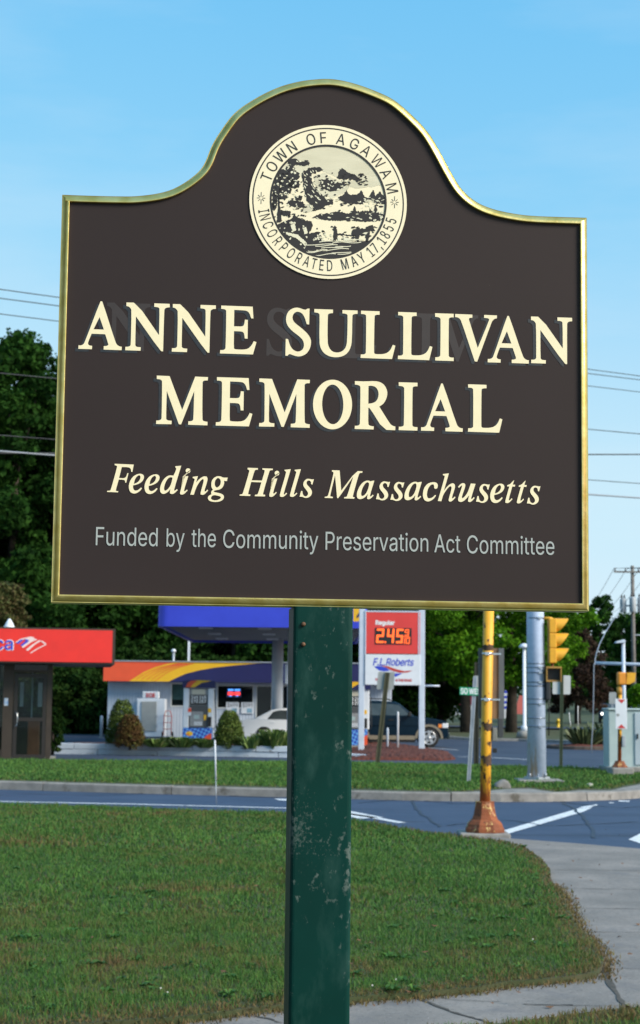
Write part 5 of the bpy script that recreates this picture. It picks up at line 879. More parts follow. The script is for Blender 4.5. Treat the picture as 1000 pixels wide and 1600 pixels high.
def glass(name, tint, op, rough=.03):
    M = bpy.data.materials.new(name); M.use_nodes = True; t = M.node_tree; t.nodes.clear()
    o = t.nodes.new('ShaderNodeOutputMaterial'); tr = t.nodes.new('ShaderNodeBsdfTransparent'); gl = t.nodes.new('ShaderNodeBsdfPrincipled')
    tr.inputs[0].default_value = (*tint, 1); gl.inputs['Base Color'].default_value = (.01, .014, .016, 1); gl.inputs['Roughness'].default_value = rough
    n = t.nodes.new('ShaderNodeTexNoise'); n.inputs['Scale'].default_value = 2.0; mr = t.nodes.new('ShaderNodeMapRange'); mr.inputs[3].default_value = op - .06; mr.inputs[4].default_value = op + .06
    t.links.new(n.outputs[0], mr.inputs[0])
    m = t.nodes.new('ShaderNodeMixShader'); t.links.new(mr.outputs[0], m.inputs[0]); t.links.new(tr.outputs[0], m.inputs[1]); t.links.new(gl.outputs[0], m.inputs[2]); t.links.new(m.outputs[0], o.inputs[0])
    MAT[name] = M; return M
M_glass = glass('window_glass', (.85, .95, .95), .22)
M_darkglass = glass('tinted_glass', (.25, .3, .3), .6)
def txt(name, M, parent, s, x0, x1, bl, ch, y, shear=0.0, bold=0.0, tilt=0.0):
    mb = MB(); text_into(mb, s, (x0, x1, bl, ch), lambda a, b, k=0: (a, y - .0006 * k, b + (a - x0) * tilt), shear, bold=bold); return mb.build(name, M, parent, fixn=False)
def pipe(name, M, parent, pts, r, n=10): mb = MB(); mb.tube(pts, r, n); return mb.build(name, M, parent)
def boxpart(name, M, parent, a, b, bevel=0):
    mb = MB(); mb.box(a[0], b[0], a[1], b[1], a[2], b[2]); return mb.build(name, M, parent, bevel=bevel)

# ------------------------------------------------------------------ bank kiosk at the left edge
KY = 45.4
kx = X(40, KY); k = thing('bank_kiosk', 'small bank kiosk with red fascia and dark glass door', 'kiosk', (kx, KY, 0), R(9.0))
def KX(px, dy=0): return X(px, KY + dy) - kx
def KZ_(py, px=40): return Z(py, KY, px)
xl, xr = KX(-90), KX(80)
zt = KZ_(1037); 
boxpart('slab', M_concrete, k, (xl - .2, -.12, -.02), (xr + .15, 3.0, .035))
mb = MB()
for a, b in ((5, 21), (72.5, 80), (-72, -64)): mb.box(KX(a), KX(b), 0, .16, .035, zt)
mb.box(xr - .14, xr, 2.5, 2.66, .035, zt); mb.box(xl, xl + .14, 2.5, 2.66, .035, zt); mb.box(xl, xl + .14, 0, .16, .035, zt)
mb.box(xl + .14, KX(-72), .02, .12, .035, .3); mb.box(KX(-64), KX(5), .02, .12, .035, .3)
mb.box(KX(21), KX(72.5), .02, .13, KZ_(1051), KZ_(1047)); mb.box(xl + .14, xr - .14, 2.52, 2.62, .035, .9); mb.box(xr - .14, xr, .161, 2.499, zt - .06, zt)
mb.build('frame', M_dkbrown, k)
wn = MB(); wn.box(KX(-64), KX(5), .06, .075, .3, zt); wn.build('window', M_glass, k)
wn = MB(); wn.box(xl + .14, xr - .14, 2.56, 2.575, .9, zt); wn.build('window', M_glass, k)
wn = MB(); wn.box(xr - .08, xr - .065, .16, 2.5, .035, zt); wn.build('window', M_glass, k)
wn = MB(); wn.box(KX(21), KX(72.5), .06, .075, KZ_(1047), zt); wn.build('transom', M_darkglass, k)
d0, d1, dz = KX(22), KX(72), KZ_(1051) - .02
mb = MB(); fw = .10
mb.box(d0, d0 + fw, -.02, .05, .05, dz); mb.box(d1 - fw, d1, -.02, .05, .05, dz); mb.box(d0 + fw, d1 - fw, -.02, .05, dz - .12, dz); mb.box(d0 + fw, d1 - fw, -.02, .05, .05, .17); mb.box(d0 + fw, d1 - fw, -.02, .05, 1.10, 1.20)
door = mb.build('door', mat('door_frame', (.030, .026, .024), .4, metal=.2), k)
mb = MB(); mb.box(d0 + fw, d1 - fw, .01, .022, .17, 1.10); mb.box(d0 + fw, d1 - fw, .01, .022, 1.20, dz - .12); mb.build('door_glass', M_glass, door)
hx = d0 + .055
pipe('handle', M_chrome, door, [(hx, -.02, .93), (hx, -.07, .95), (hx + .05, -.085, .98), (hx + .065, -.085, 1.15), (hx + .05, -.085, 1.31), (hx, -.07, 1.34), (hx, -.02, 1.36)], .014, 8)
boxpart('sticker', mat('door_sticker', (.55, .58, .60), .5, c2=(.10, .3, .62), scale=6), k, (KX(7), -.006, KZ_(1103)), (KX(13), -.002, KZ_(1091)))
# inside: the machine, a ceiling, white panels
boxpart('cash_machine', mat('brown_machine', (.22, .075, .035), .5, var=.3, scale=3), k, (KX(43), 1.0, .035), (KX(62), 1.7, 1.12), .02)
boxpart('inner_wall', mat('grey_interior', (.075, .095, .105), .8, var=.3, scale=1), k, (xl + .2, 2.3, .04), (KX(-8), 2.4, zt))
boxpart('inner_post', M_galv, k, (KX(48), .6, 1.1), (KX(50), .65, zt)); boxpart('inner_panel', M_wh, k, (KX(57), 1.9, 1.5), (KX(64), 1.95, 2.2)); boxpart('inner_panel', M_wh, k, (KX(28), 1.9, 1.5), (KX(34), 1.95, 2.2))
# fascia: red lit box round the roof with a grey edge
fx0, fx1, fy0 = KX(-100, -.9), KX(164, -.9), -.9
zb, zT = Z(1036.5, KY - .9, 130), Z(984, KY - .9, 130)
boxpart('fascia_body', M_dkbrown, k, (fx0, fy0, zb - .01), (fx1 + .08, 3.4, zT + .05))
fa = boxpart('fascia_panel', M_red, k, (fx0, fy0 - .03, zb + .035), (fx1, fy0 - .002, zT))
tf = X(9, KY - .93) - kx
sc_ = (Z(1000.5, KY) - Z(1015, KY)) / .39
txt('bank_lettering', M_ltr_white, k, 'Bank of America' , tf - 3.62, tf + .012, Z(1015.5, KY - .93, 5), .36, fy0 - .034, bold=.014)
txt('bank_lettering', M_ltr_blue, k, 'Bank of America', tf - 3.61, tf, Z(1015, KY - .93, 5), .34, fy0 - .040, bold=.006)
bpy.data.objects['bank_lettering'].name = 'fascia_lettering'; bpy.data.objects['bank_lettering.001'].name = 'fascia_lettering'
def LG(x, y): q = P(x / 5, 960 + y / 5, KY - .93); return (q.x - kx, q.z)
mb = MB()
for q in ([(78, 220), (120, 190), (196, 172), (150, 192), (108, 228)], [(150, 190), (196, 172), (230, 180), (180, 200)], [(180, 202), (214, 184), (250, 196), (206, 214), (140, 262), (128, 252)], [(160, 276), (206, 238), (262, 200), (280, 204), (230, 236), (178, 284)], [(192, 300), (240, 268), (310, 232), (322, 234), (256, 268), (200, 304)], [(262, 200), (290, 206), (320, 228), (306, 232), (280, 212)]):
    mb.add([(a, fy0 - .035, b) for a, b in [LG(*p) for p in q]], [tuple(range(len(q)))], False)
mb.build('flag_emblem', mat('emblem_white', (.8, .62, .62), .5), k, fixn=False)
mb = MB()
for q in ([(86, 222), (122, 196), (146, 196), (104, 230)], [(118, 240), (160, 206), (184, 210), (132, 248)], [(150, 196), (170, 194), (190, 206), (160, 206)]):
    mb.add([(a, fy0 - .038, b) for a, b in [LG(*p) for p in q]], [tuple(range(len(q)))], False)
mb.build('flag_emblem_field', M_ltr_blue, k, fixn=False)
mb = MB(); q = P(17.5, 981, KY + .3); mb.lathe([(.17, zT + .03), (.15, zT + .12), (.10, zT + .22), (.03, zT + .34)], 16, (q.x - kx, .3, 0)); mb.build('roof_vent', M_wh, k)

# ------------------------------------------------------------------ filling station shop
SY = 77.0
sx0 = X(168, SY); shop = thing('station_shop', 'low grey filling station shop with red, yellow and navy fascia', 'shop', (sx0, SY, 0))
def PX(px): return X(px, SY) - sx0
def PZ(py, px=300): return Z(py, SY, px)
M_shopwall = mat('pale_grey_siding', (0.50, 0.56, 0.65), .7, c2=(0.44, 0.50, 0.59), scale=1.5)
_wv = M_shopwall.node_tree; _tx = _wv.nodes.new('ShaderNodeTexCoord'); _w = _wv.nodes.new('ShaderNodeTexWave'); _w.bands_direction = 'X'; _w.inputs['Scale'].default_value = 2.2
_bp = _wv.nodes.new('ShaderNodeBump'); _bp.inputs['Strength'].default_value = .35; _bp.inputs['Distance'].default_value = .03
_wv.links.new(_tx.outputs['Object'], _w.inputs[0]); _wv.links.new(_w.outputs['Fac'], _bp.inputs['Height']); _wv.links.new(_bp.outputs[0], _wv.nodes['Principled BSDF'].inputs['Normal'])
w1 = PX(612); zw = PZ(1062)
def hole(a, b, c, d): return [(PX(a), PZ(d)), (PX(b), PZ(d)), (PX(b), PZ(c)), (PX(a), PZ(c))]
H1 = (266, 290, 1067, 1105); H2 = (338, 397, 1069, 1107); H3 = (399, 426, 1069, 1145); H4 = (440, 545, 1069, 1107)
mb = MB(); mb.prism([(0, -.03), (w1, -.03), (w1, zw), (0, zw)], 0, .18, 'y', holes=[hole(*h) for h in (H1, H2, H3, H4)])
mb.box(0, .18, .181, 9, -.03, zw); mb.box(w1 - .18, w1, .181, 9, -.03, zw); mb.box(.18, w1 - .18, 8.82, 9, -.03, zw); mb.build('wall', M_shopwall, shop)
boxpart('roof', mat('tar_roof', (.05, .05, .055), .9, var=.3), shop, (-.1, -.2, zw + .002), (w1 + .1, 9.1, zw + .18))
boxpart('interior', mat('shop_interior', (.045, .055, .055), .9, c2=(.12, .10, .08), scale=2.5, thr=(.5, .6)), shop, (.3, 2.2, -.02), (w1 - .3, 2.3, zw - .05))
for i, h in enumerate((H1, H2, H3, H4)):
    a, b, c, d = PX(h[0]), PX(h[1]), PZ(h[2]), PZ(h[3]); mb = MB(); t = .07
    mb.box(a, a + t, -.03, .05, d, c); mb.box(b - t, b, -.03, .05, d, c); mb.box(a + t, b - t, -.03, .05, c - t, c); mb.box(a + t, b - t, -.03, .05, d, d + t)
    f = mb.build('window' if i != 2 else 'shop_door', mat('white_frame', (.6, .62, .62), .5), shop)
    mb = MB(); mb.box(a + t, b - t, .01, .025, d + t, c - t); mb.build('pane', M_darkglass if i else M_glass, f)
    if i == 0: boxpart('blind', mat('pale_blind', (.28, .36, .34), .7, var=.15, scale=9), f, (a + t, .08, d + .35), (b - t, .09, c - t)); boxpart('shelf', M_dark, f, (a + t, .10, d + t), (b - t, .2, d + .3))
# red and blue lit sign and the price posters in the window
ns = boxpart('lit_window_sign', mat('dark_blue_sign', (.02, .05, .16), .4), shop, (PX(354), -.06, PZ(1089)), (PX(377), -.035, PZ(1074.5)))
mb = MB()
for a in (356, 366.5): mb.box(PX(a), PX(a + 8.5), -.064, -.061, PZ(1085.5), PZ(1080.5))
mb.build('red_neon_lettering', mat('red_neon', (.8, .03, .03), .5, emit=(1, .05, .05, 1.6)), ns)
mb = MB()
for a in (356, 366.5): mb.box(PX(a), PX(a + 8.5), -.064, -.061, PZ(1078.8), PZ(1076)); mb.box(PX(a + 2), PX(a + 6), -.064, -.061, PZ(1087.5), PZ(1086.5))
mb.build('blue_neon_lettering', mat('blue_neon', (.05, .2, .8), .5, emit=(.1, .35, 1, 1.2)), ns)
for a, b, s in ((353.5, 373.5, '499'), (377, 397, '399')):
    po = boxpart('price_poster', M_wh, shop, (PX(a), -.06, PZ(1114)), (PX(b), -.04, PZ(1096.5)), 0)
    txt('poster_price', M_dark, po, '$' + s, PX(a + 2), PX(b - 2), PZ(1104), (Z(1098, SY) - Z(1104, SY)), -.063)
    mb = MB(); mb.box(PX(a + 9), PX(b - 3), -.063, -.061, PZ(1112.5), PZ(1106)); mb.build('poster_picture', mat('poster_blue', (.25, .45, .6), .5, var=.5, scale=8), po)
# fascia: curved bands of colour
f0, f1 = X(160, SY - .8) - sx0, X(620, SY - .8) - sx0
def FZ(px, py): q = at(150 + px / 3.226, 940 + py / 3.226, SY - .9); return (q.x - sx0, q.z)
zb_, zt_ = FZ(30, 400)[1], FZ(30, 300)[1]
fas = boxpart('fascia', M_navy, shop, (f0, -.8, zb_), (f1, -.02, zt_))
boxpart('fascia_cap', M_galv, fas, (f0 - .02, -.84, zt_), (f1 + .02, 0.0, zt_ + .05))
def clampz(l, y, M, nm):
    mb = MB(); mb.flat([[(a, min(max(b, zb_ + .003), zt_ - .003)) for a, b in l]], fn=lambda a, b: (a, y, b)); return mb.build(nm, M, fas, fixn=False)
up = [FZ(*p) for p in [(365, 408), (400, 386), (450, 364), (520, 346), (600, 332), (700, 321), (790, 314), (850, 308), (850, 290)]]
clampz([(f0 + .01, zt_), (f0 + .01, zb_)] + [(FZ(365, 408)[0], zb_)] + up, -.804, M_yel, 'yellow_band')
lo = [FZ(*p) for p in [(165, 408), (200, 380), (240, 355), (290, 333), (350, 315), (400, 306), (440, 295)]]
clampz([(f0 + .01, zt_), (f0 + .01, zb_), (lo[0][0], zb_)] + lo, -.808, M_orange, 'orange_band')
mb = MB()
for k_ in range(5):
    l = [FZ(*p) for p in smooth_loop([(185 + k_ * 26, 408), (225 + k_ * 26, 378), (275 + k_ * 24, 352), (340 + k_ * 22, 330), (420 + k_ * 18, 312)], 4)]
    for i in range(len(l) - 1):
        (a, b), (c, d) = l[i], l[i + 1]; hgt = .035
        if b < zb_ or d > zt_ - hgt: continue
        mb.add([(a, -.812, b), (c, -.812, d), (c, -.812, d + hgt), (a, -.812, b + hgt)], [(0, 1, 2, 3)], False)
mb.build('orange_stripe', M_orange, fas, fixn=False)
pipe('vent_pipe', M_galv, shop, [(PX(266), 1.2, zw), (PX(266), 1.2, PZ(1018))], .06); mb = MB(); mb.lathe([(.10, 0), (.12, .05), (.10, .12), (.03, .15)], 12, (PX(266), 1.2, PZ(1018))); mb.build('vent_cap', M_wh, shop)
boxpart('roof_mast', M_wh, shop, (PX(289), 1.0, zw + .18), (PX(292.5), 1.1, PZ(996)))

# ice freezer against the shop
iy = 76.0; ix = X(233, iy); ice = thing('ice_freezer', 'white ice merchandiser with a grey door and ICE sign', 'freezer', (ix, iy, 0))
def IX(px): return X(px, iy) - ix
def IZ(py): return Z(py, iy, 240)
boxpart('cabinet', M_wh, ice, (IX(214), -.05, .02), (IX(258), .9, IZ(1092)), .03)
boxpart('door', mat('freezer_door', (.36, .37, .36), .5, var=.1, scale=4), ice, (IX(221), -.09, .28), (IX(245), -.06, IZ(1096)), .02)
hd = boxpart('header', M_wh, ice, (IX(222.5), -.02, IZ(1091.5)), (IX(247.5), .5, IZ(1080.5)), .02)
txt('ice_lettering', M_ltr_red, hd, 'ICE', IX(228), IX(242), IZ(1089), IZ(1083.5) - IZ(1089), -.045, bold=.012)
mb = MB()
for z in (.55, 1.0): mb.cbox((IX(246), -.11, z), (.03, .04, .10))
mb.build('hinge', M_galv, ice)
hy = 75.5; hx_ = X(262, hy); ht = thing('hand_truck', 'red hand truck leaning beside the ice freezer', 'hand truck', (hx_, hy, 0))
M_redpipe = mat('red_tube', (.45, .04, .03), .45)
mb = MB(); mb.tube([(-.18, .1, .12), (-.18, .25, 1.0), (-.1, .3, 1.25), (.1, .3, 1.25), (.18, .25, 1.0), (.18, .1, .12)], .02, 8)
for z in (.4, .7, 1.0): mb.tube([(-.18, .08 + z * .16, z), (.18, .08 + z * .16, z)], .014, 6)
mb.build('frame', M_redpipe, ht); mb = MB(); mb.box(-.2, .2, -.15, .08, .05, .07); mb.build('toe_plate', M_galv, ht)
for s in (-1, 1): mb = MB(); mb.lathe([(.05, -.03), (.13, -.03), (.14, 0), (.13, .03), (.05, .03)], 16, (s * .24, .16, .14), 'x'); mb.build('wheel', M_rubber, ht)

# ------------------------------------------------------------------ canopy over the pumps
CY0, CY1 = 57.0, 72.5
cx0, cx1 = X(243, CY0), X(573, CY0); cz0, cz1 = Z(979, CY0, 300), Z(979, CY0, 300) + 1.05
can = thing('fuel_canopy', 'flat fuel canopy with a bright blue fascia on pale columns', 'canopy', ((cx0 + cx1) / 2, (CY0 + CY1) / 2, 0))
cm_ = ((cx0 + cx1) / 2, (CY0 + CY1) / 2)
mb = MB(); a, b, c, d = cx0 - cm_[0], cx1 - cm_[0], CY0 - cm_[1], CY1 - cm_[1]
def rrect(a, b, c, d, r, n=6):
    o = []
    for qx, qy, t0 in ((b - r, d - r, 0), (a + r, d - r, 90), (a + r, c + r, 180), (b - r, c + r, 270)):
        for i in range(n + 1): t = R(t0 + 90 * i / n); o.append((qx + r * math.cos(t), qy + r * math.sin(t)))
    return o
mb.prism(rrect(a, b, c, d, .35), cz0, cz1, 'z', holes=[rrect(a + .12, b - .12, c + .12, d - .12, .3)]); mb.build('fascia', M_blue, can)
mb = MB(); mb.prism(rrect(a + .13, b - .13, c + .13, d - .13, .28), cz0 + .10, cz0 + .16, 'z'); mb.prism(rrect(a + .13, b - .13, c + .13, d - .13, .28), cz1 - .12, cz1 - .06, 'z')
mb.build('soffit', mat('soffit_panel', (.20, .22, .25), .6, c2=(.16, .18, .2), scale=.7), can)
mb = MB()
for i in range(9): yy = c + 1 + i * (d - c - 2) / 8; mb.box(a + .2, b - .2, yy - .012, yy + .012, cz0 + .09, cz0 + .099)
mb.build('soffit_seam', M_dark, can)
for lx in (-2.2, 0, 2.2):
    for ly in (-5, 0, 5): boxpart('canopy_lamp', M_wh, can, (lx - .25, ly - .25, cz0 + .05), (lx + .25, ly + .25, cz0 + .10))
for px, Y in ((433, 71.0), (513, 71.0), (459, 60.5)):
    mb = MB(); mb.lathe([(.25, 0.0), (.25, cz0 + .1)], 24, (X(px, Y) - cm_[0], Y - cm_[1], 0)); mb.build('column', mat('column_paint', (.52, .56, .62), .5, c2=(.46, .50, .56), scale=2), can)
bx = X(448.5, 60.3) - cm_[0]; boxpart('column_sign', M_wh, can, (bx - .10, 60.25 - cm_[1], Z(1070, 60.3)), (bx + .09, 60.35 - cm_[1], Z(1038, 60.3)), .03)
mb = MB(); e0 = X(551, CY0) - cm_[0]; zz = Z(971, CY0, 555)
mb.flat([[(e0, zz), (e0 + .34, zz), (e0 + .34, zz + .6), (e0, zz + .6)]], fn=lambda p, q: (p, c - .004, q)); mb.build('fascia_emblem', M_yel, can, fixn=False)
mb = MB(); l1 = [(e0 + .34, zz + .38), (e0 + .22, zz + .34), (e0 + .13, zz + .22), (e0 + .10, zz + .12), (e0 + .16, zz + .13), (e0 + .21, zz + .20), (e0 + .34, zz + .22)]
mb.flat([l1], fn=lambda p, q: (p, c - .008, q)); mb.build('fascia_emblem_curve', M_navy, can, fixn=False)

# ------------------------------------------------------------------ fuel pumps
M_check = mat('blue_check_graphic', (.02, .06, .42), .45); _t = M_check.node_tree
_ck = _t.nodes.new('ShaderNodeTexChecker'); _ck.inputs['Scale'].default_value = 11; _ck.inputs[1].default_value = (.02, .05, .40, 1); _ck.inputs[2].default_value = (.12, .35, .75, 1)
_tc = _t.nodes.new('ShaderNodeTexCoord'); _mp = _t.nodes.new('ShaderNodeMapping'); _mp.inputs['Rotation'].default_value = (0, .35, 0); _t.links.new(_tc.outputs['Object'], _mp.inputs[0]); _t.links.new(_mp.outputs[0], _ck.inputs[0]); _t.links.new(_ck.outputs[0], _t.nodes['Principled BSDF'].inputs['Base Color'])
def fuel_pump(label):
    p = thing('fuel_pump', label, 'fuel pump', (0, 0, 0), 0, 'fuel pumps under the canopy')
    s = 2.33 / 310.0                      # enlarged pixels to metres
    def u(x): return (x - 525) * s
    def v(y): return (697 - y) * s + .15
    boxpart('island', M_concrete, p, (-1.2, -.6, 0), (1.2, .9, .145), .03)
    boxpart('side_post', M_wh, p, (u(450), -.28, v(620)), (u(478), .28, v(424)), .03); boxpart('side_post', M_wh, p, (u(572), -.28, v(620)), (u(600), .28, v(424)), .03)
    boxpart('body', mat('pump_grey', (.25, .26, .27), .5), p, (u(478) + .002, -.22, v(620)), (u(572) - .002, .22, v(426)))
    boxpart('base', M_check, p, (u(450), -.3, .146), (u(592), .3, v(621)), .02)
    mb = MB(); mb.flat([[(u(545), .15), (u(592), .15), (u(592), v(645)), (u(570), v(655)), (u(550), v(672))]], fn=lambda a, b: (a, -.304, b)); mb.build('base_graphic', M_orange, p, fixn=False)
    mb = MB(); mb.flat([ell(u(483), v(648), .13, .085, 20)], fn=lambda a, b: (a, -.304, b)); mb.build('base_emblem', M_yel, p, fixn=False)
    mb = MB(); mb.flat([ell(u(478), v(652), .05, .03, 12)], fn=lambda a, b: (a, -.307, b)); mb.build('base_emblem_mark', M_orange, p, fixn=False)
    top = [(u(444), v(424)), (u(606), v(424)), (u(606), v(392)), (u(570), v(386)), (u(525), v(384)), (u(480), v(386)), (u(444), v(392))]
    mb = MB(); mb.prism(top, -.34, .34, 'y'); va = mb.build('valance', M_navy, p)
    mb = MB(); mb.flat([[(u(472), v(422)), (u(505), v(422)), (u(540), v(400)), (u(590), v(389)), (u(525), v(386)), (u(490), v(389)), (u(478), v(400))]], fn=lambda a, b: (a, -.343, b)); mb.build('valance_flash', M_yel, va, fixn=False)
    mb = MB(); mb.flat([[(u(460), v(422)), (u(484), v(422)), (u(500), v(402)), (u(520), v(389)), (u(490), v(388)), (u(470), v(400))]], fn=lambda a, b: (a, -.346, b)); mb.build('valance_flash', M_orange, va, fixn=False)
    boxpart('light_box', mat('cream_label', (.55, .52, .42), .5), p, (u(490), -.24, v(456)), (u(556), -.222, v(431)))
    pr = boxpart('price_board', M_dark, p, (u(482), -.25, v(506)), (u(566), -.222, v(459)))
    for i, (xx, yy, tx) in enumerate(((488, 478, '245'), (528, 478, '265'), (488, 498, '275'), (528, 498, '257'))):
        txt('price_figures', M_ltr_white, pr, tx, u(xx), u(xx + 34), v(yy), 15 * s, -.253, bold=.004)
    kp = boxpart('keypad_panel', mat('pump_panel', (.07, .075, .08), .5), p, (u(476), -.26, v(617)), (u(590), -.222, v(510)), .01)
    boxpart('display', mat('pump_screen', (.35, .45, .45), .3), kp, (u(503), -.264, v(576)), (u(530), -.261, v(557)))
    boxpart('light_panel', mat('pump_face', (.30, .31, .32), .5, var=.3, scale=30), kp, (u(484), -.263, v(612)), (u(548), -.261, v(540)))
    mb = MB()
    for i in range(4):
        for j in range(2): mb.box(u(506 + i * 10), u(513 + i * 10), -.268, -.265, v(606 - j * 9), v(599 - j * 9))
    mb.build('key', M_wh, kp); boxpart('card_slot', M_yel, kp, (u(552), -.268, v(582)), (u(564), -.261, v(556)))
    boxpart('sticker', M_wh, p, (u(474), -.29, v(560)), (u(490), -.281, v(522))); boxpart('sticker', M_orange, p, (u(474), -.293, v(543)), (u(490), -.2905, v(524)))
    boxpart('sticker', M_yel, p, (u(573), -.29, v(544)), (u(588), -.281, v(524)))
    pipe('hose', M_dark, p, [(u(602), -.1, v(432)), (u(606), -.2, v(470)), (u(610), -.25, v(540)), (u(612), -.25, v(600)), (u(604), -.24, v(630)), (u(590), -.2, v(600)), (u(586), -.18, v(570))], .018, 8)
    nz = MB(); nz.box(u(572), u(590), -.32, -.281, v(612), v(565)); nz.build('nozzle', M_dark, p, bevel=.01)
    return p
PY_ = 60.0
p1 = fuel_pump('fuel pump with bright coloured arched top beside the left conical shrub'); p1.location = (X(311, PY_), PY_, 0)
p2 = copy_tree(p1); p2.location = (X(553, PY_), PY_, 0); p2['label'] = 'fuel pump half hidden between the green post and the price sign'

# ------------------------------------------------------------------ cars
def rounded(poly, r=.06, n=3):
    out = []; N = len(poly)
    for i in range(N):
        a, b, c = Vector(poly[i - 1]), Vector(poly[i]), Vector(poly[(i + 1) % N]); u, v = (a - b), (c - b)
        k = min(r, u.length * .4, v.length * .4); p, q = b + u.normalized() * k, b + v.normalized() * k
        for j in range(n + 1): t = j / n; w_ = p * (1 - t) ** 2 + b * 2 * t * (1 - t) + q * t * t; out.append((w_.x, w_.y))
    return out
def wheel(t, x, y, r, spokes=5, rim=None):
    s = -1 if y < 0 else 1
    mb = MB(); mb.lathe([(r * .66, -.10), (r * .92, -.11), (r, -.07), (r, .07), (r * .92, .11), (r * .66, .10)], 32, (x, y, r), 'y'); w_ = mb.build('wheel', M_rubber, t)
    mb = MB(); mb.lathe([(r * .67, -.09), (r * .67, .09)], 28, (x, y, r), 'y'); mb.cur = 0
    mb.lathe([(r * .70, s * .085), (r * .60, s * .10), (r * .58, s * .07)], 28, (x, y, r), 'y')
    mb.build('rim_barrel', M_dark, w_)
    mb = MB()
    for i in range(spokes):
        A = 2 * math.pi * i / spokes + .3; dx, dz = math.cos(A), math.sin(A); nx_, nz_ = -dz, dx
        v = []
        for yy in (s * .088, s * .112):
            for rr_, hw in ((.05, .065), (r * .66, .05)):
                for g in (-1, 1): v.append((x + dx * rr_ + nx_ * hw * g, y + yy, r + dz * rr_ + nz_ * hw * g))
        mb.add(v, [(0, 1, 3, 2), (4, 5, 7, 6), (0, 1, 5, 4), (2, 3, 7, 6), (0, 2, 6, 4), (1, 3, 7, 5)], False)
    mb.lathe([(r * .70, s * .086), (r * .70, s * .112), (r * .60, s * .116), (r * .60, s * .086)], 28, (x, y, r), 'y')
    mb.lathe([(.075, s * .10), (.07, s * .125), (.02, s * .13)], 14, (x, y, r), 'y')
    mb.build('rim', rim or M_alloy, w_)
def car(name, label, W, low, roof, belt, roofz, wheels, wr, paint, windows, pillars, extra, inset_=.15, cat='car'):
    t = thing(name, label, cat)
    # lower body with wheel arches cut from the silhouette
    sil = list(low)
    mb = MB(); mb.prism(sil, -W / 2, W / 2, 'y', smooth=False); mb.build('body', paint, t, bevel=.055)
    n = len(roof); v = []
    for s in (-1, 1):
        for x, z in roof:
            k = (z - belt) / (roofz - belt); v.append((x, s * (W / 2 - .05 - inset_ * max(0, min(1, k))), z))
    mb = MB(); mb.add(v, [tuple(range(n)), tuple(range(2 * n - 1, n - 1, -1))] + [(i, (i + 1) % n, n + (i + 1) % n, n + i) for i in range(n)], False)
    mb.build('cabin', paint, t, bevel=.05)
    def side(x, z, s, off): k = (z - belt) / (roofz - belt); return (x, s * (W / 2 - .05 - inset_ * k + off), z)
    for s in (-1, 1):
        for wpoly in windows:
            mb = MB(); mb.flat([rounded(wpoly, .05)], fn=lambda a, b: side(a, b, s, .006)); mb.build('side_window', M_carglass, t, fixn=False)
        for x in wheels: wheel(t, x, s * (W / 2 - .10), wr)
    for nm, (x0, z0), (x1, z1) in extra['glass']:
        mb = MB(); dx, dz = z1 - z0, -(x1 - x0); L = math.hypot(dx, dz); sg = extra.get('sg', {}).get(nm, 1); dx, dz = dx / L * .012 * sg, dz / L * .012 * sg
        y0, y1 = W / 2 - .12, W / 2 - .12 - inset_ * .8
        mb.add([(x0 + dx, -y0, z0 + dz), (x0 + dx, y0, z0 + dz), (x1 + dx, y1, z1 + dz), (x1 + dx, -y1, z1 + dz)], [(0, 1, 2, 3)], False); mb.build(nm, M_carglass, t, fixn=False)
    return t
M_carglass = mat('car_glass', (.035, .045, .05), .08, c2=(.06, .075, .08), scale=2, spec=.8)
def arch(x, r, z0, n=9): return [(x + r * math.cos(t), z0 + r * math.sin(t)) for t in [math.pi - math.pi * i / n for i in range(n + 1)]]
# dark green sport utility, facing right
M_suv = mat('dark_green_car_paint', (.003, .015, .030), .32, coat=.2, var=.1, spec=.15); M_clad = mat('tan_cladding', (.24, .205, .15), .5, var=.1)
L_ = 2.4
low = [(-2.4, .45), (-2.36, .32)] + [(-2.0, .30)] + arch(-1.22, .46, .36)[0:] + [(-.74, .26), (1.10, .26)] + arch(1.64, .46, .36) + [(2.16, .34), (2.36, .40), (2.40, .55), (2.38, .86), (2.30, 1.02), (1.95, 1.10), (1.02, 1.22), (-2.36, 1.20), (-2.42, .8)]
suv = car('sport_utility_car', 'dark green sport utility car with tan lower trim behind the price sign', 1.86, low,
          [(1.08, 1.20), (.48, 1.70), (.30, 1.77), (-.4, 1.81), (-1.9, 1.80), (-2.22, 1.72), (-2.34, 1.20)], 1.20, 1.80, (-1.22, 1.64), .385, M_suv,
          [[(.92, 1.235), (.44, 1.65), (-.02, 1.69), (-.06, 1.235)], [(-.16, 1.235), (-.14, 1.69), (-1.02, 1.70), (-1.08, 1.235)], [(-1.2, 1.235), (-1.14, 1.69), (-1.95, 1.66), (-2.1, 1.235)]], [],
          {'glass': [('windshield', (1.06, 1.24), (.50, 1.67)), ('rear_window', (-2.32, 1.26), (-2.23, 1.68))], 'sg': {'rear_window': -1}})
suv.location = (X(698, 64) - 2.4, 64, 0)
for s in (-1, 1):
    mb = MB(); y0, y1 = sorted((s * .932, s * .945)); mb.prism([(-.70, .30), (1.08, .30), (1.12, .46), (-.72, .46)], y0, y1, 'y'); mb.build('side_cladding', M_clad, suv)
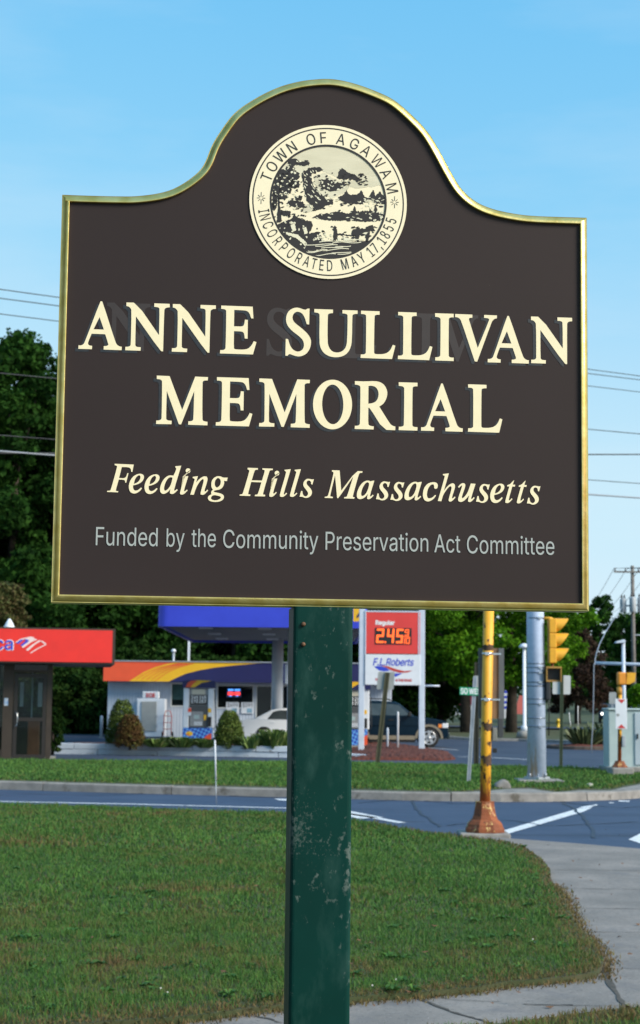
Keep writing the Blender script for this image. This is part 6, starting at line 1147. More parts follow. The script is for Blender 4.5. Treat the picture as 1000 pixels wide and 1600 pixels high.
for s in (-1, 1):
    for xc in (-1.22, 1.64):
        y0, y1 = sorted((s * .932, s * .955)); mb = MB(); o_ = [(xc + .55 * math.cos(t), .36 + .55 * math.sin(t)) for t in [math.pi * i / 14 for i in range(15)]]; i_ = [(xc + .455 * math.cos(t), .36 + .455 * math.sin(t)) for t in [math.pi * i / 14 for i in range(14, -1, -1)]]
        mb.prism(o_ + i_, y0, y1, 'y'); mb.build('wheel_arch_trim', M_clad, suv)
    y0, y1 = sorted((s * .60, s * .938)); boxpart('headlight', mat('headlight_lens', (.75, .77, .8), .15, coat=.5), suv, (2.14, y0, .76), (2.385, y1, .96), .03)
    y0, y1 = sorted((s * .80, s * .945)); boxpart('turn_signal', mat('amber_lens', (.85, .25, .04), .3), suv, (1.99, y0, .77), (2.135, y1, .92), .02)
    y0, y1 = sorted((s * .96, s * 1.16)); boxpart('mirror', M_dark, suv, (.80, y0, 1.20), (.92, y1, 1.38), .03)
    for xx in (.15, -.95): y0, y1 = sorted((s * .931, s * .952)); boxpart('door_handle', M_dark, suv, (xx - .1, y0, 1.05), (xx + .1, y1, 1.09))
    mb = MB(); mb.tube([(-1.9, s * .62, 1.84), (-1.7, s * .62, 1.88), (0, s * .62, 1.88), (.2, s * .62, 1.82)], .02, 6); mb.build('roof_rail', M_dark, suv)
mb = MB()
for s in (-1, 1):
    for xx in (-.1, -1.1): y0, y1 = sorted((s * .926, s * .9315)); mb.box(xx - .008, xx + .008, y0, y1, .45, 1.2)
mb.build('door_gap', M_dark, suv)
boxpart('front_bumper', mat('bumper_green', (.012, .028, .030), .45), suv, (2.30, -.85, .36), (2.46, .85, .60), .04); boxpart('grille', M_chrome, suv, (2.30, -.5, .68), (2.41, .5, .95), .02)
boxpart('sill', M_dark, suv, (-.72, -.93, .2), (1.1, .93, .258))
# white saloon, facing right, behind the pumps
low = [(-2.32, .50), (-2.28, .30), (-1.80, .26)] + arch(-1.36, .38, .30) + [(-.95, .20), (.98, .20)] + arch(1.42, .38, .30) + [(1.86, .24), (2.28, .30), (2.36, .50), (2.32, .68), (2.1, .80), (1.05, .95), (-1.5, .97), (-2.1, .98), (-2.30, .90)]
sed = car('white_saloon_car', 'white saloon car parked in front of the shop windows', 1.78, low,
          [(1.15, .94), (.35, 1.36), (.1, 1.42), (-.7, 1.44), (-1.05, 1.38), (-1.82, .97)], .95, 1.44, (-1.36, 1.42), .32, M_whgloss,
          [[(.95, .985), (.33, 1.31), (-.12, 1.36), (-.14, .985)], [(-.24, .985), (-.22, 1.36), (-.72, 1.37), (-.98, 1.30), (-1.22, .985)]], [],
          {'glass': [('windshield', (1.12, .97), (.38, 1.34)), ('rear_window', (-1.78, 1.0), (-1.07, 1.36))], 'sg': {'rear_window': -1}})
sed.location = (X(378, 69) + 2.34, 69, 0)
for s in (-1, 1):
    y0, y1 = sorted((s * .55, s * .885)); boxpart('tail_light', mat('red_lens', (.4, .015, .015), .3), sed, (-2.335, y0, .66), (-2.2, y1, .86), .03)
    for xx in (.05, -1.0): y0, y1 = sorted((s * .89, s * .908)); boxpart('door_handle', M_whgloss, sed, (xx - .09, y0, .83), (xx + .09, y1, .86))
    y0, y1 = sorted((s * .9, s * 1.05)); boxpart('mirror', M_whgloss, sed, (.66, y0, .96), (.78, y1, 1.1), .03)
    y0, y1 = sorted((s * .86, s * .894)); mb = MB(); mb.box(-.19, -.175, y0, y1, .30, .96); mb.build('door_gap', M_dark, sed)
# far car coming down the side road
far = car('distant_car', 'small dark blue car with headlights on the side road far right', 1.8, [(-2.2, .5), (-2.1, .25), (2.1, .25), (2.25, .5), (2.2, .8), (1.2, .92), (-2.0, .95)],
          [(1.2, .9), (.4, 1.42), (-1.2, 1.45), (-2.0, .92)], .92, 1.45, (-1.35, 1.4), .32, mat('dark_blue_car_paint', (.012, .03, .08), .25, coat=.8), [[(.9, .97), (.35, 1.36), (-1.1, 1.37), (-1.6, .97)]], [], {'glass': [('windshield', (1.18, .95), (.45, 1.38))]})
fp = at(948, 1132, 125); far.location = (fp.x + .3, 125, hill(fp.x, 125) + .05); far.rotation_euler.z = R(-100)
for s in (-1, 1): mb = MB(); mb.lathe([(.12, 0), (.11, .04)], 12, (2.2, s * .62, .66), 'x'); mb.build('headlight', mat('lit_headlight', (.9, .9, .85), .3, emit=(1, .95, .85, 3)), far)
# ------------------------------------------------------------------ price sign on two posts
SGY = 55.0
g0 = ground(611, 1175); sgx = X(611, SGY, 1150); ps = thing('price_sign', 'tall price sign on two pale posts showing 2.45 in orange lights', 'sign', (sgx, SGY, 0))
def QX(px): return X(px, SGY, 1060) - sgx
def QZ(py, px=612): return Z(py, SGY, px)
ztop = QZ(938)
for a, b in ((560.5, 569.5), (654.5, 663.5)): boxpart('post', M_palepost, ps, (QX(a), -.1, -.05), (QX(b), .1, ztop), .015)
zt1, zt2 = QZ(955.5), QZ(1021.5)
rp = boxpart('price_panel', mat('red_price_panel', (0.72, 0.055, 0.05), .4, c2=(.66, .05, .045), scale=2), ps, (QX(571.5), -.12, zt2), (QX(655.5), .12, zt1 - .03))
mb = MB()
for a, b, c, d in ((569.6, 571.6, 1024, 953), (655.4, 654.6, 1024, 953)): pass
mb.box(QX(569.6), QX(654.4), -.13, .13, zt1 - .028, zt1 + .02); mb.box(QX(569.6), QX(571.4), -.13, .13, zt2 - .028, zt1 - .03); mb.box(QX(655.6) - .06, QX(654.4), -.13, -.121, zt2 - .028, zt1 - .03); mb.build('panel_edge', M_palepost, rp)
txt('grade_lettering', M_ltr_white, rp, 'Regular', QX(586.5), QX(615.5), QZ(976.5), QZ(970) - QZ(976.5), -.124, bold=.010)
bd = boxpart('price_display', M_dark, rp, (QX(585.5), -.135, QZ(1007)), (QX(642.5), -.121, QZ(981.5)))
M_led = mat('orange_lamp', (.9, .12, .02), .5, emit=(1, .11, .015, 1.15))
def seg_digit(mb, ch, x0, x1, z0, z1, t, y=-.139, k=.0):
    zm = (z0 + z1) / 2; S_ = {'a': (x0, x1, z1 - t, z1), 'b': (x1 - t, x1, zm, z1), 'c': (x1 - t, x1, z0, zm), 'd': (x0, x1, z0, z0 + t), 'e': (x0, x0 + t, z0, zm), 'f': (x0, x0 + t, zm, z1), 'g': (x0, x1, zm - t / 2, zm + t / 2)}
    for i, q in enumerate({'2': 'abged', '4': 'fgbc', '5': 'afgcd', '9': 'abcdfg', '1': 'bc', '0': 'abcdef'}[ch]):
        a, b, c, d = S_[q]; sh = .06
        mb.add([(a + sh * (c - z0), y - i * .0004, c), (b + sh * (c - z0), y - i * .0004, c), (b + sh * (d - z0), y - i * .0004, d), (a + sh * (d - z0), y - i * .0004, d)], [(0, 1, 2, 3)], False)
mb = MB(); t_ = .065
for ch, a, b in (('2', 587, 598.5), ('4', 603.5, 614.5), ('5', 618, 628.5)): seg_digit(mb, ch, QX(a), QX(b), QZ(1005), QZ(982.8), t_)
mb.box(QX(600), QX(602.5), -.139, -.138, QZ(1005), QZ(1002.3))
seg_digit(mb, '9', QX(631.5), QX(638), QZ(993), QZ(983.5), .026); mb.box(QX(630.5), QX(639.5), -.139, -.138, QZ(995), QZ(994))
seg_digit(mb, '1', QX(628.5), QX(632), QZ(1006), QZ(996.2), .026); seg_digit(mb, '0', QX(633.5), QX(639.5), QZ(1006), QZ(996.2), .026)
mb.build('price_digits', M_led, bd, fixn=False)
np_ = boxpart('name_panel', M_wh, ps, (QX(570), -.14, QZ(1070.5)), (QX(656.5), .14, zt2 - .03), .01)
txt('name_lettering', M_ltr_blue, np_, 'F.L.Roberts', QX(582.5), QX(646), QZ(1040), QZ(1029) - QZ(1040), -.144, shear=.28, bold=.008)
def QP(x, y): return (QX(540 + x / 5), QZ(940 + y / 5))
mb = MB(); mb.flat([[QP(*p) for p in [(222, 508), (265, 504), (310, 516), (348, 540), (300, 546), (262, 540), (240, 525)]]], fn=lambda a, b: (a, -.144, b)); mb.flat([[QP(*p) for p in [(352, 562), (440, 560), (400, 584), (370, 590), (352, 578)]]], fn=lambda a, b: (a, -.144, b)); mb.build('blue_swoosh', M_ltr_blue, np_, fixn=False)
mb = MB(); mb.flat([[QP(*p) for p in [(270, 500), (330, 506), (400, 530), (460, 542), (524, 536), (480, 554), (420, 556), (360, 540), (310, 514)]]], fn=lambda a, b: (a, -.146, b)); mb.build('red_swoosh', mat('swoosh_red', (.5, .05, .04), .5), np_, fixn=False)
txt('motto_lettering', M_ltr_red, np_, 'N THE ROAD', QX(618), QX(643), QZ(1064.8), QZ(1061) - QZ(1064.8), -.144, bold=.006)
txt('motto_lettering', M_ltr_red, np_, 'YO', QX(586), QX(591.5), QZ(1064.2), QZ(1060.4) - QZ(1064.2), -.144, bold=.006)
pipe('side_bracket', M_palepost, ps, [(QX(663), 0, QZ(1071)), (QX(687), 0, QZ(1071))], .03, 8)

# ------------------------------------------------------------------ beds, low wall, shrubs
M_wall = mat('white_painted_block', (0.56, 0.62, 0.70), .7, c2=(0.48, 0.54, 0.62), scale=2.5, bump=.2)
layer(M_wall, (.16, .15, .14), scale=2.2, thr=(.62, .66), stretch=(1, 1, 4), seedv=2)
def low_wall(name, label, p0, p1, h0, h1, th=.22):
    a, b = Vector(G2(*p0)), Vector(G2(*p1)); t = thing(name, label, 'wall', (a.x, a.y, 0)); d = b - a; L = d.length; d.normalize(); nn = Vector((-d.y, d.x)); x = 0
    for course in range(2):
        x = 0 if course == 0 else -.7; mb = MB()
        while x < L:
            e = min(x + 1.95 + rnd.uniform(-.1, .1), L); s0 = max(x, 0)
            if e - s0 > .06:
                vs = []
                off = rnd.uniform(-.012, .012) - course * .015
                for q in (s0 + .012, e - .012):
                    hh = h0 + (h1 - h0) * q / L; z0, z1 = (-.02, hh / 2 - .006) if course == 0 else (hh / 2 + .003, hh)
                    for r_, z in ((off, z0), (off, z1 - .012), (off + .015, z1), (th, z1), (th, z0)): vs.append((d.x * q + nn.x * r_, d.y * q + nn.y * r_, z))
                mb.add(vs, [(i, (i + 1) % 5, 5 + (i + 1) % 5, 5 + i) for i in range(5)] + [(0, 1, 2, 3, 4), (9, 8, 7, 6, 5)], False)
            x = e
        mb.build('block_course', M_wall, t)
    return t
low_wall('low_white_wall', 'long low white painted block wall below the conical shrubs', (60, 1177.5), (470, 1184), .34, .34)
low_wall('low_white_wall', 'short white painted wall end in front of the mulch bed', (540, 1185.5), (578.5, 1186.3), .16, .13)
M_bark = mat('red_bark_mulch', (0.14, 0.034, 0.020), .95, c2=(0.06, 0.016, 0.010), scale=9, bump=.8)
def mound(name, poly, h, edge=.5, label=None, M=None, n=44, kind='structure', lump=.05):
    P_ = np.array(poly); lo, hi = P_.min(0), P_.max(0); gx, gy = np.meshgrid(np.linspace(lo[0], hi[0], n), np.linspace(lo[1], hi[1], n)); Xf, Yf = gx.ravel(), gy.ravel()
    ins = inside(poly, Xf, Yf); d = edge_dist(poly, Xf, Yf)
    z = np.where(ins, np.clip(d / edge, 0, 1) * h * (.8 + .4 * vnoise(Xf, Yf, .6, 3)) + lump * rng.random(len(Xf)) + .012, -.12)
    V = np.stack([Xf, Yf, z], 1); Q = np.array([(j * n + i, j * n + i + 1, (j + 1) * n + i + 1, (j + 1) * n + i) for j in range(n - 1) for i in range(n - 1)])
    return setting(numpy_mesh(name, V, Q, M or M_bark, smooth=True), label, kind)
mound('mulch_bed', [G2(543, 1187.5), G2(620, 1188.5), G2(690, 1189), (G2(712, 1187)), G2(700, 1177), G2(660, 1170), G2(600, 1165), G2(543, 1164)], .12, .8, n=90, lump=.07)
wb = [G2(60, 1172), G2(470, 1178.5), (G2(470, 1163)), G2(60, 1158)]
wa, wb_ = Vector(G2(60, 1177.5)), Vector(G2(470, 1184)); dn = (wb_ - wa).normalized(); nn = Vector((-dn.y, dn.x))
bed = [tuple(wa + nn * .16), tuple(wb_ + nn * .16), tuple(wb_ + nn * 4.2), tuple(wa + nn * 4.2)]
mb = MB(); mb.prism([(a, b) for a, b in bed], -.02, .27, 'z'); setting(mb.build('planting_bed', mat('bed_soil', (.05, .022, .016), .95, c2=(.10, .035, .022), scale=5, bump=.6)), kind='structure')
M_cone_g = mat('dwarf_conifer_needles', (.05, .09, .02), .8, tint=[(.026, .044, .010), (.056, .090, .016), (.092, .135, .024), (.13, .16, .036)], spec=.2)
M_cone_b = mat('browned_needles', (.09, .06, .02), .8, tint=[(.034, .016, .008), (.080, .040, .014), (.095, .065, .018), (.075, .105, .024)], spec=.2)
M_bark_t = mat('tree_bark', (.050, .038, .028), .95, c2=(.028, .022, .018), scale=4, bump=.8)
def leaf_cloud(C_, Rr, n, size, rg, shell=.55, outward=.5, tint0=.5, tvar=.18, flat=.0, gap=.0, tl=None):
    """leaf quads through ellipsoid clumps: centres C_ (k,3), radii Rr (k,3)"""
    C_ = np.asarray(C_, float); Rr = np.asarray(Rr, float); vol = (Rr[:, 0] * Rr[:, 1] + Rr[:, 0] * Rr[:, 2]); idx = rg.choice(len(C_), n, p=vol / vol.sum())
    d = rg.normal(size=(n, 3)); d /= np.linalg.norm(d, axis=1)[:, None]; r = shell + (1 - shell) * rg.random(n) ** .7
    r *= 1 + .12 * np.sin(d[:, 0] * 7 + idx) * np.sin(d[:, 1] * 6 + idx * 2) * 2
    p = C_[idx] + d * r[:, None] * Rr[idx]
    nrm = d * outward + rg.normal(size=(n, 3)) * .6; nrm[:, 2] += flat; nrm /= np.linalg.norm(nrm, axis=1)[:, None]
    a = np.cross(nrm, rg.normal(size=(n, 3))); a /= np.linalg.norm(a, axis=1)[:, None]; b = np.cross(nrm, a)
    s = size * (.55 + .9 * rg.random(n))[:, None]
    V = np.stack([p - a * s, p + b * s * .62 + nrm * s * .12, p + a * s, p - b * s * .62 + nrm * s * .12], 1).reshape(-1, 3)
    ct = rg.normal(0, tvar, len(C_)); t = tint0 + ct[idx] + rg.normal(0, .14, n)
    return V, np.arange(4 * n).reshape(-1, 4), t
def cone_shrub(label, px, py, w_, h, M, Y, dens=11000, brown=None):
    base = at(px, py, Y); z0 = .26; t = thing('conical_shrub', label, 'shrub', (base.x, Y, z0), rnd.uniform(0, 6), 'conical shrubs along the white wall')
    rg = np.random.default_rng(int(px)); C_ = []; Rr = []
    for i in range(120):
        k = (i / 120) ** .8; zz = .06 * h + k * h * .86; rad = w_ / 2 * (1 - (zz / h) ** 2.1) ** .62 * .88; a = i * 2.4
        q = .17 * (1 - .5 * k); C_.append((math.cos(a) * rad * .86, math.sin(a) * rad * .86, zz)); Rr.append((q * .55 + rad * .12, q * .55 + rad * .12, q * .8))
    C_.append((0, 0, h * .4)); Rr.append((w_ * .36, w_ * .36, h * .36))
    V, Q, tt = leaf_cloud(C_, Rr, dens, .026, rg, .5, .9, .5, .13)
    numpy_mesh('foliage', V, Q, M, t, np.clip(tt, 0, 1))
    mb = MB(); mb.tube([(0, 0, -.1), (0, 0, h * .5)], [.05, .03], 8); mb.build('trunk', M_bark_t, t); return t
cone_shrub('tall green cone shaped shrub beside the ice freezer', 190, 1160, 1.12, 1.58, M_cone_g, 51.3)
cone_shrub('low browned cone shaped shrub leaning against the tall green one', 203, 1163, 1.02, 1.06, M_cone_b, 50.7)
cone_shrub('dark green cone shaped shrub to the left of the white saloon car', 358, 1163, 1.02, 1.24, M_cone_g, 50.8)
M_plant = mat('perennial_leaves', (.06, .12, .03), .6, tint=[(.042, .080, .018), (.085, .15, .030), (.14, .23, .05), (.24, .27, .10)], trans=.2)
def plant(label, px, Y, w_, h, n, seed, name='leafy_plant', group='leafy plants along the white wall', M=None, blade=.05, z0=.26, spread=.7):
    b = at(px, 1160, Y); rg = np.random.default_rng(seed); t = thing(name, label, 'plant', (b.x, Y, z0), 0, group)
    a = rg.random(n) * 6.283; rr = rg.random(n) ** .6 * w_ / 2; x0, y0 = np.cos(a) * rr * .45, np.sin(a) * rr * .3; hh = h * (.45 + .6 * rg.random(n)); lx, ly = np.cos(a) * rr * spread, np.sin(a) * rr * .5 * spread
    ww = blade * (.5 + rg.random(n)); th = rg.random(n) * 3.14; sx, sy = np.cos(th) * ww, np.sin(th) * ww; L = []
    for f, k, zz in ((0, .5, 0), (.45, 1, .55), (.8, .8, .88), (1.15, .1, 1.0 - .12)):
        for s in (-1, 1): L.append(np.stack([x0 + lx * f + s * sx * k, y0 + ly * f + s * sy * k, hh * zz], 1))
    V = np.stack(L, 1).reshape(-1, 3); o = np.arange(n)[:, None] * 8
    Q = np.concatenate([o + np.array([0, 1, 3, 2]), o + np.array([2, 3, 5, 4]), o + np.array([4, 5, 7, 6])], 1).reshape(-1, 4)
    numpy_mesh('leaves', V, Q, M or M_plant, t, np.repeat(np.clip(rg.normal(.55, .25, n), 0, 1), 3)); return t
for i, (px, w_, h) in enumerate([(246, 1.0, .30), (266, .9, .34), (285, 1.0, .36), (304, .9, .33), (322, .8, .30)]):
    plant('low leafy plant in the clump between the conical shrubs', px, 50.6 + (i % 2) * .25, w_, h, 260, 40 + i, group='leafy plants between the conical shrubs')
for i, (px, w_, h) in enumerate([(392, .9, .42), (410, .9, .52), (428, 1.0, .66), (446, .9, .58)]):
    plant('taller wispy leafy plant in front of the white saloon car', px, 50.4 + (i % 2) * .3, w_, h, 240, 60 + i, group='leafy plants in front of the white saloon car', blade=.032)

# ------------------------------------------------------------------ posts, poles and signals
M_olivepost = mat('olive_channel_post', (.075, .072, .035), .7, c2=(.05, .05, .026), scale=5)
def leaning_post(name, label, base_px, top_px, Y, M, w_=.06, plates=(), cat='sign post', z0=VZ):
    b = at(*base_px, Y); tp_ = at(*top_px, Y); t = thing(name, label, cat, (b.x, Y, z0)); d = Vector((tp_.x - b.x, 0, tp_.z - z0)); mb = MB()
    e = d.normalized(); s = Vector((e.z, 0, -e.x)) * w_ / 2
    for k0, k1, yy0, yy1 in ((-1, -.3, -.02, .015), (-.3, .3, .0, .02), (.3, 1, -.02, .015)):
        v = [(q.x, y, q.z) for y in (yy0, yy1) for q in (s * k0 - e * .1, s * k1 - e * .1, d + s * k1, d + s * k0)]
        mb.add(v, [(0, 1, 2, 3), (4, 5, 6, 7), (0, 1, 5, 4), (1, 2, 6, 5), (2, 3, 7, 6), (3, 0, 4, 7)], False)
    mb.build('post', M, t); return t
def plate(par, corners_px, Y, M, name='sign_plate', r=.04, base=None, dy=0.0, th=.008):
    ox, oz = par.location.x, par.location.z; q = [at(*c, Y) for c in corners_px]; mb = MB(); mb.prism(rounded([(p.x - ox, p.z - oz) for p in q], r), dy, dy + th, 'y'); return mb.build(name, M, par)
Y1 = 44.3; t = leaning_post('sign_post', 'leaning olive post with a blank grey sign back in front of the price sign', (590, 1193), (605.5, 1051), Y1, M_olivepost, .13)
plate(t, [(588.5, 1077), (615, 1077.5), (617, 1050), (591, 1049.5)], Y1, M_signback, dy=.03)
Y2 = 32.7; t = leaning_post('street_sign_post', 'leaning pale steel post with a green street name sign', (732, 1230), (742.5, 1057), Y2, M_galv, .075)
plate(t, [(738.5, 1087), (762, 1087.5), (763, 1056), (740, 1055.5)], Y2, M_signback, dy=.025)
gs = plate(t, [(718, 1085.5), (771, 1088), (771, 1075.5), (718, 1073.5)], Y2, M_signgreen, 'street_name_blade', .01, dy=-.035)
def TX(px): return X(px, Y2, 1080) - t.location.x
def TZ(py, px=730): return Z(py, Y2, px) - VZ
txt('street_lettering', M_ltr_white, gs, 'SO WEST ST', TX(719.6), TX(768), TZ(1084), TZ(1075.5) - TZ(1084), -.037, bold=.005, tilt=-.02)
Y3 = 44.0; t = leaning_post('wooden_post', 'dark wooden post behind the yellow pole', (744, 1196), (745.5, 1035), Y3, mat('dark_post_wood', (.045, .045, .032), .9, var=.3, scale=6), .14, cat='post')
Y4 = 43.2; t = leaning_post('sign_post', 'upright green channel post with a blank white sign back right of the big grey pole', (876.5, 1200), (878, 1055), Y4, mat('green_channel_post', (.05, .075, .035), .7, var=.3, scale=6), .085)
plate(t, [(863.5, 1084.5), (891.5, 1085), (892, 1055.5), (864, 1055)], Y4, mat('white_sign_back', (.55, .57, .57), .5, var=.08, scale=5), dy=.03)
# marker rod in the lawn
b = ground(338, 1256, LZ); t = thing('marker_rod', 'thin white marker rod standing at the edge of the lawn', 'marker', (b.x, b.y, LZ))
tp_ = at(335.8, 1156.5, b.y); d = Vector((tp_.x - b.x, 0, tp_.z - LZ)); pipe('white_rod', M_wh, t, [tuple(d * .38), tuple(d)], .013, 8); pipe('grey_rod', M_galv, t, [tuple(d * -.02), tuple(d * .38)], .007, 8)
# yellow signal pole with rust
YP = ground(758, 1309, 0); YY = YP.y; t = thing('yellow_pole', 'rusty yellow signal pole on a flared base beside the crosswalk', 'pole', (YP.x, YY, 0))
def r2(px, py): q = at(px, py, YY); return (q.x - YP.x, q.z)
M_yp = mat('yellow_pole_paint', (0.80, 0.40, 0.022), .5, c2=(0.72, 0.34, 0.02), scale=5)
layer(M_yp, (.040, .022, .015), scale=13, thr=(.625, .65), seedv=3.2, zfade=(.6, 2.0, .10, .0), stretch=(1, 1, .55))
layer(M_yp, (.30, .085, .022), scale=5, thr=(.60, .70), seedv=7, zfade=(.5, 1.25, .26, -.05), stretch=(1, 1, .3))
layer(M_yp, (.030, .018, .014), scale=60, thr=(.72, .74), seedv=1.2)
def ringlayer(M, zs):
    for z, h in zs: layer(M, (.035, .024, .018), scale=9, thr=(.66, .70), seedv=z * 5, zfade=None, stretch=(1.5, 1.5, 1))
px_t, zz_t = r2(764.5, 905); x0_, z0_ = r2(757.5, 1260)
mb = MB(); mb.tube([(x0_, 0, z0_ - .1), ((x0_ * .7 + px_t * .3), 0, z0_ + (zz_t - z0_) * .3), (px_t, 0, zz_t)], .069, 20); pole = mb.build('shaft', M_yp, t)
mb = MB(); mb.lathe([(.075, 0), (.075, .02), (.05, .06), (.01, .075)], 16, (px_t, 0, zz_t)); mb.build('cap', M_yp, t)
M_ring = mat('flaked_dark_band', (.040, .028, .020), .8, c2=(.10, .045, .02), scale=30)
for py, h in ((1012, .045), (1135, .065), (1187, .085)):
    x_, z_ = r2(763.5 - (py - 958) * .0185, py); mb = MB(); n_ = 24; vs = []
    for j in range(n_):
        a = 2 * math.pi * j / n_; vs += [(x_ + .0705 * math.cos(a), .0705 * math.sin(a), z_ - h * rnd.uniform(.5, 1.1)), (x_ + .0705 * math.cos(a), .0705 * math.sin(a), z_ + h * rnd.uniform(.5, 1.1))]
    mb.add(vs, [(2 * j, 2 * ((j + 1) % n_), 2 * ((j + 1) % n_) + 1, 2 * j + 1) for j in range(n_)], True); mb.build('flaked_band', M_ring, t, fixn=False)
for py in (1021.5, 1093):
    x_, z_ = r2(762.8 - (py - 958) * .0185, py); mb = MB(); mb.lathe([(.074, -.014), (.074, .014)], 24, (x_, 0, z_)); mb.build('clamp_band', M_chrome, t); mb = MB(); mb.cbox((x_ - .01, -.085, z_), (.06, .03, .04)); mb.cbox((x_ + .10, .03, z_), (.16, .012, .022)); mb.build('clamp', M_chrome, t)
# board seen from behind, strapped to the yellow pole
def r3(px, py): q = at(px, py, YY + .14); return (q.x - YP.x, q.z)
bd = MB(); a, b = r3(769, 1123), r3(780, 1013); bd.box(a[0] - .16, b[0], .12, .135, a[1], b[1]); bd.build('sign_board', mat('board_brown_reflection', (.26, .15, .07), .7, c2=(.18, .12, .075), scale=6), t)  # aluminium sign back; its brown reflection is put into the base colour
for p_, q_ in ((747, 754.5), (779, 787)): bd = MB(); a, b = r3(p_, 1123), r3(q_, 1013); bd.box(a[0], b[0], .10, .119, a[1], b[1]); bd.build('board_rail', mat('grey_rail', (.13, .145, .16), .5, metal=.2, var=.2, scale=5), t)
a, b = r2(769, 1158), r2(776, 1137); boxpart('push_button_box', mat('button_box', (.22, .22, .20), .6, var=.3, scale=20), t, (a[0], -.06, a[1]), (b[0], .04, b[1]), .006); a, b = r2(770, 1176), r2(776, 1169); boxpart('button_foot', M_dark, t, (a[0], -.05, a[1]), (b[0], .03, b[1]), .006)
# flared base
M_rust = mat('rusted_base', (.30, .085, .028), .8, c2=(.19, .055, .022), scale=6, bump=.4, thr=(.35, .6))
layer(M_rust, (.45, .22, .12), scale=5, thr=(.58, .66), seedv=2.2); layer(M_rust, (.06, .03, .02), scale=14, thr=(.62, .68), seedv=5)
M_rust2 = M_rust.copy(); layer(M_rust2, (.62, .42, .16), scale=4.5, thr=(.56, .58), seedv=9.4)
def flared_base(t, x, z0, h, rb, rt, M, y=0.0, n=8):
    mb = MB(); mb.lathe([(rb, 0), (rb, h * .10), (rb * .96, h * .16), (rb * .93, h * .17), (rb * .90, h * .26), (rb * .78, h * .36), (rt * 1.5, h * .42), (rt * 1.32, h * .55), (rt * 1.16, h * .78), (rt * 1.08, h * .96), (rt * 1.12, h * .965), (rt * 1.12, h)], n, (x, y, z0), smooth=False)
    mb.v = [(x + (vx - x) * math.cos(.39) - (vy - y) * math.sin(.39), y + (vx - x) * math.sin(.39) + (vy - y) * math.cos(.39), vz) for vx, vy, vz in mb.v]
    return mb.build('base', M, t, bevel=.008)
zb0 = .075; flared_base(t, r2(757.5, 1300)[0], zb0, r2(757.5, 1252)[1] - zb0, .262, .115, M_rust2)
boxpart('footing', M_concrete, t, (-.34, -.26, -.05), (.30, .34, zb0 - .002), .02)
# big grey signal pole
BP = ground(839, 1222, VZ); t = thing('signal_pole', 'thick pale grey steel signal pole with metal straps and a rust streak', 'pole', (BP.x, BP.y, VZ))
M_big = mat('pale_grey_steel_paint', (.54, .65, .86), .5, c2=(.47, .58, .78), scale=14, bump=.05); layer(M_big, (.44, .34, .24), scale=5, thr=(.56, .70), seedv=4, stretch=(1, 1, .18), zfade=(.0, 2.6, .10, -.14)); layer(M_big, (.28, .19, .11), scale=16, thr=(.66, .72), seedv=6, stretch=(1, 1, .25), zfade=(.0, 2.2, .06, -.10))
rb_ = 14.6 / 2500 * BP.y; rt_ = 13.2 / 2500 * BP.y
mb = MB(); mb.tube([(0, 0, .12), (-.02, 0, 4.0), (-.05, 0, 9.0)], [rb_, rt_, rt_ * .9], 36); mb.build('shaft', M_big, t); mb = MB(); mb.lathe([(rt_ * .92, 0), (rt_ * .92, .06), (.03, .2)], 24, (-.05, 0, 9.0)); mb.build('cap', M_big, t)
M_band = mat('steel_strap', (.20, .23, .28), .35, metal=.8)
for py in (966, 1037, 1043, 1051, 1066, 1072, 1092, 1100, 1122, 1135):
    z_ = at(838, py, BP.y).z - VZ; mb = MB(); rr_ = rb_ + (rt_ - rb_) * z_ / 4 + .006; mb.lathe([(rr_, -.012), (rr_, .012)], 32, (-.01, 0, z_)); st = mb.build('strap', M_band, t)
    if py in (966, 1043, 1051, 1066, 1100, 1135): boxpart('buckle', M_chrome, st, (-.0 + .02, -rr_ - .02, z_ - .02), (.09, -rr_ + .01, z_ + .02))
mb = MB(); mb.lathe([(rb_ * 1.36, 0), (rb_ * 1.36, .05), (rb_ * 1.05, .055), (rb_ * 1.05, .13)], 4, (0, 0, .06), smooth=False); mb.build('base_plate', M_galv, t)
for sx, sy in ((-1, -1), (1, -1), (1, 1), (-1, 1)): mb = MB(); mb.lathe([(.022, 0), (.022, .05), (.015, .07)], 8, (sx * .16, sy * .15, .11)); mb.build('anchor_bolt', M_galv, t)
boxpart('footing', M_concrete, t, (-.42, -.48, -.1), (.50, .5, .058), .02)
for py0, py1 in ((1112, 1150),): pipe('cable', M_dark, t, [(rb_ + .03, -.1, Z(1092, BP.y, 856) - VZ), (rb_ + .05, -.1, Z(1105, BP.y, 856) - VZ), (rb_ + .04, -.1, .95)], .012, 6)
boxpart('junction_box', mat('black_box', (.02, .022, .026), .5), t, (X(851, BP.y) - BP.x, -.2, Z(1094, BP.y, 855) - VZ), (X(858.5, BP.y) - BP.x, -.02, Z(1065, BP.y, 855) - VZ), .02)
